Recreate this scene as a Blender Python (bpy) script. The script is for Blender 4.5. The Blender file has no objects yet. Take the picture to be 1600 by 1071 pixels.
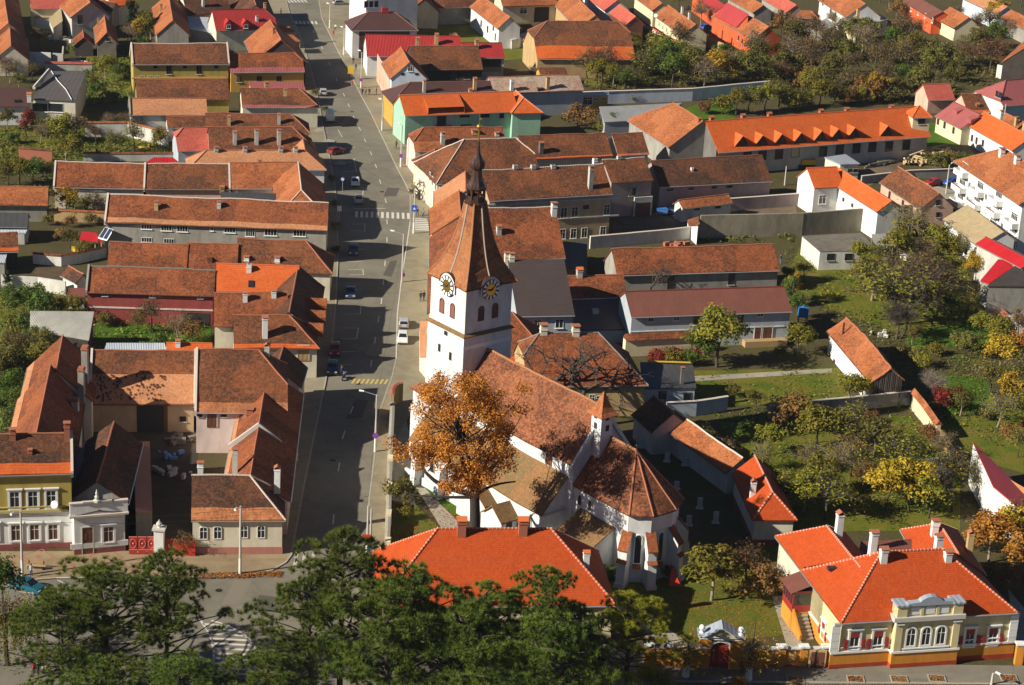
import bpy, bmesh, math, random
import numpy as np
from mathutils import Vector, Matrix, noise
R = math.radians
random.seed(11)
sc = bpy.context.scene
COL = sc.collection
# ------------------------------------------------------------------ camera
CAM_H, FPX, PITCH, ROLL = 121.0, 3390.0, R(20.4), R(3.2)
PW, PH = 1600.0, 1071.0
_F = Vector((0, math.cos(PITCH), -math.sin(PITCH)))
_R0 = Vector((1, 0, 0)); _D0 = Vector((0, -math.sin(PITCH), -math.cos(PITCH)))
_cr, _sr = math.cos(ROLL), math.sin(ROLL)
_RX = _R0 * _cr - _D0 * _sr
_DN = _R0 * _sr + _D0 * _cr
cam = bpy.data.cameras.new('camera')
cam.sensor_width = 36.0
cam.lens = FPX / PW * 36.0
cam.clip_start = 1.0; cam.clip_end = 5000.0
co = bpy.data.objects.new('camera', cam); COL.objects.link(co)
m = Matrix.Identity(4)
for i in range(3):
    m[i][0] = _RX[i]; m[i][1] = -_DN[i]; m[i][2] = -_F[i]
m[2][3] = CAM_H
co.matrix_world = m
sc.camera = co
# ------------------------------------------------------------------ light
SUN_EL, SUN_AZ = R(29.5), R(244.5)          # azimuth clockwise from +Y, towards the sun
sd = Vector((math.sin(SUN_AZ) * math.cos(SUN_EL), math.cos(SUN_AZ) * math.cos(SUN_EL), math.sin(SUN_EL)))
wd = bpy.data.worlds.new('World'); sc.world = wd; wd.use_nodes = True
wn = wd.node_tree; bg = wn.nodes['Background']
sky = wn.nodes.new('ShaderNodeTexSky'); sky.sky_type = 'NISHITA'; sky.sun_disc = False
sky.air_density = 0.55; sky.dust_density = 0.0; sky.ozone_density = 3.0; sky.sun_elevation = SUN_EL; sky.sun_rotation = SUN_AZ
wn.links.new(sky.outputs[0], bg.inputs[0]); bg.inputs[1].default_value = 0.05
sl = bpy.data.lights.new('sun', 'SUN'); sl.energy = 5.0; sl.angle = R(0.5); sl.color = (1.0, 0.935, 0.80)
so = bpy.data.objects.new('sun', sl); COL.objects.link(so)
so.rotation_euler = sd.to_track_quat('Z', 'Y').to_euler()
so.location = (-150, -60, 200)
sc.view_settings.view_transform = 'Standard'; sc.view_settings.look = 'None'
sc.view_settings.exposure = 0.62; sc.view_settings.gamma = 1.0
sc.view_settings.use_curve_mapping = False
sc.cycles.max_bounces = 4; sc.cycles.diffuse_bounces = 2; sc.cycles.transparent_max_bounces = 6
sc.cycles.use_denoising = True
# ------------------------------------------------------------------ survey helpers
def ray(u, v):
    return _F * FPX + _RX * (u - PW / 2) + _DN * (v - PH / 2)
def G(u, v, z=0.0):
    d = ray(u, v); t = (z - CAM_H) / d.z
    return Vector((d.x * t, d.y * t, z))
def px(P):
    q = Vector(P) - Vector((0, 0, CAM_H)); k = FPX / q.dot(_F)
    return (PW / 2 + q.dot(_RX) * k, PH / 2 + q.dot(_DN) * k)
def height_at(P, vtop):
    lo, hi = 0.0, 60.0
    for _ in range(40):
        mid = (lo + hi) / 2
        if px((P[0], P[1], mid))[1] > vtop: lo = mid
        else: hi = mid
    return lo
# ------------------------------------------------------------------ materials
MATS = {}
def nd(nt, t, ins=None, **at):
    n = nt.nodes.new(t)
    for k, v in at.items(): setattr(n, k, v)
    for k, v in (ins or {}).items():
        s = n.inputs[k]
        if isinstance(v, bpy.types.NodeSocket): nt.links.new(v, s)
        else: s.default_value = v
    return n
def c4(c): return (c[0], c[1], c[2], 1.0)
def ramp(nt, fac, stops):
    n = nd(nt, 'ShaderNodeValToRGB', {'Fac': fac})
    e = n.color_ramp.elements
    while len(e) < len(stops): e.new(0.5)
    for i, (p, c) in enumerate(stops):
        e[i].position = p; e[i].color = c4(c) if len(c) == 3 else c
    return n.outputs[0]
def mix(nt, f, a, b, bt='MIX'):
    n = nd(nt, 'ShaderNodeMix', data_type='RGBA', blend_type=bt)
    for s, v in ((n.inputs[0], f), (n.inputs[6], a), (n.inputs[7], b)):
        if isinstance(v, bpy.types.NodeSocket): nt.links.new(v, s)
        else: s.default_value = v if not isinstance(v, tuple) or len(v) == 4 else c4(v)
    return n.outputs[2]
def mth(nt, op, a, b=0.0):
    n = nd(nt, 'ShaderNodeMath', operation=op)
    for s, v in ((n.inputs[0], a), (n.inputs[1], b)):
        if isinstance(v, bpy.types.NodeSocket): nt.links.new(v, s)
        else: s.default_value = v
    return n.outputs[0]
def newmat(name):
    mt = bpy.data.materials.new(name); mt.use_nodes = True
    nt = mt.node_tree; return mt, nt, nt.nodes['Principled BSDF']
def nz(nt, vec, scale, detail=4.0, rough=0.6):
    return nd(nt, 'ShaderNodeTexNoise', {'Vector': vec, 'Scale': scale, 'Detail': detail, 'Roughness': rough}).outputs[0]
def geo(nt): return nd(nt, 'ShaderNodeNewGeometry').outputs['Position']
def tile_mat(name, cols, lichen=(0.035, 0.026, 0.02), lf=0.45, warm=(0.40, 0.13, 0.05), wf=0.25, tw=0.2, th=0.17, bump=0.5, course=0.35, rough=0.85):
    cols = [(r * .99, g * .91, b_ * .78) for r, g, b_ in cols]; warm = (warm[0], warm[1] * .92, warm[2] * .78)
    mt, nt, b = newmat(name)
    uv = nd(nt, 'ShaderNodeUVMap').outputs[0]
    sx = nd(nt, 'ShaderNodeSeparateXYZ', {0: uv})
    row = mth(nt, 'FLOOR', mth(nt, 'DIVIDE', sx.outputs[1], th))
    uu = mth(nt, 'ADD', mth(nt, 'DIVIDE', sx.outputs[0], tw), mth(nt, 'MULTIPLY', mth(nt, 'MODULO', row, 2.0), 0.5))
    cell = nd(nt, 'ShaderNodeCombineXYZ', {0: mth(nt, 'FLOOR', uu), 1: row}).outputs[0]
    wn_ = nd(nt, 'ShaderNodeTexWhiteNoise', {'Vector': cell}, noise_dimensions='2D').outputs[0]
    p = geo(nt)
    col = ramp(nt, wn_, [(i / (len(cols) - 1), c) for i, c in enumerate(cols)])
    patch = nz(nt, p, 2.3, 5.0, 0.75)
    big = nz(nt, p, 0.16, 3.0, 0.55)
    l1 = mth(nt, 'MULTIPLY', ramp(nt, patch, [(0.44, (0, 0, 0)), (0.58, (1, 1, 1))]), lf * 1.15)
    col = mix(nt, l1, col, lichen)
    w1 = mth(nt, 'MULTIPLY', ramp(nt, nz(nt, p, 0.9, 5.0, 0.75), [(0.5, (0, 0, 0)), (0.66, (1, 1, 1))]), wf)
    col = mix(nt, w1, col, warm)
    col = mix(nt, mth(nt, 'MULTIPLY', ramp(nt, big, [(0.35, (0, 0, 0)), (0.65, (1, 1, 1))]), lf * 0.45), col, lichen)
    big2 = nd(nt, 'ShaderNodeTexVoronoi', {'Vector': uv, 'Scale': 0.22, 'Randomness': 1.0}, distance='CHEBYCHEV'); pr = nd(nt, 'ShaderNodeSeparateXYZ', {0: big2.outputs[1]}).outputs[0]
    col = mix(nt, mth(nt, 'MULTIPLY', ramp(nt, pr, [(0.0, (0, 0, 0)), (0.55, (0, 0, 0)), (0.6, (1, 1, 1))]), wf * .5), col, warm)
    col = mix(nt, mth(nt, 'MULTIPLY', ramp(nt, pr, [(0.2, (1, 1, 1)), (0.25, (0, 0, 0))]), lf * .45), col, lichen)
    fr = mth(nt, 'FRACT', mth(nt, 'DIVIDE', sx.outputs[1], th))
    edge = ramp(nt, fr, [(0.0, (0.3, 0.3, 0.3)), (0.22, (1, 1, 1))])
    col = mix(nt, course, col, edge, 'MULTIPLY')
    nt.links.new(col, b.inputs['Base Color'])
    hgt = mth(nt, 'ADD', mth(nt, 'MULTIPLY', mth(nt, 'SUBTRACT', 1.0, fr), 0.5), mth(nt, 'ADD', mth(nt, 'MULTIPLY', wn_, 0.5), mth(nt, 'MULTIPLY', patch, 0.8)))
    bp = nd(nt, 'ShaderNodeBump', {'Strength': bump, 'Distance': 0.06, 'Height': hgt})
    nt.links.new(bp.outputs[0], b.inputs['Normal'])
    b.inputs['Roughness'].default_value = rough; b.inputs['Specular IOR Level'].default_value = 0.12
    MATS[name] = mt; return mt
def rib_mat(name, c, c2=None, pitch=0.25, rough=0.45, rust=0.2, bump=0.6, axis=0, metal=0.0):
    """sheet metal / corrugated sheet: ribs run up the slope (axis 0) or along it"""
    mt, nt, b = newmat(name)
    uv = nd(nt, 'ShaderNodeUVMap').outputs[0]
    sx = nd(nt, 'ShaderNodeSeparateXYZ', {0: uv})
    s = mth(nt, 'SINE', mth(nt, 'MULTIPLY', sx.outputs[axis], 2 * math.pi / pitch))
    p = geo(nt)
    col = mix(nt, mth(nt, 'MULTIPLY', ramp(nt, nz(nt, p, 0.7, 6.0, 0.7), [(0.42, (0, 0, 0)), (0.68, (1, 1, 1))]), rust), c, c2 or tuple(x * 0.45 for x in c))
    sh = nd(nt, 'ShaderNodeCombineXYZ', {0: mth(nt, 'FLOOR', mth(nt, 'DIVIDE', sx.outputs[0], 1.1)), 1: mth(nt, 'FLOOR', mth(nt, 'DIVIDE', sx.outputs[1], 2.6))}).outputs[0]
    shv = nd(nt, 'ShaderNodeTexWhiteNoise', {'Vector': sh}, noise_dimensions='2D').outputs[0]
    col = mix(nt, 0.3, col, ramp(nt, shv, [(0, (0.62, 0.62, 0.62)), (1, (1, 1, 1))]), 'MULTIPLY')
    nt.links.new(col, b.inputs['Base Color'])
    bp = nd(nt, 'ShaderNodeBump', {'Strength': bump, 'Distance': 0.04, 'Height': s})
    nt.links.new(bp.outputs[0], b.inputs['Normal'])
    b.inputs['Roughness'].default_value = rough; b.inputs['Metallic'].default_value = metal
    MATS[name] = mt; return mt
def plaster(name, c, dirt=0.35, scale=0.5, dirtc=None, rough=0.9, bump=0.15):
    if name in MATS: return MATS[name]
    mt, nt, b = newmat(name)
    p = geo(nt)
    mp = nd(nt, 'ShaderNodeMapping', {'Vector': p, 'Scale': (1.0, 1.0, 0.35)}).outputs[0]
    d = dirtc or (c[0] * 0.45, c[1] * 0.42, c[2] * 0.38)
    f1 = mth(nt, 'MULTIPLY', ramp(nt, nz(nt, mp, scale, 6.0, 0.65), [(0.42, (0, 0, 0)), (0.72, (1, 1, 1))]), dirt)
    col = mix(nt, f1, c, d)
    f2 = mth(nt, 'MULTIPLY', ramp(nt, nz(nt, mp, 3.5, 4.0, 0.7), [(0.45, (0, 0, 0)), (0.75, (1, 1, 1))]), dirt * 0.5)
    col = mix(nt, f2, col, d)
    nt.links.new(col, b.inputs['Base Color'])
    bp = nd(nt, 'ShaderNodeBump', {'Strength': bump, 'Distance': 0.03, 'Height': nz(nt, p, 6.0, 4.0, 0.7)})
    nt.links.new(bp.outputs[0], b.inputs['Normal'])
    b.inputs['Roughness'].default_value = rough; b.inputs['Specular IOR Level'].default_value = 0.15
    MATS[name] = mt; return mt
def plain(name, c, rough=0.6, metal=0.0, spec=0.5):
    if name in MATS: return MATS[name]
    mt, nt, b = newmat(name)
    col = mix(nt, mth(nt, 'MULTIPLY', nz(nt, geo(nt), 2.5, 4.0), 0.4), c, tuple(x * 0.72 for x in c))
    nt.links.new(col, b.inputs['Base Color'])
    b.inputs['Roughness'].default_value = rough; b.inputs['Metallic'].default_value = metal
    MATS[name] = mt; return mt
# roofs
tile_mat('old_brown', [(0.10, 0.045, 0.027), (0.20, 0.075, 0.04), (0.30, 0.11, 0.055), (0.17, 0.09, 0.055)], lf=0.55, wf=0.3)
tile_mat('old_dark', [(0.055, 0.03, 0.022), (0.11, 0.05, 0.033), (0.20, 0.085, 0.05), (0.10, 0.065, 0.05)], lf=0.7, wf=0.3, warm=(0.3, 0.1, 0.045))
tile_mat('old_red', [(0.15, 0.045, 0.025), (0.27, 0.085, 0.04), (0.38, 0.125, 0.055), (0.22, 0.075, 0.04)], lf=0.5, wf=0.35, warm=(0.46, 0.15, 0.06))
tile_mat('old_orange', [(0.28, 0.085, 0.035), (0.42, 0.14, 0.06), (0.50, 0.18, 0.075), (0.33, 0.11, 0.05)], lf=0.35, wf=0.3, warm=(0.55, 0.24, 0.12))
tile_mat('pale_tile', [(0.42, 0.19, 0.105), (0.52, 0.25, 0.14), (0.58, 0.29, 0.16), (0.46, 0.21, 0.11)], lf=0.22, lichen=(0.13, 0.075, 0.05), wf=0.2, warm=(0.6, 0.33, 0.2))
tile_mat('band_tile', [(0.40, 0.15, 0.07), (0.50, 0.20, 0.095), (0.55, 0.24, 0.12), (0.36, 0.13, 0.06)], lf=0.3, lichen=(0.1, 0.05, 0.03), wf=0.2, warm=(0.6, 0.3, 0.16), th=0.34, tw=0.24, course=0.5)
tile_mat('new_orange', [(0.54, 0.105, 0.022), (0.60, 0.13, 0.03), (0.64, 0.145, 0.035)], lf=0.24, lichen=(0.38, 0.085, 0.035), wf=0.2, warm=(0.66, 0.2, 0.08), th=0.36, tw=0.3, course=0.5, rough=0.65)
tile_mat('villa_tile', [(0.41, 0.062, 0.013), (0.46, 0.075, 0.016), (0.50, 0.086, 0.02)], lf=0.22, lichen=(0.33, 0.06, 0.022), wf=0.16, warm=(0.56, 0.13, 0.04), th=0.27, tw=0.25, course=0.62, rough=0.7)
tile_mat('mossy_tile', [(0.16, 0.09, 0.05), (0.25, 0.13, 0.07), (0.31, 0.17, 0.09), (0.2, 0.13, 0.07)], lf=0.6, lichen=(0.13, 0.115, 0.05), wf=0.3, warm=(0.36, 0.15, 0.07))
tile_mat('church_tile', [(0.12, 0.045, 0.027), (0.24, 0.085, 0.043), (0.36, 0.14, 0.075), (0.18, 0.065, 0.036)], lf=0.5, wf=0.35, warm=(0.42, 0.17, 0.09), tw=0.3, th=0.22)
tile_mat('spire_tile', [(0.2, 0.065, 0.034), (0.31, 0.11, 0.05), (0.38, 0.15, 0.068), (0.26, 0.09, 0.042)], lf=0.5, lichen=(0.13, 0.06, 0.035), wf=0.4, warm=(0.55, 0.27, 0.13))
tile_mat('grey_patch_tile', [(0.30, 0.26, 0.23), (0.42, 0.37, 0.33), (0.46, 0.40, 0.35), (0.38, 0.2, 0.15)], lf=0.3, lichen=(0.3, 0.12, 0.08), wf=0.4, warm=(0.52, 0.48, 0.43), tw=0.4, th=0.3)
tile_mat('painted_red_tile', [(0.40, 0.09, 0.075), (0.47, 0.11, 0.09), (0.52, 0.14, 0.11)], lf=0.2, lichen=(0.3, 0.06, 0.05), wf=0.2, warm=(0.55, 0.2, 0.17), th=0.3, tw=0.3)
tile_mat('beige_sheet', [(0.34, 0.28, 0.19), (0.37, 0.31, 0.21), (0.40, 0.33, 0.22)], lf=0.12, lichen=(0.2, 0.15, 0.1), wf=0.1, warm=(0.42, 0.36, 0.26), th=0.5, tw=1.0)
rib_mat('red_metal', (0.40, 0.035, 0.03), pitch=0.35, rust=0.12, rough=0.4)
rib_mat('bright_red_metal', (0.50, 0.018, 0.022), pitch=0.35, rust=0.1, rough=0.35)
rib_mat('pink_metal', (0.36, 0.10, 0.09), pitch=0.35, rust=0.15, rough=0.5)
rib_mat('brown_metal', (0.105, 0.05, 0.042), pitch=0.35, axis=1, rust=0.15, rough=0.45, bump=0.9)
rib_mat('slate_metal', (0.085, 0.062, 0.056), pitch=0.36, axis=1, rust=0.1, rough=0.4, bump=1.0)
rib_mat('rust_metal', (0.19, 0.068, 0.046), (0.14, 0.045, 0.03), pitch=0.3, rust=0.4, rough=0.6, bump=0.25)
rib_mat('grey_sheet', (0.36, 0.35, 0.31), (0.2, 0.17, 0.13), pitch=0.25, rust=0.4, rough=0.6)
rib_mat('pale_sheet', (0.50, 0.55, 0.60), (0.3, 0.3, 0.3), pitch=0.25, rust=0.25, rough=0.4)
rib_mat('old_grey_sheet', (0.30, 0.31, 0.31), (0.28, 0.18, 0.1), pitch=0.5, rust=0.45, rough=0.5)
rib_mat('bitumen', (0.10, 0.085, 0.08), (0.06, 0.05, 0.05), pitch=1.0, rust=0.4, rough=0.7, bump=0.2)
rib_mat('dark_bitumen', (0.05, 0.05, 0.052), (0.09, 0.085, 0.08), pitch=1.0, rust=0.4, rough=0.6, bump=0.2)
rib_mat('weathered_plank', (0.20, 0.17, 0.135), (0.07, 0.055, 0.045), pitch=0.22, rust=0.6, rough=0.9, bump=1.0)
rib_mat('dark_plank', (0.06, 0.047, 0.038), (0.025, 0.02, 0.017), pitch=0.22, rust=0.6, rough=0.9, bump=1.0)
rib_mat('zinc', (0.33, 0.37, 0.42), (0.22, 0.24, 0.27), pitch=0.6, rust=0.2, rough=0.4, bump=0.3)
rib_mat('copper_brown', (0.085, 0.042, 0.032), (0.05, 0.03, 0.025), pitch=0.5, rust=0.4, rough=0.35, bump=0.2, metal=0.3)
# walls
PL = {'white': (0.74, 0.73, 0.70), 'cream': (0.70, 0.58, 0.38), 'ivory': (0.66, 0.60, 0.47), 'beige': (0.50, 0.36, 0.22), 'ochre': (0.55, 0.32, 0.07), 'olive': (0.42, 0.32, 0.085),
      'maroon': (0.30, 0.065, 0.06), 'pinkwhite': (0.68, 0.55, 0.50), 'pink': (0.62, 0.40, 0.30), 'mint': (0.33, 0.55, 0.40), 'grey': (0.34, 0.32, 0.28), 'darkgrey': (0.17, 0.16, 0.15),
      'greywhite': (0.50, 0.48, 0.43), 'bluegrey': (0.40, 0.44, 0.48), 'mauve': (0.40, 0.32, 0.29), 'orange_wall': (0.60, 0.25, 0.04), 'redorange': (0.62, 0.12, 0.045), 'villa_cream': (0.66, 0.56, 0.32),
      'plinth_red': (0.38, 0.065, 0.03), 'plinth_pink': (0.42, 0.19, 0.15), 'plinth_dark': (0.27, 0.09, 0.075), 'concrete': (0.32, 0.285, 0.21), 'whitewash': (0.70, 0.68, 0.62), 'bluewhite': (0.62, 0.68, 0.76), 'church': (0.65, 0.655, 0.645),
      'yellowcream': (0.72, 0.62, 0.40), 'tan': (0.48, 0.33, 0.16), 'pale_mint': (0.5, 0.62, 0.58)}
def P(n):
    dirt = {'grey': 0.7, 'darkgrey': 0.7, 'concrete': 0.8, 'whitewash': 0.6, 'greywhite': 0.5, 'church': 0.5, 'mauve': 0.5}.get(n, 0.42)
    return plaster('plaster_' + n, PL[n], dirt)
def M(n):
    if n in MATS: return MATS[n]
    if n in PL: return P(n)
    raise KeyError(n)
plain('white_paint', (0.80, 0.79, 0.75), 0.5); plain('dark_frame', (0.055, 0.04, 0.035)); plain('red_paint', (0.33, 0.03, 0.025), 0.5); plain('brown_paint', (0.14, 0.05, 0.03), 0.6)
plain('red_gate', (0.45, 0.03, 0.018), 0.5); plain('grey_paint', (0.35, 0.35, 0.34)); plain('iron', (0.04, 0.04, 0.042), 0.5, 0.6); plain('gold', (0.75, 0.5, 0.09), 0.3, 0.9)
plain('timber', (0.42, 0.27, 0.12), 0.8); plain('peeled_log', (0.62, 0.46, 0.24), 0.8); plain('stone_trim', (0.55, 0.52, 0.46), 0.8); plain('mortar', (0.62, 0.52, 0.44), 0.9)
plain('cap_tile', (0.38, 0.13, 0.065), 0.85); plain('cap_dark', (0.22, 0.095, 0.06), 0.85); plain('cap_new', (0.56, 0.11, 0.035), 0.7); plain('cap_bright', (0.62, 0.145, 0.04), 0.7); plain('cap_metal', (0.2, 0.04, 0.035), 0.5); plain('cap_grey', (0.22, 0.2, 0.18), 0.8)
plain('concrete_pole', (0.48, 0.45, 0.4), 0.85); plain('galvanised', (0.5, 0.52, 0.54), 0.4, 0.5); plain('rubber', (0.02, 0.02, 0.02), 0.8); plain('rim_metal', (0.5, 0.5, 0.5), 0.35, 0.7)
plain('brick_red', (0.36, 0.12, 0.07), 0.9); plain('matt_black', (0.03, 0.027, 0.025), 0.9); plain('blue_sign', (0.02, 0.10, 0.5), 0.4); plain('purple_sign', (0.45, 0.03, 0.3), 0.4); plain('red_sign', (0.6, 0.05, 0.02), 0.4)
plain('yellow_paint', (0.62, 0.40, 0.03), 0.6); plain('blue_plastic', (0.03, 0.18, 0.5), 0.5); plain('tarpaulin', (0.10, 0.22, 0.5), 0.6); plain('skin', (0.55, 0.33, 0.24), 0.6); plain('hair', (0.05, 0.03, 0.02), 0.8); plain('bark', (0.075, 0.055, 0.042), 0.95); plain('limewash', (0.7, 0.68, 0.62), 0.9); plain('pale_bark', (0.28, 0.22, 0.17), 0.9)
def glassmat():
    mt, nt, b = newmat('glass')
    b.inputs['Base Color'].default_value = (0.022, 0.026, 0.03, 1); b.inputs['Roughness'].default_value = 0.12
    b.inputs['Specular IOR Level'].default_value = 0.6
    MATS['glass'] = mt
glassmat()
def asphalt(name, c, scale=0.35, var=0.5):
    mt, nt, b = newmat(name); p = geo(nt)
    col = mix(nt, ramp(nt, nz(nt, p, scale, 6.0, 0.65), [(0.35, (0, 0, 0)), (0.65, (1, 1, 1))]), tuple(x * (1 - var * 0.5) for x in c), c)
    col = mix(nt, mth(nt, 'MULTIPLY', ramp(nt, nz(nt, p, 0.08, 4.0, 0.6), [(0.42, (0, 0, 0)), (0.62, (1, 1, 1))]), var * 0.8), col, tuple(x * 1.35 for x in c))
    # sealed cracks
    vo = nd(nt, 'ShaderNodeTexVoronoi', {'Vector': mix(nt, 0.3, p, nd(nt, 'ShaderNodeTexNoise', {'Vector': p, 'Scale': 0.4}).outputs[1], 'ADD'), 'Scale': 0.09}, feature='DISTANCE_TO_EDGE').outputs[0]
    col = mix(nt, mth(nt, 'MULTIPLY', ramp(nt, vo, [(0.0, (1, 1, 1)), (0.006, (0, 0, 0))]), 0.3), col, tuple(x * 0.4 for x in c))
    nt.links.new(col, b.inputs['Base Color'])
    bp = nd(nt, 'ShaderNodeBump', {'Strength': 0.3, 'Distance': 0.02, 'Height': nz(nt, p, 18.0, 3.0)})
    nt.links.new(bp.outputs[0], b.inputs['Normal']); b.inputs['Roughness'].default_value = 0.9; b.inputs['Specular IOR Level'].default_value = 0.15
    MATS[name] = mt
asphalt('asphalt', (0.195, 0.175, 0.135)); asphalt('pavement', (0.27, 0.23, 0.155), 0.5); asphalt('kerb_stone', (0.36, 0.33, 0.27), 1.0, 0.3); asphalt('path_concrete', (0.34, 0.30, 0.235), 0.5)
asphalt('plaza', (0.28, 0.21, 0.125), 0.5); asphalt('yard_dirt', (0.15, 0.112, 0.074), 0.5, 0.8); asphalt('shade_dark_yard', (0.06, 0.048, 0.036), 0.5, 0.8)  # courtyard colour: yard dirt darkened to paint in its shade
plain('marking', (0.62, 0.58, 0.5), 0.8); plain('plaza_red', (0.34, 0.13, 0.08), 0.9); plain('marking_yellow', (0.55, 0.40, 0.10), 0.8)
def grassmat(name, stops, sc1=0.25, fleck=None, ff=0.3):
    mt, nt, b = newmat(name); p = geo(nt)
    col = ramp(nt, nz(nt, p, sc1, 7.0, 0.7), stops)
    col = mix(nt, 0.45, col, ramp(nt, nz(nt, p, 2.2, 5.0, 0.75), [(0.3, (0.35, 0.35, 0.35)), (0.7, (1.0, 1.0, 1.0))]), 'MULTIPLY')
    if fleck:
        col = mix(nt, mth(nt, 'MULTIPLY', ramp(nt, nz(nt, p, 1.3, 8.0, 0.85), [(0.55, (0, 0, 0)), (0.66, (1, 1, 1))]), ff), col, fleck)
    nt.links.new(col, b.inputs['Base Color'])
    bp = nd(nt, 'ShaderNodeBump', {'Strength': 0.9, 'Distance': 0.2, 'Height': nz(nt, p, 3.0, 6.0, 0.8)})
    nt.links.new(bp.outputs[0], b.inputs['Normal']); b.inputs['Roughness'].default_value = 0.95; b.inputs['Specular IOR Level'].default_value = 0.1
    MATS[name] = mt
grassmat('ground', [(0.36, (0.075, 0.075, 0.022)), (0.5, (0.11, 0.085, 0.042)), (0.64, (0.085, 0.095, 0.022))], 0.12, (0.2, 0.12, 0.05), 0.35)
grassmat('lawn', [(0.35, (0.085, 0.135, 0.013)), (0.5, (0.165, 0.165, 0.02)), (0.65, (0.22, 0.165, 0.04))], 0.22, (0.2, 0.15, 0.05), 0.35)
grassmat('green_lawn', [(0.35, (0.055, 0.135, 0.012)), (0.6, (0.095, 0.165, 0.015)), (0.8, (0.15, 0.16, 0.025))], 0.22, (0.13, 0.14, 0.03), 0.2)
grassmat('leafy_lawn', [(0.35, (0.09, 0.14, 0.018)), (0.5, (0.14, 0.15, 0.022)), (0.65, (0.19, 0.15, 0.035))], 0.25, (0.34, 0.2, 0.05), 0.3)
grassmat('ploughed', [(0.35, (0.10, 0.07, 0.045)), (0.65, (0.16, 0.11, 0.07))], 0.4, (0.1, 0.1, 0.03), 0.3)
def leafmat(name, ca, cb, rough=0.6, trans=0.25):
    mt, nt, b = newmat(name)
    uv = nd(nt, 'ShaderNodeUVMap').outputs[0]
    t = nd(nt, 'ShaderNodeSeparateXYZ', {0: uv}).outputs[0]
    oi = .5 if name in ('leaf_oak', 'needle_yellow') else nd(nt, 'ShaderNodeObjectInfo').outputs['Random']
    col = mix(nt, t, ca, cb)
    hs = nd(nt, 'ShaderNodeHueSaturation', {'Hue': mth(nt, 'ADD', 0.485, mth(nt, 'MULTIPLY', oi, 0.03)), 'Value': mth(nt, 'ADD', 0.8, mth(nt, 'MULTIPLY', oi, 0.4)), 'Color': col}).outputs[0]
    nt.links.new(hs, b.inputs['Base Color']); b.inputs['Roughness'].default_value = rough; b.inputs['Specular IOR Level'].default_value = 0.25
    tr = nd(nt, 'ShaderNodeBsdfTranslucent', {'Color': hs})
    ms = nd(nt, 'ShaderNodeMixShader', {0: trans, 1: b.outputs[0], 2: tr.outputs[0]})
    nt.links.new(ms.outputs[0], nt.nodes['Material Output'].inputs['Surface'])
    MATS[name] = mt
leafmat('leaf_green', (0.055, 0.10, 0.012), (0.13, 0.17, 0.022)); leafmat('leaf_yellowgreen', (0.12, 0.125, 0.012), (0.26, 0.21, 0.02)); leafmat('leaf_yellow', (0.26, 0.17, 0.012), (0.48, 0.30, 0.025))
leafmat('leaf_orange', (0.24, 0.09, 0.012), (0.46, 0.19, 0.028)); leafmat('leaf_russet', (0.15, 0.075, 0.024), (0.29, 0.145, 0.04)); leafmat('leaf_red', (0.16, 0.018, 0.012), (0.27, 0.045, 0.02)); leafmat('leaf_brown', (0.12, 0.082, 0.028), (0.24, 0.16, 0.05))
leafmat('leaf_olive', (0.085, 0.085, 0.016), (0.19, 0.16, 0.03)); leafmat('leaf_dark', (0.02, 0.035, 0.01), (0.045, 0.06, 0.016)); leafmat('needle', (0.022, 0.05, 0.008), (0.16, 0.20, 0.02), 0.5, 0.1); leafmat('needle_yellow', (0.16, 0.19, 0.01), (0.36, 0.33, 0.02), 0.5, 0.2); leafmat('dry_stalk', (0.2, 0.15, 0.08), (0.36, 0.27, 0.15)); leafmat('weed', (0.07, 0.11, 0.015), (0.2, 0.2, 0.035)); leafmat('leaf_oak', (0.40, 0.14, 0.016), (0.66, 0.285, 0.036), .6, .3)
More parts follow.
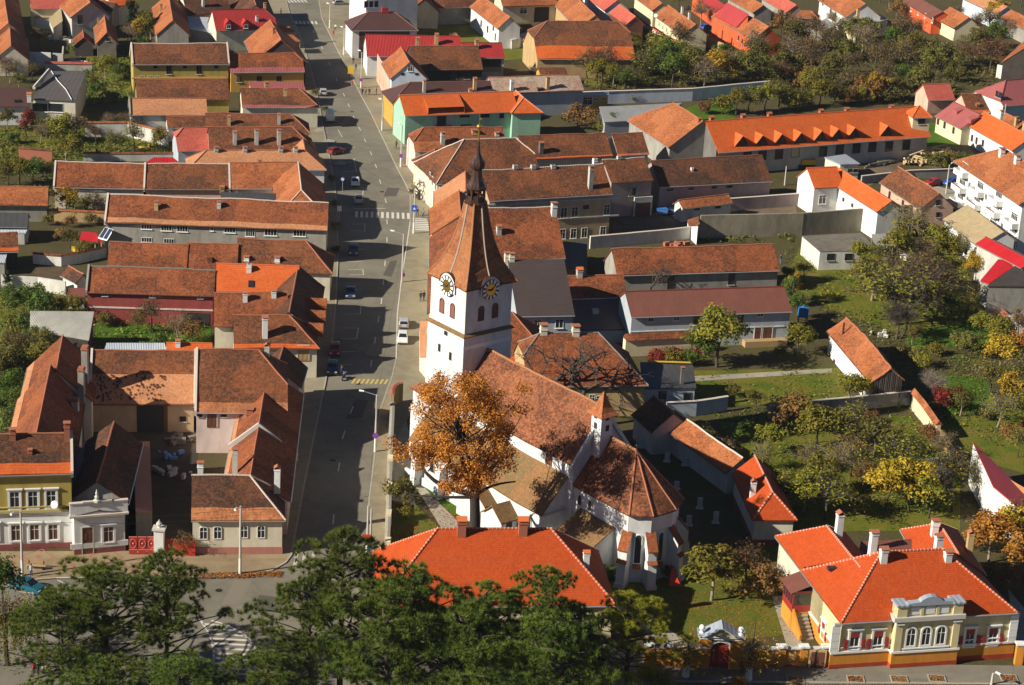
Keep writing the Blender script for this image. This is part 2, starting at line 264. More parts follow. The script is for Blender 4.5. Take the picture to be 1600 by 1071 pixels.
# ------------------------------------------------------------------ mesh building
def link(o, parent=None):
    COL.objects.link(o)
    if parent: o.parent = parent
    return o
class MB:
    def __init__(s): s.v = []; s.f = []; s.uv = []; s.mi = []; s.cur = 0
    def poly(s, pts, uv=None):
        i = len(s.v); s.v += [tuple(p) for p in pts]; s.f.append(tuple(range(i, i + len(pts)))); s.uv.append(uv); s.mi.append(s.cur); return s
    def faces(s, vs, fs, uv=None):
        i = len(s.v); s.v += [tuple(p) for p in vs]
        for k, f in enumerate(fs):
            s.f.append(tuple(i + j for j in f)); s.uv.append(uv[k] if uv else None); s.mi.append(s.cur)
        return s
    def box(s, x0, x1, y0, y1, z0, z1, a=0.0, o=(0, 0, 0)):
        c, n = math.cos(a), math.sin(a)
        vs = [(o[0] + c * x - n * y, o[1] + n * x + c * y, o[2] + z) for z in (z0, z1) for x, y in ((x0, y0), (x1, y0), (x1, y1), (x0, y1))]
        lx, ly, lz = abs(x1 - x0), abs(y1 - y0), abs(z1 - z0)
        q = lambda a_, b_: [(0, 0), (a_, 0), (a_, b_), (0, b_)]
        return s.faces(vs, [(3, 2, 1, 0), (4, 5, 6, 7), (0, 1, 5, 4), (1, 2, 6, 5), (2, 3, 7, 6), (3, 0, 4, 7)], [q(lx, ly), q(lx, ly), q(lx, lz), q(ly, lz), q(lx, lz), q(ly, lz)])
    def prism(s, pts, z0, z1):
        n = len(pts)
        vs = [(p[0], p[1], z0) for p in pts] + [(p[0], p[1], z1) for p in pts]
        uv = [None, [(p[0], p[1]) for p in pts]]; fs = [tuple(reversed(range(n))), tuple(range(n, 2 * n))]
        for i in range(n):
            j = (i + 1) % n; d = math.hypot(pts[j][0] - pts[i][0], pts[j][1] - pts[i][1])
            fs.append((i, j, n + j, n + i)); uv.append([(0, 0), (d, 0), (d, z1 - z0), (0, z1 - z0)])
        return s.faces(vs, fs, uv)
    def tube(s, p0, p1, r0, r1=None, n=6, caps=True):
        p0, p1 = Vector(p0), Vector(p1); r1 = r0 if r1 is None else r1
        d = (p1 - p0)
        if d.length < 1e-6: return s
        d.normalize(); a = d.orthogonal().normalized(); b = d.cross(a)
        vs = []
        for p, r in ((p0, r0), (p1, r1)):
            for k in range(n):
                t = 2 * math.pi * k / n; vs.append(p + a * (math.cos(t) * r) + b * (math.sin(t) * r))
        fs = [(k, (k + 1) % n, n + (k + 1) % n, n + k) for k in range(n)]
        if caps: fs += [tuple(reversed(range(n))), tuple(range(n, 2 * n))]
        return s.faces(vs, fs)
    def lathe(s, prof, n=12, o=(0, 0, 0), a0=0.0):
        vs = []; L = 0; uvl = []
        for k, (r, z) in enumerate(prof):
            if k: L += math.hypot(r - prof[k - 1][0], z - prof[k - 1][1])
            uvl.append(L)
            for i in range(n):
                t = 2 * math.pi * i / n + a0; vs.append((o[0] + r * math.cos(t), o[1] + r * math.sin(t), o[2] + z))
        fs = []; uv = []
        for k in range(len(prof) - 1):
            for i in range(n):
                j = (i + 1) % n; fs.append((k * n + i, k * n + j, (k + 1) * n + j, (k + 1) * n + i))
                w = 2 * math.pi * max(prof[k][0], .01) / n
                uv.append([(i * w, uvl[k]), (i * w + w, uvl[k]), (i * w + w, uvl[k + 1]), (i * w, uvl[k + 1])])
        fs += [tuple(reversed(range(n))), tuple(range((len(prof) - 1) * n, len(prof) * n))]; uv += [None, None]
        return s.faces(vs, fs, uv)
    def mesh(s, name, mats, smooth=False, fix=True):
        me = bpy.data.meshes.new(name); me.from_pydata(s.v, [], s.f)
        for mt in (mats if isinstance(mats, (list, tuple)) else [mats]): me.materials.append(M(mt) if isinstance(mt, str) else mt)
        if any(s.mi): me.polygons.foreach_set('material_index', s.mi)
        if any(u is not None for u in s.uv):
            lay = me.uv_layers.new(name='UVMap'); flat = []
            for f, u in zip(s.f, s.uv):
                for k in range(len(f)):
                    q = u[k] if u else (0.0, 0.0); flat += [q[0], q[1]]
            lay.data.foreach_set('uv', flat)
        if smooth: me.polygons.foreach_set('use_smooth', [True] * len(me.polygons))
        if fix:
            bm = bmesh.new(); bm.from_mesh(me); bmesh.ops.recalc_face_normals(bm, faces=bm.faces); bm.to_mesh(me); bm.free()
        me.update(); return me
    def build(s, name, mats, parent=None, loc=(0, 0, 0), rz=0.0, smooth=False, fix=True):
        o = bpy.data.objects.new(name, s.mesh(name, mats, smooth, fix)); link(o, parent)
        o.location = loc; o.rotation_euler = (0, 0, rz); return o
def tag(o, label=None, cat=None, group=None, kind=None):
    if label: o['label'] = label
    if cat: o['category'] = cat
    if group: o['group'] = group
    if kind: o['kind'] = kind
    return o
def empty(name, loc, rz=0.0):
    o = bpy.data.objects.new(name, None); COL.objects.link(o); o.location = loc; o.rotation_euler = (0, 0, rz); o.empty_display_size = 0.5; return o
def dup(o, parent=None):
    c = o.copy(); COL.objects.link(c)
    if parent: c.parent = parent
    return c
def dup_tree(o, parent=None):
    c = dup(o, parent)
    for ch in list(o.children): dup_tree(ch, c)
    return c
def set_mat(o, mt, slot=0):
    o.material_slots[slot].link = 'OBJECT'; o.material_slots[slot].material = M(mt) if isinstance(mt, str) else mt
# ------------------------------------------------------------------ windows and doors (outward = +Y, origin at the centre on the wall face)
WCACHE = {}
def rect_ring(mb, w, h, t, y0, y1):
    mb.box(-w / 2, w / 2, y0, y1, h / 2 - t, h / 2); mb.box(-w / 2, w / 2, y0, y1, -h / 2, -h / 2 + t)
    mb.box(-w / 2, -w / 2 + t, y0, y1, -h / 2 + t, h / 2 - t); mb.box(w / 2 - t, w / 2, y0, y1, -h / 2 + t, h / 2 - t)
def arch_pts(w, h, n=8, seg=False):
    r = w / 2; rise = r if not seg else r * 0.35
    return [(-w / 2, -h / 2), (w / 2, -h / 2)] + [(r * math.cos(math.pi * k / n), h / 2 - rise + rise * math.sin(math.pi * k / n)) for k in range(n + 1)]
def ring_from(mb, outer, inner, y0, y1):
    n = len(outer)
    vs = [(p[0], y1, p[1]) for p in outer] + [(p[0], y1, p[1]) for p in inner] + [(p[0], y0, p[1]) for p in outer] + [(p[0], y0, p[1]) for p in inner]
    fs = []
    for i in range(n):
        j = (i + 1) % n
        fs += [(i, j, n + j, n + i), (i, 2 * n + i, 2 * n + j, j), (n + i, n + j, 3 * n + j, 3 * n + i)]
    mb.faces(vs, fs)
def win_meshes(w, h, kind):
    """list of (name, mesh, level) : level 0 the window, 1 its sub-parts"""
    key = (round(w, 2), round(h, 2), kind)
    if key in WCACHE: return WCACHE[key]
    fr = {'dark': 'dark_frame', 'vent': 'dark_frame', 'louver': 'brown_paint', 'brown': 'brown_paint', 'slit': 'stone_trim'}.get(kind, 'white_paint')
    out = []
    f = MB()
    arch = kind in ('arch', 'louver', 'slit', 'lancet', 'archwhite', 'segment')
    if arch:
        seg = kind == 'segment'
        t = 0.12 if kind in ('archwhite',) else 0.08
        if kind == 'archwhite': t = 0.22
        o_ = arch_pts(w, h, seg=seg); i_ = [(p[0] * (1 - 2 * t / w), p[1] * (1 - 2 * t / h)) for p in o_]
        ring_from(f, o_, i_, -0.05, 0.10)
        if kind in ('archwhite', 'segment'):
            f.box(-0.035, 0.035, -0.02, 0.05, -h / 2 + t, h / 2 - t - 0.02); f.box(-w / 2 + t, w / 2 - t, -0.02, 0.045, h * 0.1, h * 0.1 + 0.06)
        out.append(('window', f.mesh('window', fr), 0))
        g = MB(); g.poly([(p[0], 0.02, p[1]) for p in i_])
        if kind == 'louver':
            out.append(('louvre_panel', g.mesh('louvre_panel', plain('louver_red', (0.2, 0.06, 0.045), 0.8)), 1))
            l = MB(); k = 0; z = -h / 2 + 0.15
            while z < h / 2 - w / 2:
                l.faces([(-w / 2 + .1, 0.03, z + 0.09), (w / 2 - .1, 0.03, z + 0.09), (w / 2 - .1, 0.09, z), (-w / 2 + .1, 0.09, z)], [(0, 1, 2, 3)]); z += 0.14
            out.append(('louvre', l.mesh('louvre', 'louver_red', fix=False), 1))
        else: out.append(('pane', g.mesh('pane', 'glass', fix=False), 1))
    else:
        t = 0.07 if kind != 'vent' else 0.05
        rect_ring(f, w, h, t, -0.04, 0.07)
        if kind not in ('dark', 'vent', 'shop', 'brown'):
            f.box(-0.03, 0.03, -0.02, 0.055, -h / 2 + t, h / 2 - t)
            if h > 1.3: f.box(-w / 2 + t, -0.03, -0.02, 0.05, h * 0.18, h * 0.18 + 0.05); f.box(0.03, w / 2 - t, -0.02, 0.05, h * 0.18, h * 0.18 + 0.05)
        if kind == 'triple':
            for q in (-w / 6 - w * .06, w / 6 + w * .06): f.box(q - 0.03, q + 0.03, -0.02, 0.055, -h / 2 + t, h / 2 - t)
        if kind == 'brown': f.box(-0.04, 0.04, -0.02, 0.055, -h / 2 + t, h / 2 - t)
        out.append(('window', f.mesh('window', fr), 0))
        g = MB(); g.poly([(-w / 2 + t * .9, 0.012, -h / 2 + t * .9), (w / 2 - t * .9, 0.012, -h / 2 + t * .9), (w / 2 - t * .9, 0.012, h / 2 - t * .9), (-w / 2 + t * .9, 0.012, h / 2 - t * .9)])
        out.append(('pane', g.mesh('pane', 'glass' if kind != 'blind' else plain('blind_brown', (0.12, 0.045, 0.03), 0.7), fix=False), 1))
        if kind in ('trim', 'blind', 'villa'):
            s = MB(); rect_ring(s, w + 0.5, h + 0.5, 0.24, -0.04, 0.12); s.box(-w / 2 - 0.4, w / 2 + 0.4, -0.04, 0.26, h / 2 + 0.27, h / 2 + 0.42)
            out.append(('surround', s.mesh('surround', 'white_paint'), 1))
        if kind != 'vent':
            s = MB(); s.box(-w / 2 - 0.1, w / 2 + 0.1, -0.04, 0.17, -h / 2 - 0.09, -h / 2 - 0.005)
            out.append(('sill', s.mesh('sill', 'white_paint' if kind != 'dark' else 'stone_trim'), 1))
        if kind == 'villa':
            for sg in (-1, 1):
                s = MB(); x0 = sg * (w / 2 + 0.3); x1 = sg * (w / 2 + 0.3 + w * 0.42)
                s.box(min(x0, x1), max(x0, x1), 0.13, 0.19, -h / 2 + 0.1, h * 0.1)
                for q in range(5): s.box(min(x0, x1) + .06, max(x0, x1) - .06, 0.19, 0.22, -h / 2 + .18 + q * h * .1, -h / 2 + .18 + q * h * .1 + h * .06)
                out.append(('shutter', s.mesh('shutter', 'red_paint'), 1))
            s = MB(); s.box(-w / 2 + .05, w / 2 - .05, 0.06, 0.11, h * 0.18, h / 2 - .05)
            for q in range(3): s.box(-w / 2 + .12, w / 2 - .12, 0.11, 0.13, h * .2 + q * h * .1, h * .2 + q * h * .1 + h * .06)
            out.append(('shutter', s.mesh('shutter', 'red_paint'), 1))
    WCACHE[key] = out; return out
def door_meshes(w, h, mat, arch=False):
    key = ('door', round(w, 2), round(h, 2), mat, arch)
    if key in WCACHE: return WCACHE[key]
    d = MB()
    if arch:
        pts = arch_pts(w, h); n = len(pts)
        vs = [(p[0], 0.05, p[1]) for p in pts] + [(p[0], -0.05, p[1]) for p in pts]
        d.faces(vs, [tuple(range(n))] + [(i, (i + 1) % n, n + (i + 1) % n, n + i) for i in range(n)])
    else: d.box(-w / 2, w / 2, -0.05, 0.05, -h / 2, h / 2)
    for sx in (-1, 1):
        for z0, z1 in ((-0.42, -0.05), (0.03, 0.30)):
            d.box(min(sx * w * .08, sx * w * .4), max(sx * w * .08, sx * w * .4), 0.05, 0.08, z0 * h, z1 * h)
    out = [('door', d.mesh('door', mat), 0)]
    f = MB()
    o_ = arch_pts(w + .3, h + .15) if arch else [(-w / 2 - .12, -h / 2), (w / 2 + .12, -h / 2), (w / 2 + .12, h / 2 + .12), (-w / 2 - .12, h / 2 + .12)]
    i_ = arch_pts(w, h) if arch else [(-w / 2, -h / 2), (w / 2, -h / 2), (w / 2, h / 2), (-w / 2, h / 2)]
    ring_from(f, o_, i_, -0.05, 0.11); out.append(('door_frame', f.mesh('door_frame', 'stone_trim'), 1))
    hd = MB(); hd.tube((w * .04, .08, -.05), (w * .04, .16, -.05), .03, n=6); out.append(('handle', hd.mesh('handle', 'iron'), 1))
    WCACHE[key] = out; return out
# ------------------------------------------------------------------ roofs
def sagz(x, y, z, amp):
    if amp <= 0: return 0.0
    return amp * (noise.noise((x * 0.13, y * 0.13, z * 0.13)) + 0.45 * noise.noise((x * 0.5, y * 0.5, z * 0.5 + 7.0)))
def patch(mb, rows, off, amp, thick=0.16, uvo=(0, 0)):
    """rows: list of (left point, right point, v length); makes a slightly uneven sheet with turned-down edges"""
    W0 = max((Vector(b) - Vector(a)).length for a, b, _ in rows)
    nu = max(1, int(math.ceil(W0 / 1.1)))
    grid = []
    a0, b0 = Vector(rows[0][0]), Vector(rows[0][1]); ud = (b0 - a0)
    ud = ud.normalized() if ud.length > 1e-6 else Vector((1, 0, 0))
    for a, b, v in rows:
        a, b = Vector(a), Vector(b); r = []
        for i in range(nu + 1):
            p = a.lerp(b, i / nu); q = p.copy(); q.z += sagz(p.x + off[0], p.y + off[1], p.z + off[2], amp)
            r.append((q, ((p - a0).dot(ud) + uvo[0], v + uvo[1])))
        grid.append(r)
    for j in range(len(grid) - 1):
        for i in range(nu):
            c = [grid[j][i], grid[j][i + 1], grid[j + 1][i + 1], grid[j + 1][i]]
            if (c[2][0] - c[3][0]).length < 1e-5: c = c[:3]
            if (c[0][0] - c[1][0]).length < 1e-5: continue
            mb.poly([k[0] for k in c], [k[1] for k in c])
    dz = Vector((0, 0, -thick))
    border = [g for g in grid[0]] + [r[-1] for r in grid[1:]] + [g for g in reversed(grid[-1][:-1])] + [r[0] for r in reversed(grid[1:-1])]
    for i in range(len(border)):
        p, q = border[i], border[(i + 1) % len(border)]
        if (p[0] - q[0]).length < 1e-5: continue
        mb.poly([p[0], p[0] + dz, q[0] + dz, q[0]], [p[1], p[1], q[1], q[1]])
def caps_along(mb, p0, p1, r=0.13, step=0.45, off=(0, 0, 0), amp=0.0, mortar=False):
    p0, p1 = Vector(p0), Vector(p1); d = p1 - p0; n = max(1, int(d.length / step))
    f = lambda t: (lambda p: p + Vector((0, 0, sagz(p.x + off[0], p.y + off[1], p.z + off[2], amp) + 0.02)))(p0.lerp(p1, t))
    for k in range(n):
        a, b = f(k / n), f((k + 1.12) / n)
        mb.cur = 0; mb.tube(a, b, r * 0.82, r, 6)
        if mortar:
            c = a.lerp(b, 0.80); e = a.lerp(b, 0.98); mb.cur = 1; mb.tube(c, e, r * 1.12, r * 1.2, 6)
    mb.cur = 0
FOOT = []     # footprints, to keep plants out of buildings
class House:
    def _place(s, o, p, a=0.0):
        """p, a in wing coordinates -> relative to the root thing"""
        c, n = math.cos(s.rz), math.sin(s.rz)
        wp = Vector((s.o.x + c * p[0] - n * p[1], s.o.y + n * p[0] + c * p[1], p[2]))
        r0 = s.root.rotation_euler.z; l0 = s.root.location; d = wp - l0
        c, n = math.cos(-r0), math.sin(-r0)
        o.location = (c * d.x - n * d.y, n * d.x + c * d.y, d.z); o.rotation_euler = (0, 0, s.rz + a - r0)
    def world(s, p):
        c, n = math.cos(s.rz), math.sin(s.rz)
        return Vector((s.o.x + c * p[0] - n * p[1], s.o.y + n * p[0] + c * p[1], p[2]))
    def local(s, P_):
        d = Vector(P_) - s.o; c, n = math.cos(-s.rz), math.sin(-s.rz)
        return Vector((c * d.x - n * d.y, n * d.x + c * d.y, P_[2]))
    def add(s, mb, name, mats, smooth=False, fix=True):
        o = mb.build(name, mats, s.root, smooth=smooth, fix=fix); s._place(o, (0, 0, 0)); return o
    def hit(s, u, v, pt, nrm):
        """ray of sight through (u, v) meets the plane pt, nrm (wing coordinates)"""
        c0 = s.local(Vector((0, 0, CAM_H))); d = ray(u, v); q = s.local(Vector((0, 0, CAM_H)) + d) - c0
        t = (Vector(pt) - c0).dot(Vector(nrm)) / q.dot(Vector(nrm)); return c0 + q * t
    def side(s, sd):
        return {'f': ((0, s.yw, 0), (0, 1, 0), 0.0), 'k': ((0, -s.ywb, 0), (0, -1, 0), math.pi), 'a': ((-s.xw[0], 0, 0), (-1, 0, 0), math.pi / 2), 'b': ((s.xw[1], 0, 0), (1, 0, 0), -math.pi / 2)}[s.sw.get(sd, sd)]
    def _put(s, parts, p, a):
        first = None
        for nm, me, lv in parts:
            o = bpy.data.objects.new(nm, me)
            if lv == 0 or first is None: link(o, s.root); s._place(o, p, a); first = o
            else: link(o, first)
        return first
    def win(s, u, v, w, h, kind='cross', side='f'):
        pt, nr, a = s.side(side); p = s.hit(u, v, pt, nr); return s._put(win_meshes(w, h, kind), p, a)
    def wins(s, us, v, w, h, kind='cross', side='f'):
        for k, u in enumerate(us): s.win(u, v if not isinstance(v, (list, tuple)) else v[k], w, h, kind, side)
    def door(s, u, v, w, h, mat='brown_paint', side='f', arch=False):
        pt, nr, a = s.side(side); p = s.hit(u, v, pt, nr); return s._put(door_meshes(w, h, mat, arch), p, a)
    def chim(s, u, vb, vt, w=0.6, mat='white', cap='hood', back=False, capmat=None):
        sl = (s.zr - s.ze) / s.w
        n = Vector((0, sl, 1)).normalized(); p = s.hit(u, vb, (0, 0, s.zr), n)
        if p.y < -0.2 or back: p = s.hit(u, vb, (0, -0.6, 0), (0, 1, 0)); p.z = s.zr - 0.6 * sl
        p.y -= w * 0.5
        top = height_at(s.world(p), vt); top = max(top, p.z + 0.5)
        return s.chimney(p, top, w, mat, cap, capmat)
    def chimney(s, p, top, w=0.6, mat='white', cap='hood', capmat=None):
        m_ = MB(); x, y = p[0], p[1]; b = p[2] - w * 1.2
        m_.box(x - w * .5, x + w * .5, y - w * .5, y + w * .5, b, top - (w * .5 if cap == 'hood' else 0.0))
        m_.box(x - w * .58, x + w * .58, y - w * .58, y + w * .58, top - w * .75, top - w * .62)
        if cap == 'hood':
            z = top - w * .5
            m_.cur = 2
            m_.box(x - w * .32, x + w * .32, y - w * .4, y + w * .4, z, z + w * .25)
            m_.cur = 1
            for sg in (-1, 1):
                m_.box(x - w * .55, x + w * .55, y + sg * w * .45 - w * .07, y + sg * w * .45 + w * .07, z, z + w * .25)
                m_.faces([(x - w * .62, y + sg * w * .62, z + w * .22), (x + w * .62, y + sg * w * .62, z + w * .22), (x + w * .62, y, z + w * .62), (x - w * .62, y, z + w * .62),
                          (x - w * .62, y + sg * w * .62, z + w * .12), (x + w * .62, y + sg * w * .62, z + w * .12), (x + w * .62, y, z + w * .52), (x - w * .62, y, z + w * .52)], [(0, 1, 2, 3), (4, 5, 1, 0), (5, 6, 2, 1), (7, 4, 0, 3), (4, 7, 6, 5)])
        elif cap == 'flat':
            m_.cur = 1; m_.box(x - w * .65, x + w * .65, y - w * .65, y + w * .65, top + 0.12, top + 0.2)
            m_.cur = 2; m_.box(x - w * .4, x + w * .4, y - w * .4, y + w * .4, top, top + 0.12)
        else:
            m_.cur = 2; m_.box(x - w * .3, x + w * .3, y - w * .3, y + w * .3, top, top + 0.03)
        o = m_.build('chimney', [mat, capmat or 'cap_tile', 'matt_black'], s.roof)
        return o
def house(name, label, cat, A, B, E, ze, roof='old_brown', wall='ivory', pitch=42, hip=(0, 0), band=None, ov=0.4, go=0.18, bk=1.0, caps='cap_tile', sag=None, root=None, zr=None, par=(0, 0), parmat='concrete', group=None, plinth=None, mortar=False, ext=(0, 0), zb=0.0, thick=0.16):
    h = House()
    tp = math.tan(R(pitch))
    def geom(z):
        a, b, e = G(A[0], A[1], z), G(B[0], B[1], z), G(E[0], E[1], ze)
        d = (b - a); d.z = 0; L = d.length; d.normalize()
        q = e - a; q.z = 0; s_ = d.x * q.y - d.y * q.x
        return a, b, d, L, s_
    if zr is None:
        lo, hi = ze + 0.2, ze + 25
        sg = 1 if geom(ze)[4] > 0 else -1
        for _ in range(50):
            mid = (lo + hi) / 2; w = geom(mid)[4] * sg
            if mid - ze > w * tp: hi = mid
            else: lo = mid
        zr = lo
    a, b, d, L, s_ = geom(zr); w = abs(s_)
    sw = s_ < 0
    if sw: a, b, d = b, a, -d; hip = (hip[1], hip[0]); par = (par[1], par[0]); ext = (ext[1], ext[0])
    a = a - d * ext[0]; b = b + d * ext[1]; L += ext[0] + ext[1]
    mid = (a + b) / 2; h.o = Vector((mid.x, mid.y, 0)); h.rz = math.atan2(d.y, d.x)
    h.w, h.zr, h.ze, h.L = w, zr, ze, L / 2
    h.sw = {'a': 'b', 'b': 'a'} if sw else {}
    wb = w * bk; h.wb = wb
    if root is None:
        h.root = empty(name, h.o, h.rz); tag(h.root, label, cat, group)
    else: h.root = root.root if isinstance(root, House) else root
    sl = (zr - ze) / w
    old = roof.startswith('old') or roof in ('mossy_tile', 'church_tile', 'grey_patch_tile', 'pale_tile')
    amp = sag if sag is not None else (0.21 if old else 0.02)
    off = (mid.x, mid.y, 0)
    H2 = L / 2
    def xe(i, y, wd):     # roof edge in x at distance y from the ridge
        hp = hip[i]
        return H2 + (min(hp * w, y * (w / wd)) if hp else go)
    rm, bm_ = MB(), MB()
    # slopes
    for sgn, wd in ((1, w), (-1, wb)):
        zlow = ze if sgn == 1 else zr - sl * wb if bk <= 1 else ze
        slz = (zr - zlow) / wd
        ln = math.hypot(wd, zr - zlow); nv = max(2, int(ln / 1.1))
        ts = [k / nv for k in range(nv + 1)]
        fb = band[0] if band and sgn == 1 else 0.0
        segs = [(rm, fb, 1.0, 0.0)] + ([(bm_, 0.0, fb, 0.05)] if fb else [])
        for mb, t0, t1, up in segs:
            rows = []
            tt = sorted(set([t0, t1] + [t for t in ts if t0 < t < t1] + [1 - hp for hp in hip if 0 < hp < 1 and t0 < 1 - hp < t1]))
            for t in tt:
                y = wd * (1 - t); z = zlow + (zr - zlow) * t + up
                if fb and up and t == t0: z -= 0.0
                pl, pr = (-xe(0, y, wd), sgn * y, z), (xe(1, y, wd), sgn * y, z)
                if sgn == 1: rows.append((pr, pl, t * ln))
                else: rows.append((pl, pr, t * ln))
            patch(mb, rows, off, amp, thick, (random.random() * 0, 0))
    for i, sx in ((0, -1), (1, 1)):
        hp = hip[i]
        if not hp: continue
        rows = []; ln = hp * math.hypot(w, zr - ze); nv = max(2, int(ln / 1.1))
        for k in range(nv + 1):
            t = k / nv; e = hp * w * (1 - t); z = zr - hp * (zr - ze) * (1 - t); x = sx * (H2 + e)
            f_, b_ = (x, e, z), (x, -e * bk, z)
            rows.append((f_, b_, t * ln) if sx < 0 else (b_, f_, t * ln))
        patch(rm, rows, off, amp, thick)
    h.roof = h.add(rm, 'roof', roof, fix=False)
    if band: h.band = h.add(bm_, 'eave_tiles', band[1], fix=False)
    for sgn, wd in ((1, w), (-1, wb)):
        if sgn == 1 or bk > .95: h.add(MB().tube((-xe(0, wd, wd), sgn * (wd + .05), ze - .1), (xe(1, wd, wd), sgn * (wd + .05), ze - .1), .08, .08, 6), 'gutter', ('galvanised', 'brown_paint', 'cap_grey')[int(abs(mid.x)) % 3], fix=False)
    # ridge and hip caps
    if caps:
        cm = MB(); mo = mortar
        caps_along(cm, (-H2 - (0 if hip[0] else go), 0, zr), (H2 + (0 if hip[1] else go), 0, zr), off=off, amp=amp, mortar=mo)
        for i, sx in ((0, -1), (1, 1)):
            hp = hip[i]
            if hp:
                for sg, q in ((1, 1), (-1, bk)):
                    caps_along(cm, (sx * (H2 + hp * w), sg * hp * w * q, zr - hp * (zr - ze)), (sx * H2, 0, zr), off=off, amp=amp, mortar=mo)
        h.add(cm, 'ridge_tiles', [caps, 'mortar'], fix=False)
    # walls
    yw, ywb = w - ov, wb - ov
    xw = [H2 + (hip[i] * w if hip[i] else 0) - (ov if hip[i] == 1 else (go if hip[i] else -0.0)) for i in (0, 1)]
    h.yw, h.ywb, h.xw = yw, ywb, xw
    zf, zbk = ze + ov * sl - 0.14, (zr - sl * wb if bk <= 1 else ze) + ov * sl - 0.14
    wm = MB()
    def side_poly(pts):
        wm.poly(pts, [(p[0] + p[1], p[2]) for p in pts])
    side_poly([(-xw[0], yw, zb), (-xw[0], yw, zf), (xw[1], yw, zf), (xw[1], yw, zb)])
    side_poly([(xw[1], -ywb, zb), (xw[1], -ywb, zbk), (-xw[0], -ywb, zbk), (-xw[0], -ywb, zb)])
    for i, sx in ((0, -1), (1, 1)):
        hp = hip[i]; x = sx * xw[i]
        if hp == 1: pts = [(x, yw, zb), (x, yw, zf), (x, -ywb, zf), (x, -ywb, zb)]
        else:
            zt = zr - 0.16 - hp * (zr - ze); yt = hp * w
            pts = [(x, yw, zb), (x, yw, zf)] + ([(x, yt, zt), (x, -yt * bk, zt)] if hp else [(x, 0, zt)]) + [(x, -ywb, zbk), (x, -ywb, zb)]
        side_poly(pts)
    h.wall = h.add(wm, 'wall', wall)
    if plinth:
        pm = MB(); t = 0.07; z1 = plinth[1]
        for x0, x1, y0, y1 in ((-xw[0] - t, xw[1] + t, yw - .1, yw + t), (-xw[0] - t, xw[1] + t, -ywb - t, -ywb + .1), (-xw[0] - t, -xw[0] + .1, -ywb + .1, yw - .1), (xw[1] - .1, xw[1] + t, -ywb + .1, yw - .1)): pm.box(x0, x1, y0, y1, 0, z1)
        h.add(pm, 'plinth', plinth[0])
    # raised gable copings
    for i, sx in ((0, -1), (1, 1)):
        if par[i]:
            q = MB(); x = sx * (H2 + 0.12); t = 0.16; up = 0.3 * par[i]
            for sg, wd, zl in ((1, w, ze), (-1, wb, zr - sl * wb)):
                vs = [(x - t, 0, zr + up), (x + t, 0, zr + up), (x + t, sg * wd, zl + up), (x - t, sg * wd, zl + up), (x - t, 0, zr - .5), (x + t, 0, zr - .5), (x + t, sg * wd, zl - .5), (x - t, sg * wd, zl - .5)]
                q.faces(vs, [(0, 1, 2, 3), (7, 6, 5, 4), (0, 3, 7, 4), (1, 5, 6, 2), (3, 2, 6, 7)])
            h.add(q, 'gable_coping', parmat)
    c = [h.world((sx * xw[0 if sx < 0 else 1], y, 0)) for sx, y in ((-1, yw), (1, yw), (1, -ywb), (-1, -ywb))]
    FOOT.append([(p.x, p.y) for p in c])
    return h
def ordered(pts):
    c = sum((Vector(p) for p in pts), Vector()) / len(pts)
    return pts
class Slab(House): pass
def slab(name, label, cat, C, roof, wall, root=None, group=None, thick=0.2, ov=0.25, open_=False, posts=False, zb=0.0):
    """shed with a single roof plane. C: four roof corners (u, v, z) going round, first edge is the front eave"""
    pts = [G(*c) for c in C]
    h = Slab(); mid = sum(pts, Vector()) / 4; mid.z = 0
    d = pts[1] - pts[0]; h.o = mid; h.rz = math.atan2(d.y, d.x)
    if root is None: h.root = empty(name, mid, h.rz); tag(h.root, label, cat, group)
    else: h.root = root.root if isinstance(root, House) else root
    lp = [h.local(p) for p in pts]
    rm = MB(); ln = (lp[3] - lp[0]).length; nv = max(1, int(ln / 1.2))
    patch(rm, [(lp[0].lerp(lp[3], k / nv), lp[1].lerp(lp[2], k / nv), ln * k / nv) for k in range(nv + 1)], (mid.x, mid.y, 0), 0.05 if roof.startswith('old') else 0.015, thick)
    h.roof = h.add(rm, 'roof', roof, fix=False)
    c = sum(lp, Vector()) / 4
    ins = [Vector((p.x + (c.x - p.x) * min(.4, ov / max((c - p).length, .1)), p.y + (c.y - p.y) * min(.4, ov / max((c - p).length, .1)), p.z - thick * .8)) for p in lp]
    h.lp = lp
    if not open_:
        wm = MB()
        for i in range(4):
            p, q = ins[i], ins[(i + 1) % 4]
            l = math.hypot(q.x - p.x, q.y - p.y)
            wm.poly([(p.x, p.y, zb), (q.x, q.y, zb), tuple(q), tuple(p)], [(0, 0), (l, 0), (l, q.z), (0, p.z)])
        h.wall = h.add(wm, 'wall', wall)
        FOOT.append([(h.world(p).x, h.world(p).y) for p in ins])
    if posts:
        for p in ins:
            m_ = MB(); m_.box(p.x - .08, p.x + .08, p.y - .08, p.y + .08, 0, p.z); h.add(m_, 'post', posts)
    h.yw = (ins[0].y + ins[1].y) / 2; h.ywb = 0; h.sw = {}; h.ins = ins; h.xw = (-min(p.x for p in ins), max(p.x for p in ins)); h.w = 1; h.zr = sum(p.z for p in lp) / 4; h.ze = h.zr
    def side(sd, ins=ins):
        i = {'f': 0, 'b': 1, 'k': 2, 'a': 3}[sd]; p, q = ins[i], ins[(i + 1) % 4]; d = q - p; n = Vector((d.y, -d.x, 0)).normalized()
        if n.dot(Vector(((p.x + q.x) / 2 - c.x, (p.y + q.y) / 2 - c.y, 0))) < 0: n = -n
        return (tuple(p), tuple(n), math.atan2(n.y, n.x) - math.pi / 2)
    h.side = side
    return h
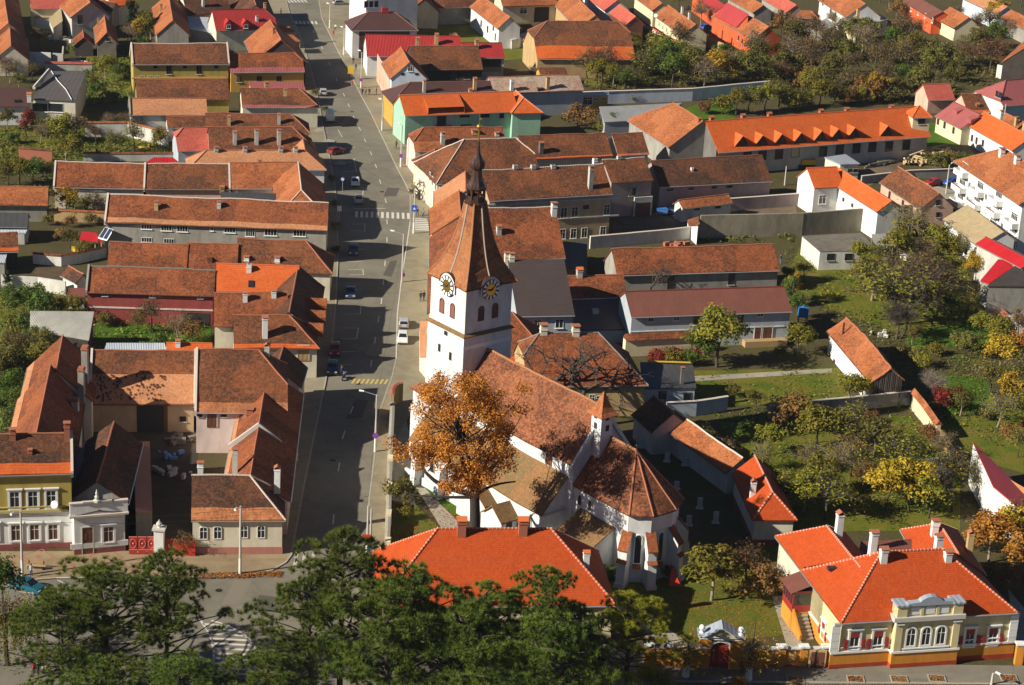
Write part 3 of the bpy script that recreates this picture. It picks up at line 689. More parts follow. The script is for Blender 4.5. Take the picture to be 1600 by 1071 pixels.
def wall_run(name, label, pts, h, t=0.35, mat='concrete', cap=None, cat='wall', group=None, capw=0.3, capo=0.12):
    """garden wall along ground pixels pts with height h (number or list)"""
    P_ = [G(*p) for p in pts]; root = empty(name, P_[0]); tag(root, label, cat, group)
    hs = h if isinstance(h, (list, tuple)) else [h] * len(pts)
    m_ = MB(); c_ = MB()
    for i in range(len(P_) - 1):
        a, b = P_[i] - P_[0], P_[i + 1] - P_[0]; d = (b - a); l = d.length
        if l < 0.01: continue
        d.normalize(); n = Vector((-d.y, d.x, 0)) * (t / 2); a = a - d * (0.0 if i else 0.0); b = b + d * (t * 0.45 if i < len(P_) - 2 else 0)
        k = max(1, int(l / 2.2))
        for j in range(k):
            p, q = a.lerp(b, j / k), a.lerp(b, (j + 1) / k)
            hp, hq = hs[i] + (hs[i + 1] - hs[i]) * j / k + 0.05 * noise.noise((p.x, p.y, 3)), hs[i] + (hs[i + 1] - hs[i]) * (j + 1) / k + 0.05 * noise.noise((q.x, q.y, 3))
            vs = [p - n, q - n, q + n, p + n]; vs = [(x.x, x.y, 0) for x in vs] + [(vs[0].x, vs[0].y, hp), (vs[1].x, vs[1].y, hq), (vs[2].x, vs[2].y, hq), (vs[3].x, vs[3].y, hp)]
            m_.faces(vs, [(0, 1, 5, 4), (2, 3, 7, 6), (4, 5, 6, 7)] + ([(3, 0, 4, 7)] if j == 0 else []) + ([(1, 2, 6, 5)] if j == k - 1 else []))
            if cap:
                o = n.normalized() * (t / 2 + capo); up = Vector((0, 0, 1))
                P0, Q0 = Vector((p.x, p.y, hp)), Vector((q.x, q.y, hq)); ln = (q - p).length
                for sg in (-1, 1):
                    e0, e1, r0, r1 = P0 + o * sg - up * .02, Q0 + o * sg - up * .02, P0 + up * capw, Q0 + up * capw
                    u0 = j * 2.2
                    c_.poly([e0, e1, r1, r0] if sg < 0 else [e1, e0, r0, r1], [(u0, 0), (u0 + ln, 0), (u0 + ln, .5), (u0, .5)])
                if j == 0: c_.poly([P0 - o, P0 + o, P0 + up * capw])
                if j == k - 1: c_.poly([Q0 + o, Q0 - o, Q0 + up * capw])
    m_.build('wall', mat, root)
    if cap: c_.build('coping', cap, root, fix=False)
    return root
# ------------------------------------------------------------------ ground, street, squares
def flat(name, pts, z, mat, parent=None, world=False):
    ps = [Vector((p[0], p[1], z)) if world else G(p[0], p[1], z) for p in pts]
    mb = MB(); mb.poly(ps, [(p.x, p.y) for p in ps])
    o = mb.build(name, mat, parent, fix=False); n = o.data.polygons[0].normal
    if n.z < 0: o.data.flip_normals()
    return tag(o, kind='structure')
def strip(name, pts, w, z, mat, h=None, dash=None, side=0.0):
    """ribbon (or raised kerb when h) along ground pixels"""
    P_ = [G(*p) for p in pts]; mb = MB()
    for i in range(len(P_) - 1):
        a, b = P_[i], P_[i + 1]; d = (b - a); l = d.length; d.normalize(); n = Vector((-d.y, d.x, 0))
        segs = [(0, l)] if not dash else [(k * sum(dash), min(l, k * sum(dash) + dash[0])) for k in range(int(l / sum(dash)) + 1) if k * sum(dash) < l]
        for s0, s1 in segs:
            p, q = a + d * s0, a + d * s1; o0, o1 = n * (side - w / 2), n * (side + w / 2)
            if h:
                v = [p + o0, q + o0, q + o1, p + o1]; mb.faces([(x.x, x.y, 0.0) for x in v] + [(x.x, x.y, h + 0.0013 * (i % 2)) for x in v], [(4, 5, 6, 7), (0, 1, 5, 4), (2, 3, 7, 6), (3, 0, 4, 7), (1, 2, 6, 5)])
            else: mb.poly([(x.x, x.y, z) for x in (p + o0, q + o0, q + o1, p + o1)])
    return tag(mb.build(name, mat, fix=bool(h)), kind='structure')
gm = MB(); gm.poly([(-900, -60, 0), (900, -60, 0), (900, 1600, 0), (-900, 1600, 0)]); tag(gm.build('ground', 'ground', fix=False), kind='structure')
LK = [(455, 868), (476, 754), (492, 676), (508, 600), (519, 540), (525, 470), (528, 400), (527, 330), (522, 280), (512, 232), (505, 200), (498, 160), (488, 115), (478, 85), (468, 55), (452, 20), (442, -20)]
RK = [(572, 872), (577, 780), (594, 642), (613, 588), (619, 562), (621, 490), (627, 440), (634, 395), (641, 345), (641, 304), (632, 284), (623, 268), (604, 228), (597, 214), (581, 180), (566, 153), (528, 80), (503, 29), (495, -20)]
flat('road', [(-200, 866), (440, 872)] + LK + RK[::-1] + [(585, 872), (700, 900), (1100, 1062), (1700, 1066), (1700, 1200), (-200, 1200)], 0.012, 'asphalt')
flat('pavement', LK + [(380, -20), (425, 60), (440, 120), (455, 250), (490, 320), (500, 420), (480, 560), (455, 700), (438, 868)], 0.13, 'pavement')
flat('pavement', RK + [(600, -20), (640, 60), (680, 140), (720, 250), (730, 420), (700, 560), (640, 650), (610, 700), (606, 800), (600, 876)], 0.13, 'pavement')
strip('kerb', LK, 0.22, 0, 'kerb_stone', h=0.15); strip('kerb', RK, 0.22, 0, 'kerb_stone', h=0.15)
SQ = [(-60, 925), (0, 920), (60, 906), (88, 904), (200, 903), (290, 903), (340, 902), (395, 898), (425, 892), (446, 880), (455, 868)]
flat('pavement', SQ + [(436, 860), (-60, 862)], 0.125, 'plaza'); strip('kerb', SQ, 0.25, 0, 'kerb_stone', h=0.14)
flat('pavement', [(985, 1068), (1000, 1036), (1290, 1036), (1700, 1042), (1700, 1070), (1300, 1069)], 0.12, 'asphalt')
strip('kerb', [(960, 1074), (1055, 1066), (1300, 1068), (1700, 1071)], 0.25, 0, 'kerb_stone', h=0.15)
flat('road', [(425, 3), (300, -30), (900, -60), (565, 12), (500, 24), (470, 20)], 0.02, 'asphalt')
flat('path', [(1260, 310), (1300, 330), (1420, 250), (1600, 330), (1640, 300), (1500, 225), (1400, 238)], 0.015, 'yard_dirt')
flat('road', [(1400, 275), (1500, 300), (1500, 318), (1470, 330), (1430, 300)], 0.03, 'path_concrete')
flat('yard', [(960, 330), (1240, 300), (1245, 335), (1080, 345), (1070, 372), (955, 378)], 0.016, 'yard_dirt')
flat('yard', [(135, 620), (305, 620), (315, 860), (205, 864), (200, 700), (130, 690)], 0.016, 'shade_dark_yard')
# road markings
def mark(pts, w=0.14, dash=None, mat='marking', z=0.022): return strip('road_marking', pts, w, z, mat, dash=dash)
DASH = [(521, 812), (529.6, 730), (537, 680), (549.5, 641), (580, 568), (586, 532), (591.5, 499), (596, 471), (599, 441), (601.5, 412), (604.6, 375), (604.8, 347), (602.6, 314), (594, 284), (587.4, 260), (579.6, 240), (570.5, 220), (562, 201.5), (553, 184), (545, 165), (537.4, 148.5), (526, 125), (515, 100), (503, 75), (490, 50)]
dm = MB()
for i, (u, v) in enumerate(DASH):
    a = G(u, v); b = G(*DASH[min(i + 1, len(DASH) - 1)]) if i < len(DASH) - 1 else a + (a - G(*DASH[i - 1])); d = (b - a).normalized(); n = Vector((-d.y, d.x, 0)) * .08
    p, q = a - d * 1.5, a + d * 1.5; dm.poly([(x.x, x.y, 0.022) for x in (p - n, q - n, q + n, p + n)])
tag(dm.build('road_marking', 'marking', fix=False), kind='structure')
mark([(619, 562), (621, 490), (627, 440), (634, 395), (641, 348)], 0.16, z=0.16)
cw = MB()      # zebra crossings: one bar is one quad
def zebra(a, b, n, hl):
    A, B = G(*a), G(*b); d = (B - A) / n; e = d.normalized(); f = Vector((-e.y, e.x, 0))
    for k in range(n):
        c = A + d * (k + .5); h = d * .26
        cw.poly([(x.x, x.y, 0.023) for x in (c - h - f * hl, c + h - f * hl, c + h + f * hl, c - h + f * hl)])
zebra((553, 335), (642, 338), 11, 1.9); zebra((435, 35), (497, 36), 10, 1.8); zebra((432, 3), (480, 2), 9, 1.5)
tag(cw.build('road_marking', 'marking', fix=False), kind='structure')
cw = MB()
A, B = G(655, 342), G(660, 362)
for k in range(7):
    c = A.lerp(B, (k + .5) / 7); cw.poly([(c.x - 1.3, c.y - .35, 0.15), (c.x + 1.4, c.y - .3, 0.15), (c.x + 1.4, c.y + .3, 0.15), (c.x - 1.3, c.y + .25, 0.15)])
tag(cw.build('road_marking', 'marking', fix=False), kind='structure')
mark([(552, 327), (603, 326)], 0.2)
for pts in ([(551, 351), (570, 350), (570, 362), (548, 361)], [(548, 375), (569, 375)], [(541, 390), (569, 390)], [(541, 409), (566, 409)], [(544, 422), (567, 421), (568, 430), (545, 430)], [(543, 453), (566, 453)], [(540, 478), (564, 478), (563, 491), (541, 491)], [(536, 513), (560, 513), (557, 530), (533, 530)], [(532, 550), (554, 550)], [(530, 570), (551, 570)], [(556, 294), (568, 294), (566, 310)], [(534, 269), (557, 268), (553, 248)], [(506, 242), (524, 236), (555, 230)], [(498, 215), (512, 253)], [(528, 203), (535, 215)], [(536, 255), (558, 252)]):
    mark(pts, 0.13)
zb = MB()
A, B = G(549, 596), G(607, 597)
for k in range(8):
    p, q = A.lerp(B, k / 8), A.lerp(B, (k + .55) / 8); zb.poly([(p.x, p.y - 1, .022), (q.x, q.y - 1, .022), (q.x + .3, q.y + 1, .022), (p.x + .3, p.y + 1, .022)])
tag(zb.build('road_marking', 'marking_yellow', fix=False), kind='structure')
# painted island on the lower road
LI = [(312, 968), (324, 985), (331, 1000), (334, 1018), (334, 1035), (328, 1052)]; RI = [(330, 970), (352, 976), (372, 986), (388, 998), (399, 1012), (401, 1028), (396, 1050)]
mark(LI, 0.28); mark(RI, 0.28)
hm = MB()
def at_v(L, v):
    for (u0, v0), (u1, v1) in zip(L, L[1:]):
        if v0 <= v <= v1: return u0 + (u1 - u0) * (v - v0) / (v1 - v0)
    return L[-1][0] if v > L[-1][1] else L[0][0]
v = 974.0
while v < 1050:
    p = [G(at_v(LI, v), v), G(at_v(RI, v + 3), v + 3), G(at_v(RI, v + 6), v + 6), G(at_v(LI, v + 3), v + 3)]
    hm.poly([(x.x, x.y, 0.022) for x in p]); v += 7.6
tag(hm.build('road_marking', 'marking', fix=False), kind='structure')
mark([(90, 907), (138, 929)], 0.16, z=0.022); mark([(88, 905), (200, 904)], 0.18, z=0.15); mark([(142, 905), (176, 921), (182, 926)], 0.16); mark([(30, 925), (95, 932)], 0.14)
for k in range(3): mark([(160 + k * 15, 906), (150 + k * 15, 914)], 0.5)
cwb = MB()
for u in (461, 474, 488):
    p = [G(u - 3, 884), G(u + 3, 884), G(u + 5, 863), G(u, 863)]; cwb.poly([(x.x, x.y, .022) for x in p])
tag(cwb.build('road_marking', 'marking', fix=False), kind='structure')
dmd = MB()   # red diamonds laid into the square's paving
for u, v in ((113, 882), (216, 881), (60, 870), (166, 870), (20, 880)):
    c = G(u, v, 0.131)
    for s0, s1 in ((2.2, 1.9), (0.5, 0.0)):
        o_ = [c + Vector(q) * s0 for q in ((1, 0, 0), (0, 1, 0), (-1, 0, 0), (0, -1, 0))]; i_ = [c + Vector(q) * s1 for q in ((1, 0, 0), (0, 1, 0), (-1, 0, 0), (0, -1, 0))]
        for k in range(4): dmd.poly([o_[k], o_[(k + 1) % 4], i_[(k + 1) % 4], i_[k]] if s1 else [o_[k], o_[(k + 1) % 4], c])
tag(dmd.build('paving_inlay', 'plaza_red', fix=False), kind='structure')
# lawns, paths and planted ground
for pts, mt in (([(614, 782), (650, 790), (688, 826), (612, 848)], 'leafy_lawn'), ([(664, 762), (690, 764), (724, 806), (722, 822)], 'green_lawn'), ([(1060, 580), (1310, 575), (1330, 622), (1080, 640)], 'lawn'),
                ([(1125, 660), (1420, 650), (1500, 720), (1500, 830), (1250, 830), (1180, 760)], 'lawn'), ([(1410, 505), (1490, 500), (1560, 500), (1570, 540), (1420, 545)], 'green_lawn'), ([(1455, 585), (1540, 590), (1560, 640), (1480, 650)], 'green_lawn'),
                ([(1250, 385), (1500, 395), (1540, 500), (1400, 520), (1290, 480), (1225, 440)], 'lawn'), ([(940, 880), (1240, 840), (1255, 990), (1100, 1005), (1010, 1000), (945, 930)], 'leafy_lawn'), ([(1065, 170), (1145, 150), (1150, 190), (1080, 190)], 'green_lawn'),
                ([(0, 455), (110, 455), (140, 540), (0, 560)], 'lawn'), ([(150, 500), (330, 490), (330, 540), (150, 545)], 'green_lawn'), ([(0, 200), (200, 195), (290, 235), (250, 250), (0, 260)], 'lawn'), ([(60, 415), (100, 418), (98, 445), (48, 440)], 'ploughed'),
                ([(1440, 660), (1600, 640), (1600, 740), (1530, 720)], 'lawn'), ([(1420, 190), (1490, 195), (1500, 228), (1430, 230)], 'green_lawn'), ([(900, 90), (1080, 60), (1150, 120), (920, 135)], 'lawn'), ([(135, 80), (205, 80), (205, 160), (135, 160)], 'lawn'), ([(780, 75), (830, 75), (830, 92), (780, 95)], 'lawn'), ([(640, 30), (760, 30), (775, 68), (650, 68)], 'lawn')):
    LZ = globals().get('LZ', .014) + .0017; flat('lawn', pts, LZ, mt)
flat('path', [(650, 762), (664, 763), (722, 822), (735, 855), (700, 860), (690, 826)], 0.045, 'path_concrete')
flat('path', [(632, 640), (612, 700), (612, 782), (650, 790), (640, 760), (650, 735)], 0.045, 'path_concrete')
flat('path', [(1085, 588), (1300, 576), (1300, 582), (1085, 596)], 0.045, 'path_concrete')
flat('path', [(1206, 932), (1222, 930), (1255, 1010), (1230, 1012)], 0.045, 'path_concrete')
flat('path', [(1200, 884), (1230, 882), (1230, 888), (1202, 890)], 0.045, 'path_concrete')
flat('path', [(940, 922), (962, 925), (1068, 1000), (1040, 1012), (990, 985)], 0.045, 'path_concrete')
flat('path', [(1575, 920), (1600, 950), (1640, 1030), (1590, 1035)], 0.045, 'path_concrete')
# slope below the lookout, out of the picture, where the nearest pines root
hb = MB(); hb.faces([(-300, -40, 0.3), (300, -40, 0.3), (300, 172, 0.02), (-300, 172, 0.02), (-300, -40, 60), (300, -40, 60)], [(5, 4, 3, 2)]); tag(hb.build('hillside', 'ground', fix=False), kind='structure')
prn = random.Random(6)   # patched and worn stretches of asphalt, manhole covers
for k, (u, v, w_, l_) in enumerate(((560, 640, 2.2, 7), (500, 760, 1.6, 9), (545, 740, 1.2, 5), (612, 300, 2.5, 6), (590, 330, 1.5, 8), (575, 250, 1.8, 5), (610, 420, 1.4, 9), (575, 470, 2, 4), (540, 190, 1.6, 6), (420, 945, 3, 4), (370, 925, 2, 6), (520, 70, 3, 5), (470, 40, 4, 3), (450, 985, 2.5, 5), (585, 545, 1.6, 6))):
    p = G(u, v); q = [(p.x + sx * w_ * prn.uniform(.8, 1.2) + sy * .6, p.y + sy * l_ * prn.uniform(.8, 1.2)) for sx, sy in ((-.5, -.5), (.5, -.5), (.5, .5), (-.5, .5))]
    flat('road_patch', q, .0165 + .0002 * k, plain('patch_light', (0.2, 0.175, 0.125), .9) if k % 3 else plain('patch_dark', (0.085, 0.075, 0.06), .9), world=True)
for u, v in ((342, 923), (597, 300), (560, 600), (520, 720), (602, 440), (550, 175)):
    p = G(u, v); flat('manhole_cover', [(p.x + .45 * math.cos(t * .524), p.y + .45 * math.sin(t * .524)) for t in range(12)], .0205, 'iron', world=True)
# ------------------------------------------------------------------ houses west of the street
def row(*a, **k): return house(*a, **k)
TH = h = house('town_house', 'two storey town house, olive upper floor over white ground floor', 'house', (-45, 680), (110, 676), (50, 742), 10.3, 'old_dark', 'olive', 44, band=(0.27, 'new_orange'), par=(0, 1), parmat='mortar', plinth=('plinth_dark', 0.8), bk=2.3)
wf = MB(); x0, x1 = -h.xw[0], h.xw[1]
wf.box(x0, x1 + .05, h.yw - .05, h.yw + .008, 0.8, 5.1); h.add(wf, 'ground_floor_facing', 'white')
wf = MB(); wf.box(x0, x1 + .1, h.yw - .05, h.yw + .3, 5.1, 5.45); wf.box(x0, x1 + .1, h.yw - .05, h.yw + .16, 5.75, 5.9); wf.box(x0, x1, h.yw, h.yw + .35, 9.9, 10.2); h.add(wf, 'cornice', plaster('plaster_olive_trim', (0.5, 0.4, 0.16), 0.3))
h.wins([23, 51.5, 80], [782, 781, 780], 1.15, 2.3, 'trim'); h.wins([25, 54, 83], [833, 832, 831.5], 1.15, 2.1, 'blind'); h.wins([27, 55, 83], 858, 0.8, 0.45, 'vent'); h.wins([-10], 832, 1.1, 2.1, 'blind')
h.chim(20, 690, 672, 0.7, 'brick_red', 'flat'); h.chim(105, 690, 662, 0.7, 'brick_red', 'flat'); h.chim(47, 712, 704, 0.5, 'brick_red', 'flat')
sd_ = MB(); sd_.lathe([(0.02, 0), (0.35, 0.05), (0.5, 0.14), (0.5, 0.17), (0.3, 0.08)], 14); o = sd_.build('satellite_dish', 'white_paint', None, smooth=True); o.rotation_euler = (R(-65), 0, R(160)); o.location = h.world((0, 0, 0)); p = h.hit(86, 789, (0, h.yw + .5, 0), (0, 1, 0)); o.location = h.world(p); tag(o, 'white satellite dish on the olive town house', 'satellite dish')
# white shop-front house with parapet
h = house('white_house', 'low white house with parapet and carved finial beside the red gate', 'house', (154, 797), (124, 700), (202, 806), 5.4, 'bitumen', 'white', 9, caps='cap_dark', plinth=('plinth_dark', 0.7), bk=0.95)
def facade_box(h, u0, u1, v, y0, y1, z0, z1, nm, mt, sd='f'):
    pt, nr, a = h.side(sd); p = h.hit(u0, v, pt, nr); q = h.hit(u1, v, pt, nr); m_ = MB()
    n = Vector(nr)
    P0, Q0 = Vector((p.x, p.y, 0)), Vector((q.x, q.y, 0))
    vs = [P0 + n * y0, Q0 + n * y0, Q0 + n * y1, P0 + n * y1]
    m_.faces([(x.x, x.y, z0) for x in vs] + [(x.x, x.y, z1) for x in vs], [(0, 1, 2, 3), (4, 5, 6, 7), (0, 1, 5, 4), (1, 2, 6, 5), (2, 3, 7, 6), (3, 0, 4, 7)], [[(0, 0), (1, 0), (1, 1), (0, 1)]] * 6)
    return h.add(m_, nm, mt)
FS = 'a'
facade_box(h, 110, 200, 835, -.3, .12, 5.5, 7.0, 'parapet', 'white', FS); facade_box(h, 108.5, 201, 835, -.3, .42, 5.25, 5.5, 'cornice', 'mortar', FS); facade_box(h, 109, 200.6, 835, -.34, .2, 7.0, 7.14, 'parapet_coping', 'mortar', FS)
facade_box(h, 110, 200, 835, -.1, .1, 0.9, 1.6, 'base_course', 'white', FS)
h.win(169.5, 835, 1.25, 2.1, 'blind', FS); h.door(137, 845, 1.25, 3.6, 'brown_paint', FS)
m_ = MB(); p = h.hit(151.5, 793, *h.side(FS)[:2]); m_.lathe([(0.45, 0), (0.45, .25), (0.2, .35), (0.3, .7), (0.12, .95), (0.2, 1.1), (0.02, 1.7)], 8, (p.x + .05, p.y, 7.1)); m_.box(p.x - .1, p.x + .3, p.y - 1.8, p.y + 1.8, 7.1, 7.3); h.add(m_, 'finial', 'stone_trim')
s = slab('shed', 'red metal lean-to roof darkened for the shaded yard behind white house', 'shed', [(238, 800, 4), (212, 800, 5), (209, 690, 5), (234, 690, 4)], 'rust_metal', 'darkgrey')  # dark roof and wall colours deepen the yard's shade
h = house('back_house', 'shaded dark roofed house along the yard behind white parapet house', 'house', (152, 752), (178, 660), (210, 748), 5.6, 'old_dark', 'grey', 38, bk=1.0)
# long house with west slope lit
LH = h = house('long_house', 'long house with lit orange tiled west slope beside tall grey chimneys', 'house', (57, 676), (79, 571), (19, 660), 6.0, 'old_red', 'ivory', 44, band=(0.22, 'pale_tile'), bk=1.0, zr=11.2)
h2 = house('wing', None, None, (88, 577), (98, 525), (44, 570), 6.0, 'old_red', 'ivory', 44, band=(0.2, 'pale_tile'), root=h, hip=(0, 0), zr=10.9)
def stack(label, u, vb, vt, w, mat='grey', d=None):
    p = G(u, vb, 5.0); z = height_at(p, vt); m_ = MB(); d = d or w
    r = empty('chimney_stack', (p.x, p.y, 0)); tag(r, label, 'chimney')
    m_.box(-w / 2, w / 2, -d / 2, d / 2, 0, z - .4); m_.build('shaft', mat, r)
    m_ = MB(); m_.box(-w * .6, w * .6, -d * .6, d * .6, z - .4, z - .22); m_.box(-w * .5, w * .5, -d * .5, d * .5, z - .22, z); m_.build('cap', 'cap_tile', r); return r
stack('tallest grey chimney shaft beside the courtyard barn', 134, 620, 541, 0.85, 'grey', 1.2); stack('middle grey chimney shaft in the shaded courtyard', 128, 640, 574, 0.8, 'grey', 1.1); stack('low chimney shaft with white round cowl in the shaded yard', 118, 660, 622, 0.9, 'greywhite', 1.0)
# courtyard barn and pink house
h = house('courtyard_barn', 'barn with two-tone roof, dark tiles above pale tiles, open gateway', 'barn', (145, 547), (304, 548), (220, 632), 4.4, 'old_brown', 'beige', 37, band=(0.55, 'pale_tile'), par=(1, 1), parmat='mortar')
facade_box(h, 214, 256, 640, -.3, .06, 0, 4.2, 'gateway', 'matt_black'); facade_box(h, 256, 262, 640, -.1, .1, 0, 4.3, 'gate_post', 'brown_paint'); h.win(286, 655, 0.9, 0.8, 'dark')  # gateway is a black panel, its inner shade painted on
m_ = MB(); sl_ = (h.zr - h.ze) / h.w; rn = random.Random(4)
for _ in range(130):
    x, t = rn.uniform(-h.L + 4, h.L - .5), rn.uniform(.04, .52); y = h.w * (1 - t); z = h.ze + (h.zr - h.ze) * t + .14; a_ = rn.uniform(.06, .17); m_.poly([(x - a_, y + .13, z - .13 * sl_), (x + a_, y + .13, z - .13 * sl_), (x + a_, y - .13, z + .13 * sl_), (x - a_, y - .13, z + .13 * sl_)])
h.add(m_, 'missing_tiles', 'old_dark', fix=False)['kind'] = 'stuff'
h = house('pink_house', 'pinkish courtyard house with dark speckled roof and orange eave strip', 'house', (309, 546), (405, 547), (330, 645), 6.2, 'old_brown', 'pinkwhite', 42, band=(0.16, 'band_tile'), hip=(0, .55), par=(1, 0), parmat='mortar')
h.door(331, 655, 1.3, 2.4, 'brown_paint'); h.wins([312, 350], 648, 0.8, 0.6, 'dark')
# corner house on the square, running up the street
ch_ = house('corner_house', 'cream corner house with pink plinth between square and street', 'house', (302, 744), (391, 744), (370, 814), 4.9, 'old_dark', 'ivory', 43, hip=(0, 1), band=(0.28, 'band_tile'), plinth=('plinth_pink', 1.1), mortar=True, caps='mortar')
ch_.wins([318, 340, 381, 408], [833, 832.5, 831, 831], 1.0, 1.75, 'segment'); ch_.chim(313, 746, 724, 0.7, 'white', 'flat', back=True)
w2 = house('wing', None, None, (391, 744), (418, 581), (351, 742), 4.9, 'old_red', 'pinkwhite', 41, band=(0.15, 'pale_tile'), root=ch_, caps='cap_tile', bk=1.36)
w2.chim(363, 744, 703, 0.7, 'greywhite', 'flat'); w2.chim(385, 652, 640, 0.9, 'brick_red', 'flat')
h = w2
p0 = w2.local(G(404, 666, w2.zr)); q = MB()
for sg, wd in ((1, w2.w + .2), (-1, w2.wb + .2)):
    z1 = w2.ze if sg == 1 else w2.zr - (w2.zr - w2.ze) / w2.w * w2.wb
    q.faces([(p0.x - .2, 0, w2.zr + .5), (p0.x + .2, 0, w2.zr + .5), (p0.x + .2, sg * wd, z1 + .5), (p0.x - .2, sg * wd, z1 + .5), (p0.x - .2, 0, w2.zr - .4), (p0.x + .2, 0, w2.zr - .4), (p0.x + .2, sg * wd, z1 - .4), (p0.x - .2, sg * wd, z1 - .4)], [(0, 1, 2, 3), (0, 3, 7, 4), (1, 5, 6, 2), (3, 2, 6, 7)])
w2.add(q, 'fire_wall', 'stone_trim')
p = w2.local(G(433, 760, 7)); w2.chimney((p.x, min(p.y, -w2.wb * .45), 7.0), height_at(w2.world((p.x, p.y, 0)), 728), 0.75, 'white', 'hood')
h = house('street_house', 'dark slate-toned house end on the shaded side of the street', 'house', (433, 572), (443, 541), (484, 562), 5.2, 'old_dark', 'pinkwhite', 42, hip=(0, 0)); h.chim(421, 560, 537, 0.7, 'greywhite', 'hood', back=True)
h = house('maroon_barn', 'long maroon walled barn with mottled red roof', 'barn', (140, 416), (335, 422), (240, 460), 5.3, 'old_red', 'maroon', 40, par=(1, 0), parmat='grey', caps='cap_grey')
h.wins([164, 238, 313], [460, 462, 464], 0.9, 0.6, 'cross'); facade_box(h, 140, 333, 470, -.1, .12, 2.6, 2.85, 'string_course', 'pinkwhite'); facade_box(h, 283, 328, 480, -.3, .05, 0, 2.2, 'archway', 'matt_black')  # black panel paints the shade inside the archway
h = house('orange_house', 'house with bright new orange roof among old roofs by the street', 'house', (340, 412), (466, 416), (400, 457), 5.8, 'new_orange', 'greywhite', 40, caps='cap_bright', hip=(0, 0))
h.chim(389, 427, 413, 0.75, 'white', 'none'); sk = MB(); p = h.hit(392.5, 444, (0, 0, h.zr + .08), (0, (h.zr - h.ze) / h.w, 1)); sk.box(-.45, .45, -.6, .6, 0, .08); o = sk.build('skylight', ['glass'], h.root); h._place(o, p); o.rotation_euler.x = -math.atan2(h.zr - h.ze, h.w)
w2 = house('wing', None, None, (452, 487), (466, 416), (508, 440), 5.2, 'old_dark', 'pinkwhite', 38, root=h, caps='cap_tile')
dm_ = []
for k, (u, v) in enumerate(((499, 474), (497, 493), (493, 513))):
    p = w2.hit(u - 10, v, (0, 0, w2.zr), (0, (w2.zr - w2.ze) / w2.w, 1)); m_ = MB(); m_.cur = 0
    m_.faces([(p.x - .9, p.y + 2.2, p.z - 1.2), (p.x + .9, p.y + 2.2, p.z - 1.2), (p.x + .9, p.y + 2.2, p.z), (p.x, p.y + 2.2, p.z + .9), (p.x - .9, p.y + 2.2, p.z), (p.x - .9, p.y - .6, p.z), (p.x, p.y - .9, p.z + .9), (p.x + .9, p.y - .6, p.z)], [(0, 1, 2, 3, 4), (0, 4, 5), (1, 7, 2), (4, 3, 6, 5), (3, 2, 7, 6)], [[(0, 0)] * 5, [(0, 0)] * 3, [(0, 0)] * 3, [(0, 0), (1, 0), (1, 2), (0, 2)], [(0, 0), (1, 0), (1, 2), (0, 2)]]); w2.add(m_, 'dormer', 'old_red')
h = house('patched_house', 'mottled old roof house with two white chimneys below the orange roof', 'house', (336, 457), (448, 458), (350, 510), 5.0, 'old_red', 'ivory', 38)
h.chim(383, 474, 455, 0.7, 'white', 'hood'); h.chim(428, 468, 452, 0.7, 'white', 'hood')
h = house('tall_chimney_house', 'brown roofed house with one big pale chimney casting long shadow', 'house', (366, 493), (452, 493), (430, 545), 5.0, 'old_brown', 'ivory', 40, hip=(0, 1), band=(0.12, 'new_orange'))
h.chim(414, 531, 493, 0.8, 'white', 'hood'); h.door(474, 552, 1.6, 2.4, 'timber')
a = house('row_house', 'westmost ruddy roof of the joined row above the maroon barn', 'house', (173, 378), (293, 382), (230, 422), 5.0, 'old_red', 'ivory', 38, hip=(0, 0))
b_ = house('row_house', 'middle ruddy roof of the joined row above the maroon barn', 'house', (295, 380), (371, 382), (330, 424), 5.0, 'old_red', 'ivory', 38)
p = b_.hit(328, 408, (0, 0, b_.zr), (0, (b_.zr - b_.ze) / b_.w, 1)); m_ = MB(); m_.box(p.x - .4, p.x + .4, p.y - 1, p.y + .3, p.z - .5, p.z + .5); b_.add(m_, 'dormer', 'old_dark')
c_ = house('row_house', 'street end of the joined row with hipped brown roof', 'house', (373, 373), (478, 377), (500, 427), 5.0, 'old_brown', 'ivory', 40, hip=(0, 1)); c_.chim(385, 411, 402, 0.8, 'white', 'flat'); c_.chim(433, 411, 403, 0.8, 'white', 'flat')
h = house('long_grey_house', 'long two storey grey house with pale orange eave strip and white windows', 'house', (170, 304), (512, 317), (340, 354), 6.2, 'old_red', 'grey', 39, band=(0.17, 'pale_tile'), par=(1, 0), parmat='mortar', caps='mortar')
h.wins([229, 260, 285], [353, 355.5, 357], 1.9, 1.3, 'triple'); h.wins([331], 357, 0.6, 1.0); h.wins([359], 359, 2.0, 1.2, 'triple'); h.wins([391], 363, 1.6, 1.6, 'triple'); h.wins([423, 468], [363, 364], 2.2, 1.3, 'triple'); h.wins([229, 264], [375, 377], 1.8, 0.9, 'triple')
h.chim(244, 330, 316, 0.65, 'tan', 'flat'); h.chim(342, 328, 316, 0.65, 'greywhite', 'flat')
a = house('row_house', 'westmost roof of the long row north of the grey house', 'house', (88, 253), (226, 256), (150, 294), 4.2, 'old_red', 'ivory', 38, par=(1, 1), parmat='mortar', caps='mortar')
a = house('row_house', 'middle salmon walled roof of the long row north of grey house', 'house', (229, 256), (357, 257), (300, 296), 4.2, 'old_brown', 'pink', 38, par=(0, 1), parmat='mortar', caps='mortar')
h = house('row_house', 'street end house of long row with bright patched roof and dark gable', 'house', (361, 254), (466, 254), (400, 295), 4.4, 'old_orange', 'ivory', 38)
w2 = house('wing', None, None, (471, 297), (466, 254), (505, 285), 4.8, 'old_orange', 'pinkwhite', 40, root=h, hip=(.8, 0), caps='mortar'); w2.chim(446, 283, 262, 0.7, 'tan', 'flat', back=False)
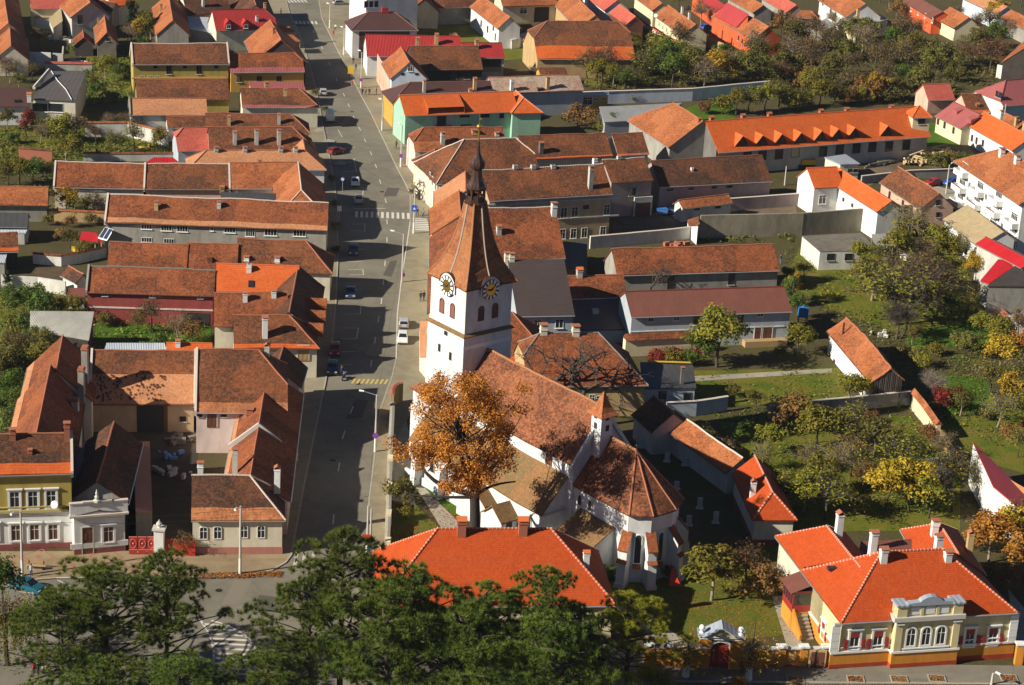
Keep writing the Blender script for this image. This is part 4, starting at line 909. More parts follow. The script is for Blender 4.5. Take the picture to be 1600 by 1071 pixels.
h.chim(347, 295, 290, 0.8, 'tan', 'hood'); h.chim(406, 242, 300, 0.7, 'greywhite', 'flat')
slab('terrace_roof', 'flat grey concrete terrace with vents behind the grey house ridge', 'terrace', [(452, 312, 5.2), (345, 308, 5.2), (345, 300, 5.2), (452, 303, 5.2)], 'dark_bitumen', 'concrete')
h = house('salmon_house', 'smooth salmon roofed house with hipped ends and row of low chimneys', 'house', (323, 235), (476, 235), (400, 266), 4.6, 'pale_tile', 'white', 36, hip=(1, 1), sag=0.02)
for u in (338, 383, 439, 462): h.chim(u, 240, 231, 0.75, 'greywhite', 'flat')
w2 = house('wing', None, None, (478, 240), (472, 211), (498, 245), 4.6, 'pale_tile', 'white', 36, root=h, hip=(0, 0), sag=0.02)
h = house('three_chimney_house', 'brown roof house with three tall chimneys casting shadows', 'house', (326, 199), (457, 199), (390, 236), 4.8, 'old_brown', 'ivory', 40, hip=(0, 1))
for u in (367, 401, 436): h.chim(u, 228, 204, 0.7, 'greywhite', 'hood' if u == 367 else 'flat')
h = house('red_shed_house', 'small house with painted red tile roof beside bare garden', 'house', (286, 200), (325, 199), (300, 236), 4.0, 'painted_red_tile', 'bluegrey', 40, hip=(.4, 0))
h = house('shaded_brown_house', 'brown roof house with two thin chimneys north of three chimney house', 'house', (322, 177), (455, 179), (400, 208), 4.6, 'old_brown', 'ivory', 38, hip=(0, 1)); h.chim(358, 197, 180, 0.6, 'tan', 'hood'); h.chim(436, 196, 177, 0.6, 'greywhite', 'hood')
h = house('low_brown_shed', 'low brown tiled shed beside the painted red roof', 'shed', (261, 183), (320, 182), (290, 200), 3.0, 'old_brown', 'greywhite', 34)
h = house('red_brown_house', 'red brown hipped roof house with pink eave beside the street', 'house', (377, 138), (467, 138), (420, 168), 4.6, 'old_brown', 'ivory', 38, hip=(0, 1), band=(0.12, 'pink_metal')); h.chim(417, 138, 130, 0.8, 'tan', 'flat')
h = house('brown_house', 'speckled brown roof directly behind the smooth pale orange roof', 'house', (213, 124), (355, 124), (300, 156), 5.2, 'old_brown', 'olive', 38)
h = house('pale_orange_house', 'smooth pale orange roof house in front of speckled brown roof', 'house', (203, 154), (321, 154), (260, 180), 4.4, 'pale_tile', 'whitewash', 36, sag=0.03, par=(1, 0), parmat='grey')
h = house('yellow_house', 'two storey yellow house with weathered brown roof', 'house', (206, 68), (354, 68), (280, 101), 6.3, 'old_brown', 'olive', 40, par=(1, 1), parmat='mortar', caps='mortar'); h.wins([264, 311], 108, 1.2, 2.4, 'brown'); h.wins([243, 289, 338], 105, 0.9, 0.7, 'dark'); h.wins([222, 235, 246], 122, 1.1, 0.9)
facade_box(h, 206, 354, 112, -.1, .35, 3.0, 3.3, 'cornice', 'ochre')
h = house('pink_eave_house', 'ochre house with pink metal eave next to two storey yellow house', 'house', (357, 84), (460, 83), (420, 113), 4.6, 'old_red', 'ochre', 38, band=(0.25, 'pink_metal'), hip=(0, .4)); h.wins([374, 405, 436], 124, 1.2, 1.4, 'brown')
slab('flat_roof_house', 'low house with flat pinkish sheet roof beside the street', 'house', [(478, 143, 3.6), (392, 140, 3.6), (388, 127, 4.2), (474, 128, 4.2)], 'pink_metal', 'ivory')
h = house('orange_gable_house', 'house with lit orange slope and shaded gable beside shop canopies', 'house', (439, 62), (422, 31), (382, 66), 5.2, 'old_orange', 'dark_plank', 40); h.chim(411, 80, 68, 0.6, 'tan', 'flat', back=True); h.chim(426, 55, 44, 0.6, 'brick_red', 'flat')
slab('shop_canopy', 'upper small orange tiled canopy over the street pavement', 'canopy', [(462, 50, 3.2), (438, 50, 3.2), (431, 41, 3.9), (450, 40, 3.9)], 'old_orange', 'dark_plank', open_=True, posts='timber')
slab('shop_canopy', 'lower small orange tiled canopy over the street pavement', 'canopy', [(470, 65, 3.2), (445, 65, 3.2), (438, 55, 3.9), (457, 54, 3.9)], 'old_orange', 'dark_plank', open_=True, posts='timber')
h = house('red_metal_house', 'house with bright red metal roof and two dormers', 'house', (332, 16), (413, 14), (385, 47), 5.2, 'red_metal', 'ivory', 42, hip=(0, .5), caps='cap_metal'); h.chim(402, 35, 26, 0.6, 'white', 'flat')
for u in (355, 382):
    p = h.hit(u, 38, (0, 0, h.zr), (0, (h.zr - h.ze) / h.w, 1)); m_ = MB()
    m_.faces([(p.x - .8, p.y + 1.4, p.z - 1), (p.x + .8, p.y + 1.4, p.z - 1), (p.x + .8, p.y + 1.4, p.z + .3), (p.x, p.y + 1.4, p.z + 1.3), (p.x - .8, p.y + 1.4, p.z + .3), (p.x - .8, p.y - 1, p.z + .3), (p.x, p.y - 1.6, p.z + 1.3), (p.x + .8, p.y - 1, p.z + .3)], [(0, 1, 2, 3, 4), (0, 4, 5), (1, 7, 2), (4, 3, 6, 5), (3, 2, 7, 6)], [[(0, 0)] * 5, [(0, 0)] * 3, [(0, 0)] * 3, [(0, 0)] * 4, [(0, 0)] * 4]); h.add(m_, 'dormer', 'red_metal')
    h._put(win_meshes(1.0, .9, 'cross'), (p.x, p.y + 1.42, p.z - .3), 0)
h = house('old_gable_house', 'old house with orange west slope and bare brick gable', 'house', (270, 32), (263, -10), (240, 35), 4.8, 'old_orange', 'grey', 42); h.chim(250, 20, 8, 0.6, 'tan', 'flat')
slab('sheet_roof_shed', 'shed with pale grey sheet roof beside the bare brick gable', 'shed', [(351, 55, 3.6), (294, 45, 3.6), (293, 27, 4.4), (333, 27, 4.4)], 'pale_sheet', 'greywhite')
h = house('brown_roof_house', 'plain dark brown roof house behind the red metal roof', 'house', (285, -10), (352, -12), (330, 22), 4.8, 'old_dark', 'ivory', 40); h.chim(318, 12, -4, 0.6, 'white', 'flat')
h = house('dark_roof_house', 'dark brown roof house at the corner of the far square', 'house', (385, -30), (400, 8), (352, -5), 4.8, 'old_dark', 'ivory', 40)
h = house('edge_house', 'ruddy roofed house with sagging slope at far corner of old yards', 'house', (13, 36), (4, -20), (-16, 30), 4.5, 'old_orange', 'ivory', 42)
h = house('edge_house', 'low ruddy roofed house below the sagging slope house', 'house', (17, 72), (15, 38), (-12, 66), 3.5, 'old_orange', 'ivory', 40)
h = house('cream_gable_house', 'house with dark red roof, cream gable and pale lean-to', 'house', (48, -4), (112, -4), (80, 14), 5.0, 'painted_red_tile', 'yellowcream', 36); slab('lean_to', 'pale mossy lean-to roof under the cream gable house', 'lean-to', [(86, 28, 3), (54, 27, 3), (51, 13, 4), (96, 13, 4)], 'beige_sheet', 'bluegrey')
h = house('big_orange_house', 'big house with broad brick-orange slope and grey gable with window', 'house', (141, 4), (112, -26), (97, 14), 5.5, 'old_orange', 'greywhite', 36, hip=(0, 0)); h.win(125, 31, 1.2, 2.2, 'dark', 'a')
slab('lean_to', 'moss grey sheet roof against the big orange slope', 'lean-to', [(83, 44, 3.2), (76, 30, 3.6), (95, 12, 5.2), (98, 33, 4.2)], 'beige_sheet', 'greywhite')
h = house('gabled_hut', 'small steep gabled hut with orange slope and plank gable', 'hut', (167, 50), (163, 25), (147, 48), 3.6, 'old_orange', 'weathered_plank', 48); h.win(168, 62, 0.8, 0.8, 'dark', 'a'); h.chim(152, 42, 30, 0.5, 'tan', 'flat')
h = house('gabled_hut', 'smaller ruined hut with rusty tiles beside the steep gabled hut', 'hut', (131, 58), (129, 48), (112, 58), 2.6, 'old_red', 'dark_plank', 40)
h = house('orange_roof_house', 'bright orange roofed house behind the tall dark conifer', 'house', (168, -6), (204, -8), (185, 9), 5.0, 'new_orange', 'ivory', 38, caps='cap_bright')
h = house('dark_gable_house', 'house with dark shaded gable between huts and orange roof', 'house', (142, 0), (180, 4), (186, 20), 4.2, 'old_dark', 'grey', 38)
s = slab('flat_grey_house', 'modern house with broad flat bitumen roof and big windows', 'house', [(118, 158, 5.4), (51, 155, 5.4), (78, 111, 6.6), (135, 112, 6.6)], 'bitumen', 'ivory'); s.wins([62.5, 87], [168, 168.5], 3.2, 1.9, 'shop')
m_ = MB(); p0, p1 = G(53, 139, 6.0), G(77, 111, 7.4); a_, b2 = s.local(p0), s.local(p1); m_.tube(a_ + Vector((0, 0, .2)), b2 + Vector((0, 0, .2)), .4, .4, 6); s.add(m_, 'roof_upstand', 'greywhite')
m_ = MB(); q = [s.local(G(*c)) for c in ((80, 111, 6.7), (90, 126, 6.35), (103, 140, 6.0), (112, 156, 5.6))]
for i in range(3): m_.tube(q[i], q[i + 1], .09, .09, 5)
s.add(m_, 'pipe', 'white_paint'); s.chimney(s.local(G(46, 152, 6)), 7.0, 0.9, 'greywhite', 'hood')
h = house('brown_flat_house', 'low white house with dark brown roof joined to flat grey house', 'house', (-30, 137), (46, 137), (20, 166), 4.2, 'brown_metal', 'white', 22, caps=None); sk = MB(); p = h.hit(27, 157, (0, 0, h.zr + .08), (0, (h.zr - h.ze) / h.w, 1)); sk.box(p.x - .6, p.x + .6, p.y - .7, p.y + .7, p.z - .2, p.z + .12); h.add(sk, 'skylight', 'glass')
h = house('garden_house', 'low bright red tiled house at edge of west gardens', 'house', (-25, 291), (74, 292), (35, 321), 3.2, 'old_orange', 'grey', 38)
h = house('grey_shed', 'grey weathered shed roof below the bright red tiled house', 'shed', (-20, 332), (43, 333), (20, 355), 3.0, 'dark_bitumen', 'greywhite', 30, caps=None)
slab('metal_shed', 'pale blue metal lean-to in front of grey weathered shed', 'shed', [(40, 364, 2.2), (-20, 362, 2.2), (-20, 354, 2.8), (46, 355, 2.8)], 'pale_sheet', 'greywhite')
h = house('brown_shed', 'brown tiled shed with orange eave near the walled garden', 'shed', (-20, 365), (26, 364), (5, 394), 3.2, 'old_brown', 'dark_plank', 38, band=(0.18, 'new_orange'))
slab('metal_shed', 'small blue metal shed beside brown tiled shed', 'shed', [(8, 410, 2.4), (-20, 409, 2.4), (-20, 396, 2.8), (11, 396, 2.8)], 'pale_sheet', 'grey')
slab('corrugated_shed', 'barn shed with wide grey corrugated roof among trees', 'shed', [(139, 531, 3.2), (47, 515, 3.2), (47, 486, 5.4), (147, 487, 5.4)], 'grey_sheet', 'dark_plank')
h = house('tool_shed', 'small shed with ridged brown tiles beside maroon barn', 'shed', (108, 417), (130, 428), (100, 434), 2.4, 'old_dark', 'whitewash', 40)
slab('tool_shed', 'low shed with dark rusty roof under small ridged shed', 'shed', [(133, 464, 2.2), (104, 464, 2.2), (108, 450, 2.8), (133, 450, 2.8)], 'rust_metal', 'whitewash')
slab('blue_sheet_roof', 'long low roof of pale blue corrugated sheets behind courtyard barn', 'shed', [(262, 549, 3.8), (163, 549, 3.8), (166, 536, 4.3), (257, 536, 4.3)], 'pale_sheet', 'greywhite')
h = house('orange_lean_house', 'low bright orange roof with chimney behind pink courtyard house', 'shed', (262, 536), (330, 537), (300, 552), 3.8, 'new_orange', 'ivory', 30, caps='cap_bright'); h.chim(278, 544, 530, 0.7, 'white', 'hood')
slab('porch_roof', 'small dark red tiled porch under the grey house windows', 'porch', [(330, 378, 2.6), (281, 378, 2.6), (284, 370, 3.2), (326, 371, 3.2)], 'old_dark', 'ivory')
slab('garden_canopy', 'red fabric canopy beside the solar panel', 'canopy', [(160, 378, 2.2), (124, 374, 2.2), (128, 362, 2.8), (150, 364, 2.8)], 'bright_red_metal', 'ivory', open_=True, posts='timber')
slab('red_canopy', 'bright red shelter roof behind the long row', 'canopy', [(280, 254, 2.4), (228, 254, 2.4), (240, 246, 3.0), (270, 246, 3.0)], 'bright_red_metal', 'ivory', open_=True, posts='timber')
sp = slab('solar_panel', 'tilted two panel solar collector in the garden by grey house', 'solar panel', [(167, 376, 3.0), (153, 372, 3.0), (164, 355, 5.2), (177, 359, 5.2)], 'white_paint', 'iron', open_=True, posts='iron', thick=.12)
for k in (0, 1):
    lp = sp.lp; a = [lp[0].lerp(lp[1], .06 + .47 * k), lp[0].lerp(lp[1], .47 + .47 * k)]; b = [lp[3].lerp(lp[2], .06 + .47 * k), lp[3].lerp(lp[2], .47 + .47 * k)]
    m_ = MB(); up = Vector((0, 0, .06)); m_.poly([a[0].lerp(b[0], .05) + up, a[1].lerp(b[1], .05) + up, b[1].lerp(a[1], .05) + up, b[0].lerp(a[0], .05) + up]); sp.add(m_, 'pane', plain('solar_blue', (0.03, 0.05, 0.10), 0.15), fix=False)
wall_run('garden_wall', 'whitewashed garden wall beside the corrugated shed', [(2, 452), (60, 455), (103, 462)], 2.4, mat='whitewash')
wall_run('garden_wall', 'stained rubble wall behind the ploughed plot', [(52, 412), (95, 416), (122, 412), (166, 402)], 1.8, mat='whitewash', cap='old_brown')
wall_run('garden_wall', 'tile capped garden wall leading to the grey house', [(74, 345), (166, 349)], 2.0, mat='tan', cap='old_orange')
wall_run('garden_wall', 'white garden wall with tile cap behind bare shrubs', [(133, 214), (200, 214), (262, 230)], 3.0, mat='whitewash', cap='old_orange')
wall_run('garden_wall', 'brick wall in the far west garden', [(30, 250), (82, 254)], 2.4, mat='brick_red', cap='old_brown')
wall_run('garden_wall', 'low wall behind the long row with tile cap', [(130, 252), (275, 252)], 1.6, mat='greywhite', cap='old_red')
wall_run('ruined_wall', 'broken plastered wall with empty openings near the huts', [(33, 102), (60, 103), (80, 104)], 3.2, mat='whitewash'); wall_run('ruined_wall', 'short return of broken wall behind flat grey house', [(83, 103), (98, 104), (99, 92)], 3.0, mat='greywhite')
wall_run('garden_wall', 'red tile capped wall behind the flat grey house', [(70, 110), (144, 111)], 1.6, mat='greywhite', cap='painted_red_tile', capw=.5)
# ------------------------------------------------------------------ houses east of the street, far to near
h = house('white_block', 'tall off-white block with small windows by the far crossroads', 'building', (560, -30), (640, -32), (600, -6), 11.5, 'brown_metal', 'white', 20, caps=None)
p = h.local(G(555, 52, 0)); h.wins([572, 580, 588], 7, 1.0, 1.6, 'dark')
h = house('brown_hip_house', 'house with dark brown metal hip roof by white block', 'house', (576, 19), (616, 19), (600, 48), 7.0, 'brown_metal', 'white', 34, hip=(1, 1), caps='cap_dark'); h.chim(602, 21, 12, 1.6, 'red_paint', 'none')
facade_box(h, 561, 640, 60, -.1, .12, 0, 6.8, 'cladding', 'brown_metal')
h = house('long_red_house', 'long red metal roofed house with two chimneys beside brown hip roof', 'house', (572, 54), (718, 57), (620, 89), 5.0, 'red_metal', 'white', 34, caps='cap_metal'); h.chim(652, 85, 58, 0.8, 'tan', 'hood'); h.chim(682, 72, 52, 0.8, 'tan', 'hood')
h = house('red_balcony_house', 'small red metal roof house with timber balcony', 'house', (722, 67), (783, 67), (765, 91), 5.6, 'red_metal', 'ivory', 34, caps='cap_metal'); facade_box(h, 752, 783, 97, -.1, .05, 2.4, 5.2, 'balcony_recess', 'matt_black'); facade_box(h, 752, 783, 97, .0, .3, 2.3, 3.4, 'balcony_rail', 'timber'); h.chim(745, 78, 61, 0.8, 'tan', 'hood')  # recess shade painted as a black panel on the wall
h = house('brown_row_house', 'brown tiled roof behind the light blue gable', 'house', (640, 73), (746, 72), (720, 109), 5.0, 'old_brown', 'dark_plank', 38); h.wins([710, 730], 118, 1.4, 1.8, 'dark')
h = house('blue_gable_house', 'street house with pale blue-white gable and small attic window', 'house', (640, 97), (626, 74), (606, 118), 6.5, 'old_orange', 'bluewhite', 42, band=(0.2, 'old_orange')); h.win(641, 107, 1.1, 1.4, 'cross', 'a'); h.wins([629, 651], 116, 0.7, 0.5, 'vent', 'a')
facade_box(h, 588, 609, 145, -.02, .06, 0, 6.5, 'facing', 'pink')
for k, (u, v) in enumerate(((591, 118), (594, 122), (597, 127), (600, 132), (604, 137))): h.win(u, v, 1.0, 1.7, 'dark')
h = house('brown_metal_house', 'low dark brown metal roof in front of light blue gable', 'house', (641, 129), (765, 127), (700, 160), 5.6, 'brown_metal', 'ochre', 32, hip=(1, 0), caps='cap_dark'); h.chim(663, 146, 127, 0.6, 'greywhite', 'flat'); h.chim(742, 143, 121, 0.7, 'tan', 'hood'); h.chim(735, 147, 138, 0.6, 'tan', 'hood')
h = house('patched_grey_house', 'long house with patchy grey-pink tiles and blank grey side wall', 'house', (764, 121), (904, 117), (860, 143), 5.6, 'grey_patch_tile', 'bluegrey', 36, hip=(0, 0)); h.chim(800, 143, 125, 0.7, 'white', 'none'); h.chim(856, 141, 122, 0.7, 'tan', 'flat')
p = h.hit(844, 139, (0, 0, h.zr), (0, (h.zr - h.ze) / h.w, 1)); m_ = MB(); m_.box(p.x - .7, p.x + .7, p.y - .9, p.y + .5, p.z - .4, p.z + .25); h.add(m_, 'skylight', 'glass')
# green house with orange roof
h = house('mint_house', 'mint green house with long bright orange roof and balcony recess', 'house', (625, 149), (800, 143), (700, 179), 6.4, 'new_orange', 'mint', 35, mortar=True, caps='cap_bright')
facade_box(h, 679, 705, 182, -.2, .06, 3.0, 6.2, 'balcony_recess', 'bluegrey'); facade_box(h, 683, 697, 182, -.1, .1, 3.4, 6.0, 'balcony_door', 'matt_black'); facade_box(h, 678, 706, 188, .0, .5, 2.9, 3.9, 'balcony_rail', 'iron')
h.wins([726, 757], 181, 2.2, 0.8, 'dark'); h.wins([690, 728], 198, 2.4, 0.9, 'dark'); h.win(784, 180, 1.0, 1.4, 'dark')
p = h.hit(694, 167, (0, 0, h.zr), (0, (h.zr - h.ze) / h.w, 1)); m_ = MB(); m_.faces([(p.x - 4, p.y - 2.6, p.z + 1.95), (p.x + 4, p.y - 2.6, p.z + 1.95), (p.x + 4, p.y + 1.6, p.z + .3), (p.x - 4, p.y + 1.6, p.z + .3), (p.x - 4, p.y + 1.6, p.z - 1.2), (p.x + 4, p.y + 1.6, p.z - 1.2)], [(0, 1, 2, 3), (0, 3, 4), (1, 5, 2)], [[(0, 0), (8, 0), (8, 4), (0, 4)], [(0, 0)] * 3, [(0, 0)] * 3]); h.add(m_, 'dormer_roof', 'new_orange', fix=False)
w2 = house('wing', None, None, (806, 142), (818, 153), (793, 172), 6.4, 'new_orange', 'mint', 35, hip=(0, 1), root=h, caps='cap_bright', mortar=True)
slab('porch_slab', 'white entrance canopy on posts under the orange hip', 'canopy', [(800, 199, 3.0), (776, 194, 3.0), (780, 190, 3.0), (804, 193, 3.0)], 'white_paint', 'white', open_=True, posts='white_paint')
# row behind the spire
h = house('ruddy_hip_house', 'ruddy hipped roof in front of the mint green house', 'house', (662, 200), (784, 198), (700, 236), 5.2, 'old_red', 'pinkwhite', 40, hip=(.6, 0), band=(0.4, 'old_orange')); h.chim(692, 228, 208, 0.8, 'greywhite', 'flat'); h.chim(742, 212, 204, 1.1, 'tan', 'flat'); h.chim(777, 214, 208, 0.8, 'greywhite', 'flat')
h = house('narrow_hip_house', 'small dark hipped roof street house near the pollarded tree', 'house', (680, 233), (720, 230), (700, 262), 5.0, 'old_dark', 'yellowcream', 40, hip=(1, 0))
h = house('broad_hip_house', 'broad brown hipped roof with pale lit west hip near the spire', 'house', (725, 218), (806, 215), (760, 285), 6.0, 'old_brown', 'ivory', 40, hip=(1, .4), caps='mortar'); h.wins([672, 676, 681, 687], [276, 283, 291, 300], 1.0, 1.7, 'cross', 'a')
h = house('brown_barn', 'long brown roof barn with orange eave line behind spire', 'barn', (810, 213), (946, 208), (900, 246), 4.6, 'old_brown', 'ivory', 38, band=(0.06, 'new_orange')); h.chim(846, 241, 221, 0.8, 'darkgrey', 'hood')
h = house('brown_barn', 'short brown roofed barn at east end of the long one', 'barn', (957, 210), (1003, 208), (985, 242), 4.6, 'old_brown', 'whitewash', 38, band=(0.06, 'new_orange'))
bh = house('beige_house', 'two storey beige house with long brown roof and many windows', 'house', (752, 267), (941, 257), (880, 308), 8.3, 'old_brown', 'beige', 38, caps='mortar', mortar=True)
for u in (806, 834, 865): bh.chim(u, 266, 258, 0.8, 'greywhite', 'none')
bh.chim(923, 297, 261, 0.8, 'greywhite', 'flat', capmat='brick_red'); bh.wins([881, 898], [333, 331.5], 1.3, 2.0); bh.win(915.6, 324, 1.1, .8, 'dark'); bh.win(948, 328, 1.2, 2.1); bh.wins([879, 896, 913, 942], [366, 365, 364, 362], 1.2, 1.9)
facade_box(bh, 872, 966, 345, -.1, .14, 3.9, 4.15, 'string_course', 'ivory'); facade_box(bh, 740, 966, 318, -.1, .22, 7.3, 7.6, 'cornice', 'bluegrey')
h = house('brown_annex', 'brown roofed annex with pinkish wall east of the beige house', 'house', (943, 250), (1006, 246), (985, 284), 7.0, 'old_brown', 'mauve', 36, caps='mortar'); h.chim(931, 255, 248, .8, 'white', 'none'); h.win(988, 300, 1.4, 1.6, 'dark'); h.chim(968, 250, 244, .7, 'greywhite', 'none')
facade_box(h, 988, 1016, 330, .3, .6, 0, 3.8, 'gate_wall', 'whitewash'); facade_box(h, 990, 1013, 333, .6, .7, 0, 2.7, 'gate', 'brown_paint')
h = house('blackened_barn', 'blackened shingle roof barn with mauve grey wall', 'barn', (1018, 251), (1190, 243), (1100, 289), 5.2, 'old_dark', 'mauve', 36, caps='cap_dark'); h.wins([1047, 1080, 1116, 1140], [297, 295, 293, 292], 1.2, 0.5, 'dark'); h.chim(1082, 268, 262, .5, 'white', 'none')
# street-facing roofs west of the spire
h = house('street_row_house', 'pale orange street roof next to the spire lantern', 'house', (728, 297), (727, 268), (678, 318), 6.0, 'pale_tile', 'bluewhite', 36, bk=.6)
h = house('street_row_house', 'rusty orange street roof below the pale orange one', 'house', (720, 336), (717, 298), (671, 352), 6.0, 'old_orange', 'ivory', 36, bk=.6)
h = house('street_row_house', 'street roof with mossy strip behind the spire foot', 'house', (724, 384), (722, 338), (671, 395), 6.0, 'old_red', 'ivory', 36, bk=.6, caps='mortar')
h = house('street_row_house', 'ruddy street roof partly hidden by the church tower', 'house', (728, 452), (726, 388), (668, 470), 5.6, 'old_red', 'ivory', 36, bk=.6)
slab('porch_roof', 'pale salmon lean-to roof beside the foot of church tower', 'lean-to', [(656, 557, 2.6), (656, 502, 2.6), (672, 502, 4.4), (672, 557, 4.4)], 'pale_tile', 'ivory')
# brown roofs east of the tower
h = house('mottled_house', 'large mottled roof behind the tower with white chimney', 'house', (755, 326), (866, 323), (845, 405), 6.0, 'old_red', 'ivory', 40, caps='mortar', mortar=True); h.chim(780, 368, 351, .8, 'greywhite', 'hood'); h.chim(866, 340, 318, .9, 'white', 'flat', capmat='brick_red')
h = house('slate_house', 'big dark brown metal tile roof right beside the tower', 'house', (795, 406), (880, 405), (850, 494), 7.2, 'slate_metal', 'bluegrey', 33, caps=None, bk=.6); h.chim(793, 407, 396, .8, 'ivory', 'flat'); h.chim(800, 410, 397, .8, 'ivory', 'flat'); h.wins([840, 874], [507, 506], 1.3, 1.5)
h = house('shadowed_house', 'half shadowed red tile roof with red capped chimney', 'house', (885, 432), (972, 430), (930, 466), 4.8, 'old_red', 'ivory', 34); h.chim(906, 436, 418, .9, 'greywhite', 'hood', capmat='cap_bright')
s = slab('metal_annex', 'dark corrugated roof annex running down from half shadowed roof', 'annex', [(985, 514, 2.4), (900, 516, 2.4), (892, 467, 4.7), (972, 466, 4.7)], 'slate_metal', 'bluegrey'); m_ = MB(); p = s.hit(930, 488, (0, 0, 3.7), (0, 0, 1)); m_.box(-.5, .5, -.5, .5, -.3, .5); o = m_.build('skylight', 'zinc', s.root); s._place(o, p)
h = house('barn_house', 'long mottled roof barn with whitewashed gable behind bare walnut tree', 'barn', (957, 389), (1207, 382), (1090, 427), 4.2, 'old_red', 'grey', 40, hip=(0, 0)); h.wins([1048, 1143], [442, 435], 1.2, 2.4, 'dark'); facade_box(h, 952, 985, 430, 0, .02, 0, .1, 'base', 'whitewash')
gw = MB(); sd_ = h.side('a'); 
h.wins([960], 410, .01, .01, 'vent', 'a')
rb = house('rust_roof_house', 'long rust brown metal roof over pale grey two storey walls', 'house', (978, 456), (1224, 448), (1100, 492), 5.6, 'rust_metal', 'bluegrey', 33, caps='cap_metal', bk=.8)
rb.wins([1017, 1057], [499.5, 498], 1.0, .7); rb.wins([1088, 1157], [501, 498], 1.0, 1.6, 'brown'); rb.win(1188, 492, 1.0, .7); rb.door(1185, 520, 1.3, 2.0, 'matt_black' if False else 'brown_paint'); rb.door(1198, 520, 1.8, 2.0, 'brown_paint'); facade_box(rb, 985, 1226, 505, -.1, .1, 2.9, 3.05, 'string_course', 'white')
facade_box(rb, 1160, 1225, 532, 0, 1.4, 0.0, 1.0, 'terrace', 'timber')
wall_run('outbuilding_wall', 'long beige wall with tiled coping below the rust roof house', [(974, 556), (1085, 550)], 2.8, t=1.2, mat='yellowcream', cap='old_red', capw=.9, capo=.3)
h = house('old_corner_house', 'old tiled house in shade of bare tree behind the church', 'house', (842, 521), (935, 520), (900, 604), 5.0, 'old_red', 'tan', 42, hip=(.4, 1), caps='cap_grey'); h.chim(850, 524, 508, 1.0, 'ivory', 'flat'); h.chim(900, 526, 510, 1.0, 'ivory', 'flat'); h.wins([905, 925, 936], [620, 624, 626], .9, 1.5)
h = house('tower_side_house', 'roof with lit orange slope tucked against the church tower', 'house', (770, 488), (801, 489), (835, 566), 4.8, 'old_red', 'ivory', 40, hip=(0, 1), band=(0.1, 'new_orange'))
s = slab('flat_black_house', 'low house with flat black roof and orange rail', 'house', [(1088, 606, 4.0), (1004, 607, 4.0), (1000, 566, 4.6), (1082, 567, 4.6)], 'dark_bitumen', 'bluegrey'); s.wins([1035, 1074], [618, 620], 1.2, 1.3, 'dark')
m_ = MB(); a_, b2 = s.local(G(1012, 565, 4.9)), s.local(G(1079, 567, 4.9)); m_.tube(a_, b2, .14, .14, 6); s.add(m_, 'rail', 'yellow_paint'); p = s.local(G(1065, 600, 4.1)); s.chimney(p, 6.6, .5, 'darkgrey', 'flat')
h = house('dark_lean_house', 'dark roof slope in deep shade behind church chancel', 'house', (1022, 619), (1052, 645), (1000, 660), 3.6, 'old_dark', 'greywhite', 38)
# precinct long roof and sexton's house
h = house('precinct_range', 'long low tiled range along east side of churchyard', 'outbuilding', (1160, 716), (1056, 643), (1035, 668), 3.2, 'old_orange', 'greywhite', 36, mortar=True, caps='mortar', bk=.7)
h = house('sexton_house', 'small cream house with new red hip roof by the churchyard', 'house', (1207, 769), (1180, 713), (1176, 812), 3.8, 'villa_tile', 'ivory', 42, hip=(1, 0), mortar=True, caps='cap_new', plinth=('plinth_dark', .8)); h.chim(1171, 777, 749, .7, 'white', 'hood')
# parish house below the church
ph = house('parish_house', 'big new red hip roof house directly below the church', 'house', (684, 826), (861, 826), (935, 947), 5.0, 'villa_tile', 'yellowcream', 42, hip=(1, 1), mortar=True, caps='cap_new')
ph.chim(721, 841, 808, 1.0, 'brick_red', 'hood', capmat='cap_bright'); ph.chim(817, 839, 808, 1.0, 'brick_red', 'hood', capmat='cap_bright'); p = ph.local(G(915, 888, 7.5)); ph.chimney((p.x, p.y, 6.8), height_at(ph.world(p), 860), .7, 'white', 'hood', 'cap_bright')
# barracks with dormers
bk_ = house('barracks', 'very long orange roofed barracks with row of small dormers', 'building', (1103, 190), (1432, 167), (1280, 227), 5.2, 'new_orange', 'greywhite', 38, caps='cap_bright', ov=1.2, bk=.9, sag=.05)
m_ = MB(); X_ = bk_.side('a')[0][0]; sx_ = math.copysign(1, X_); m_.poly([(X_ + sx_ * .03, bk_.yw, 0), (X_ + sx_ * .03, bk_.yw, bk_.ze + .5), (X_ + sx_ * .03, 0, bk_.zr - .3), (X_ + sx_ * .03, -bk_.ywb, bk_.ze + .5), (X_ + sx_ * .03, -bk_.ywb, 0)]); bk_.add(m_, 'gable_render', 'darkgrey')
for u in (1113, 1162, 1203, 1283, 1323, 1392): bk_.chim(u, 190, px(bk_.world((bk_.local(G(u, 180, 9)).x, 0, bk_.zr)))[1] - 6, .8, 'brick_red', 'hood', back=True)
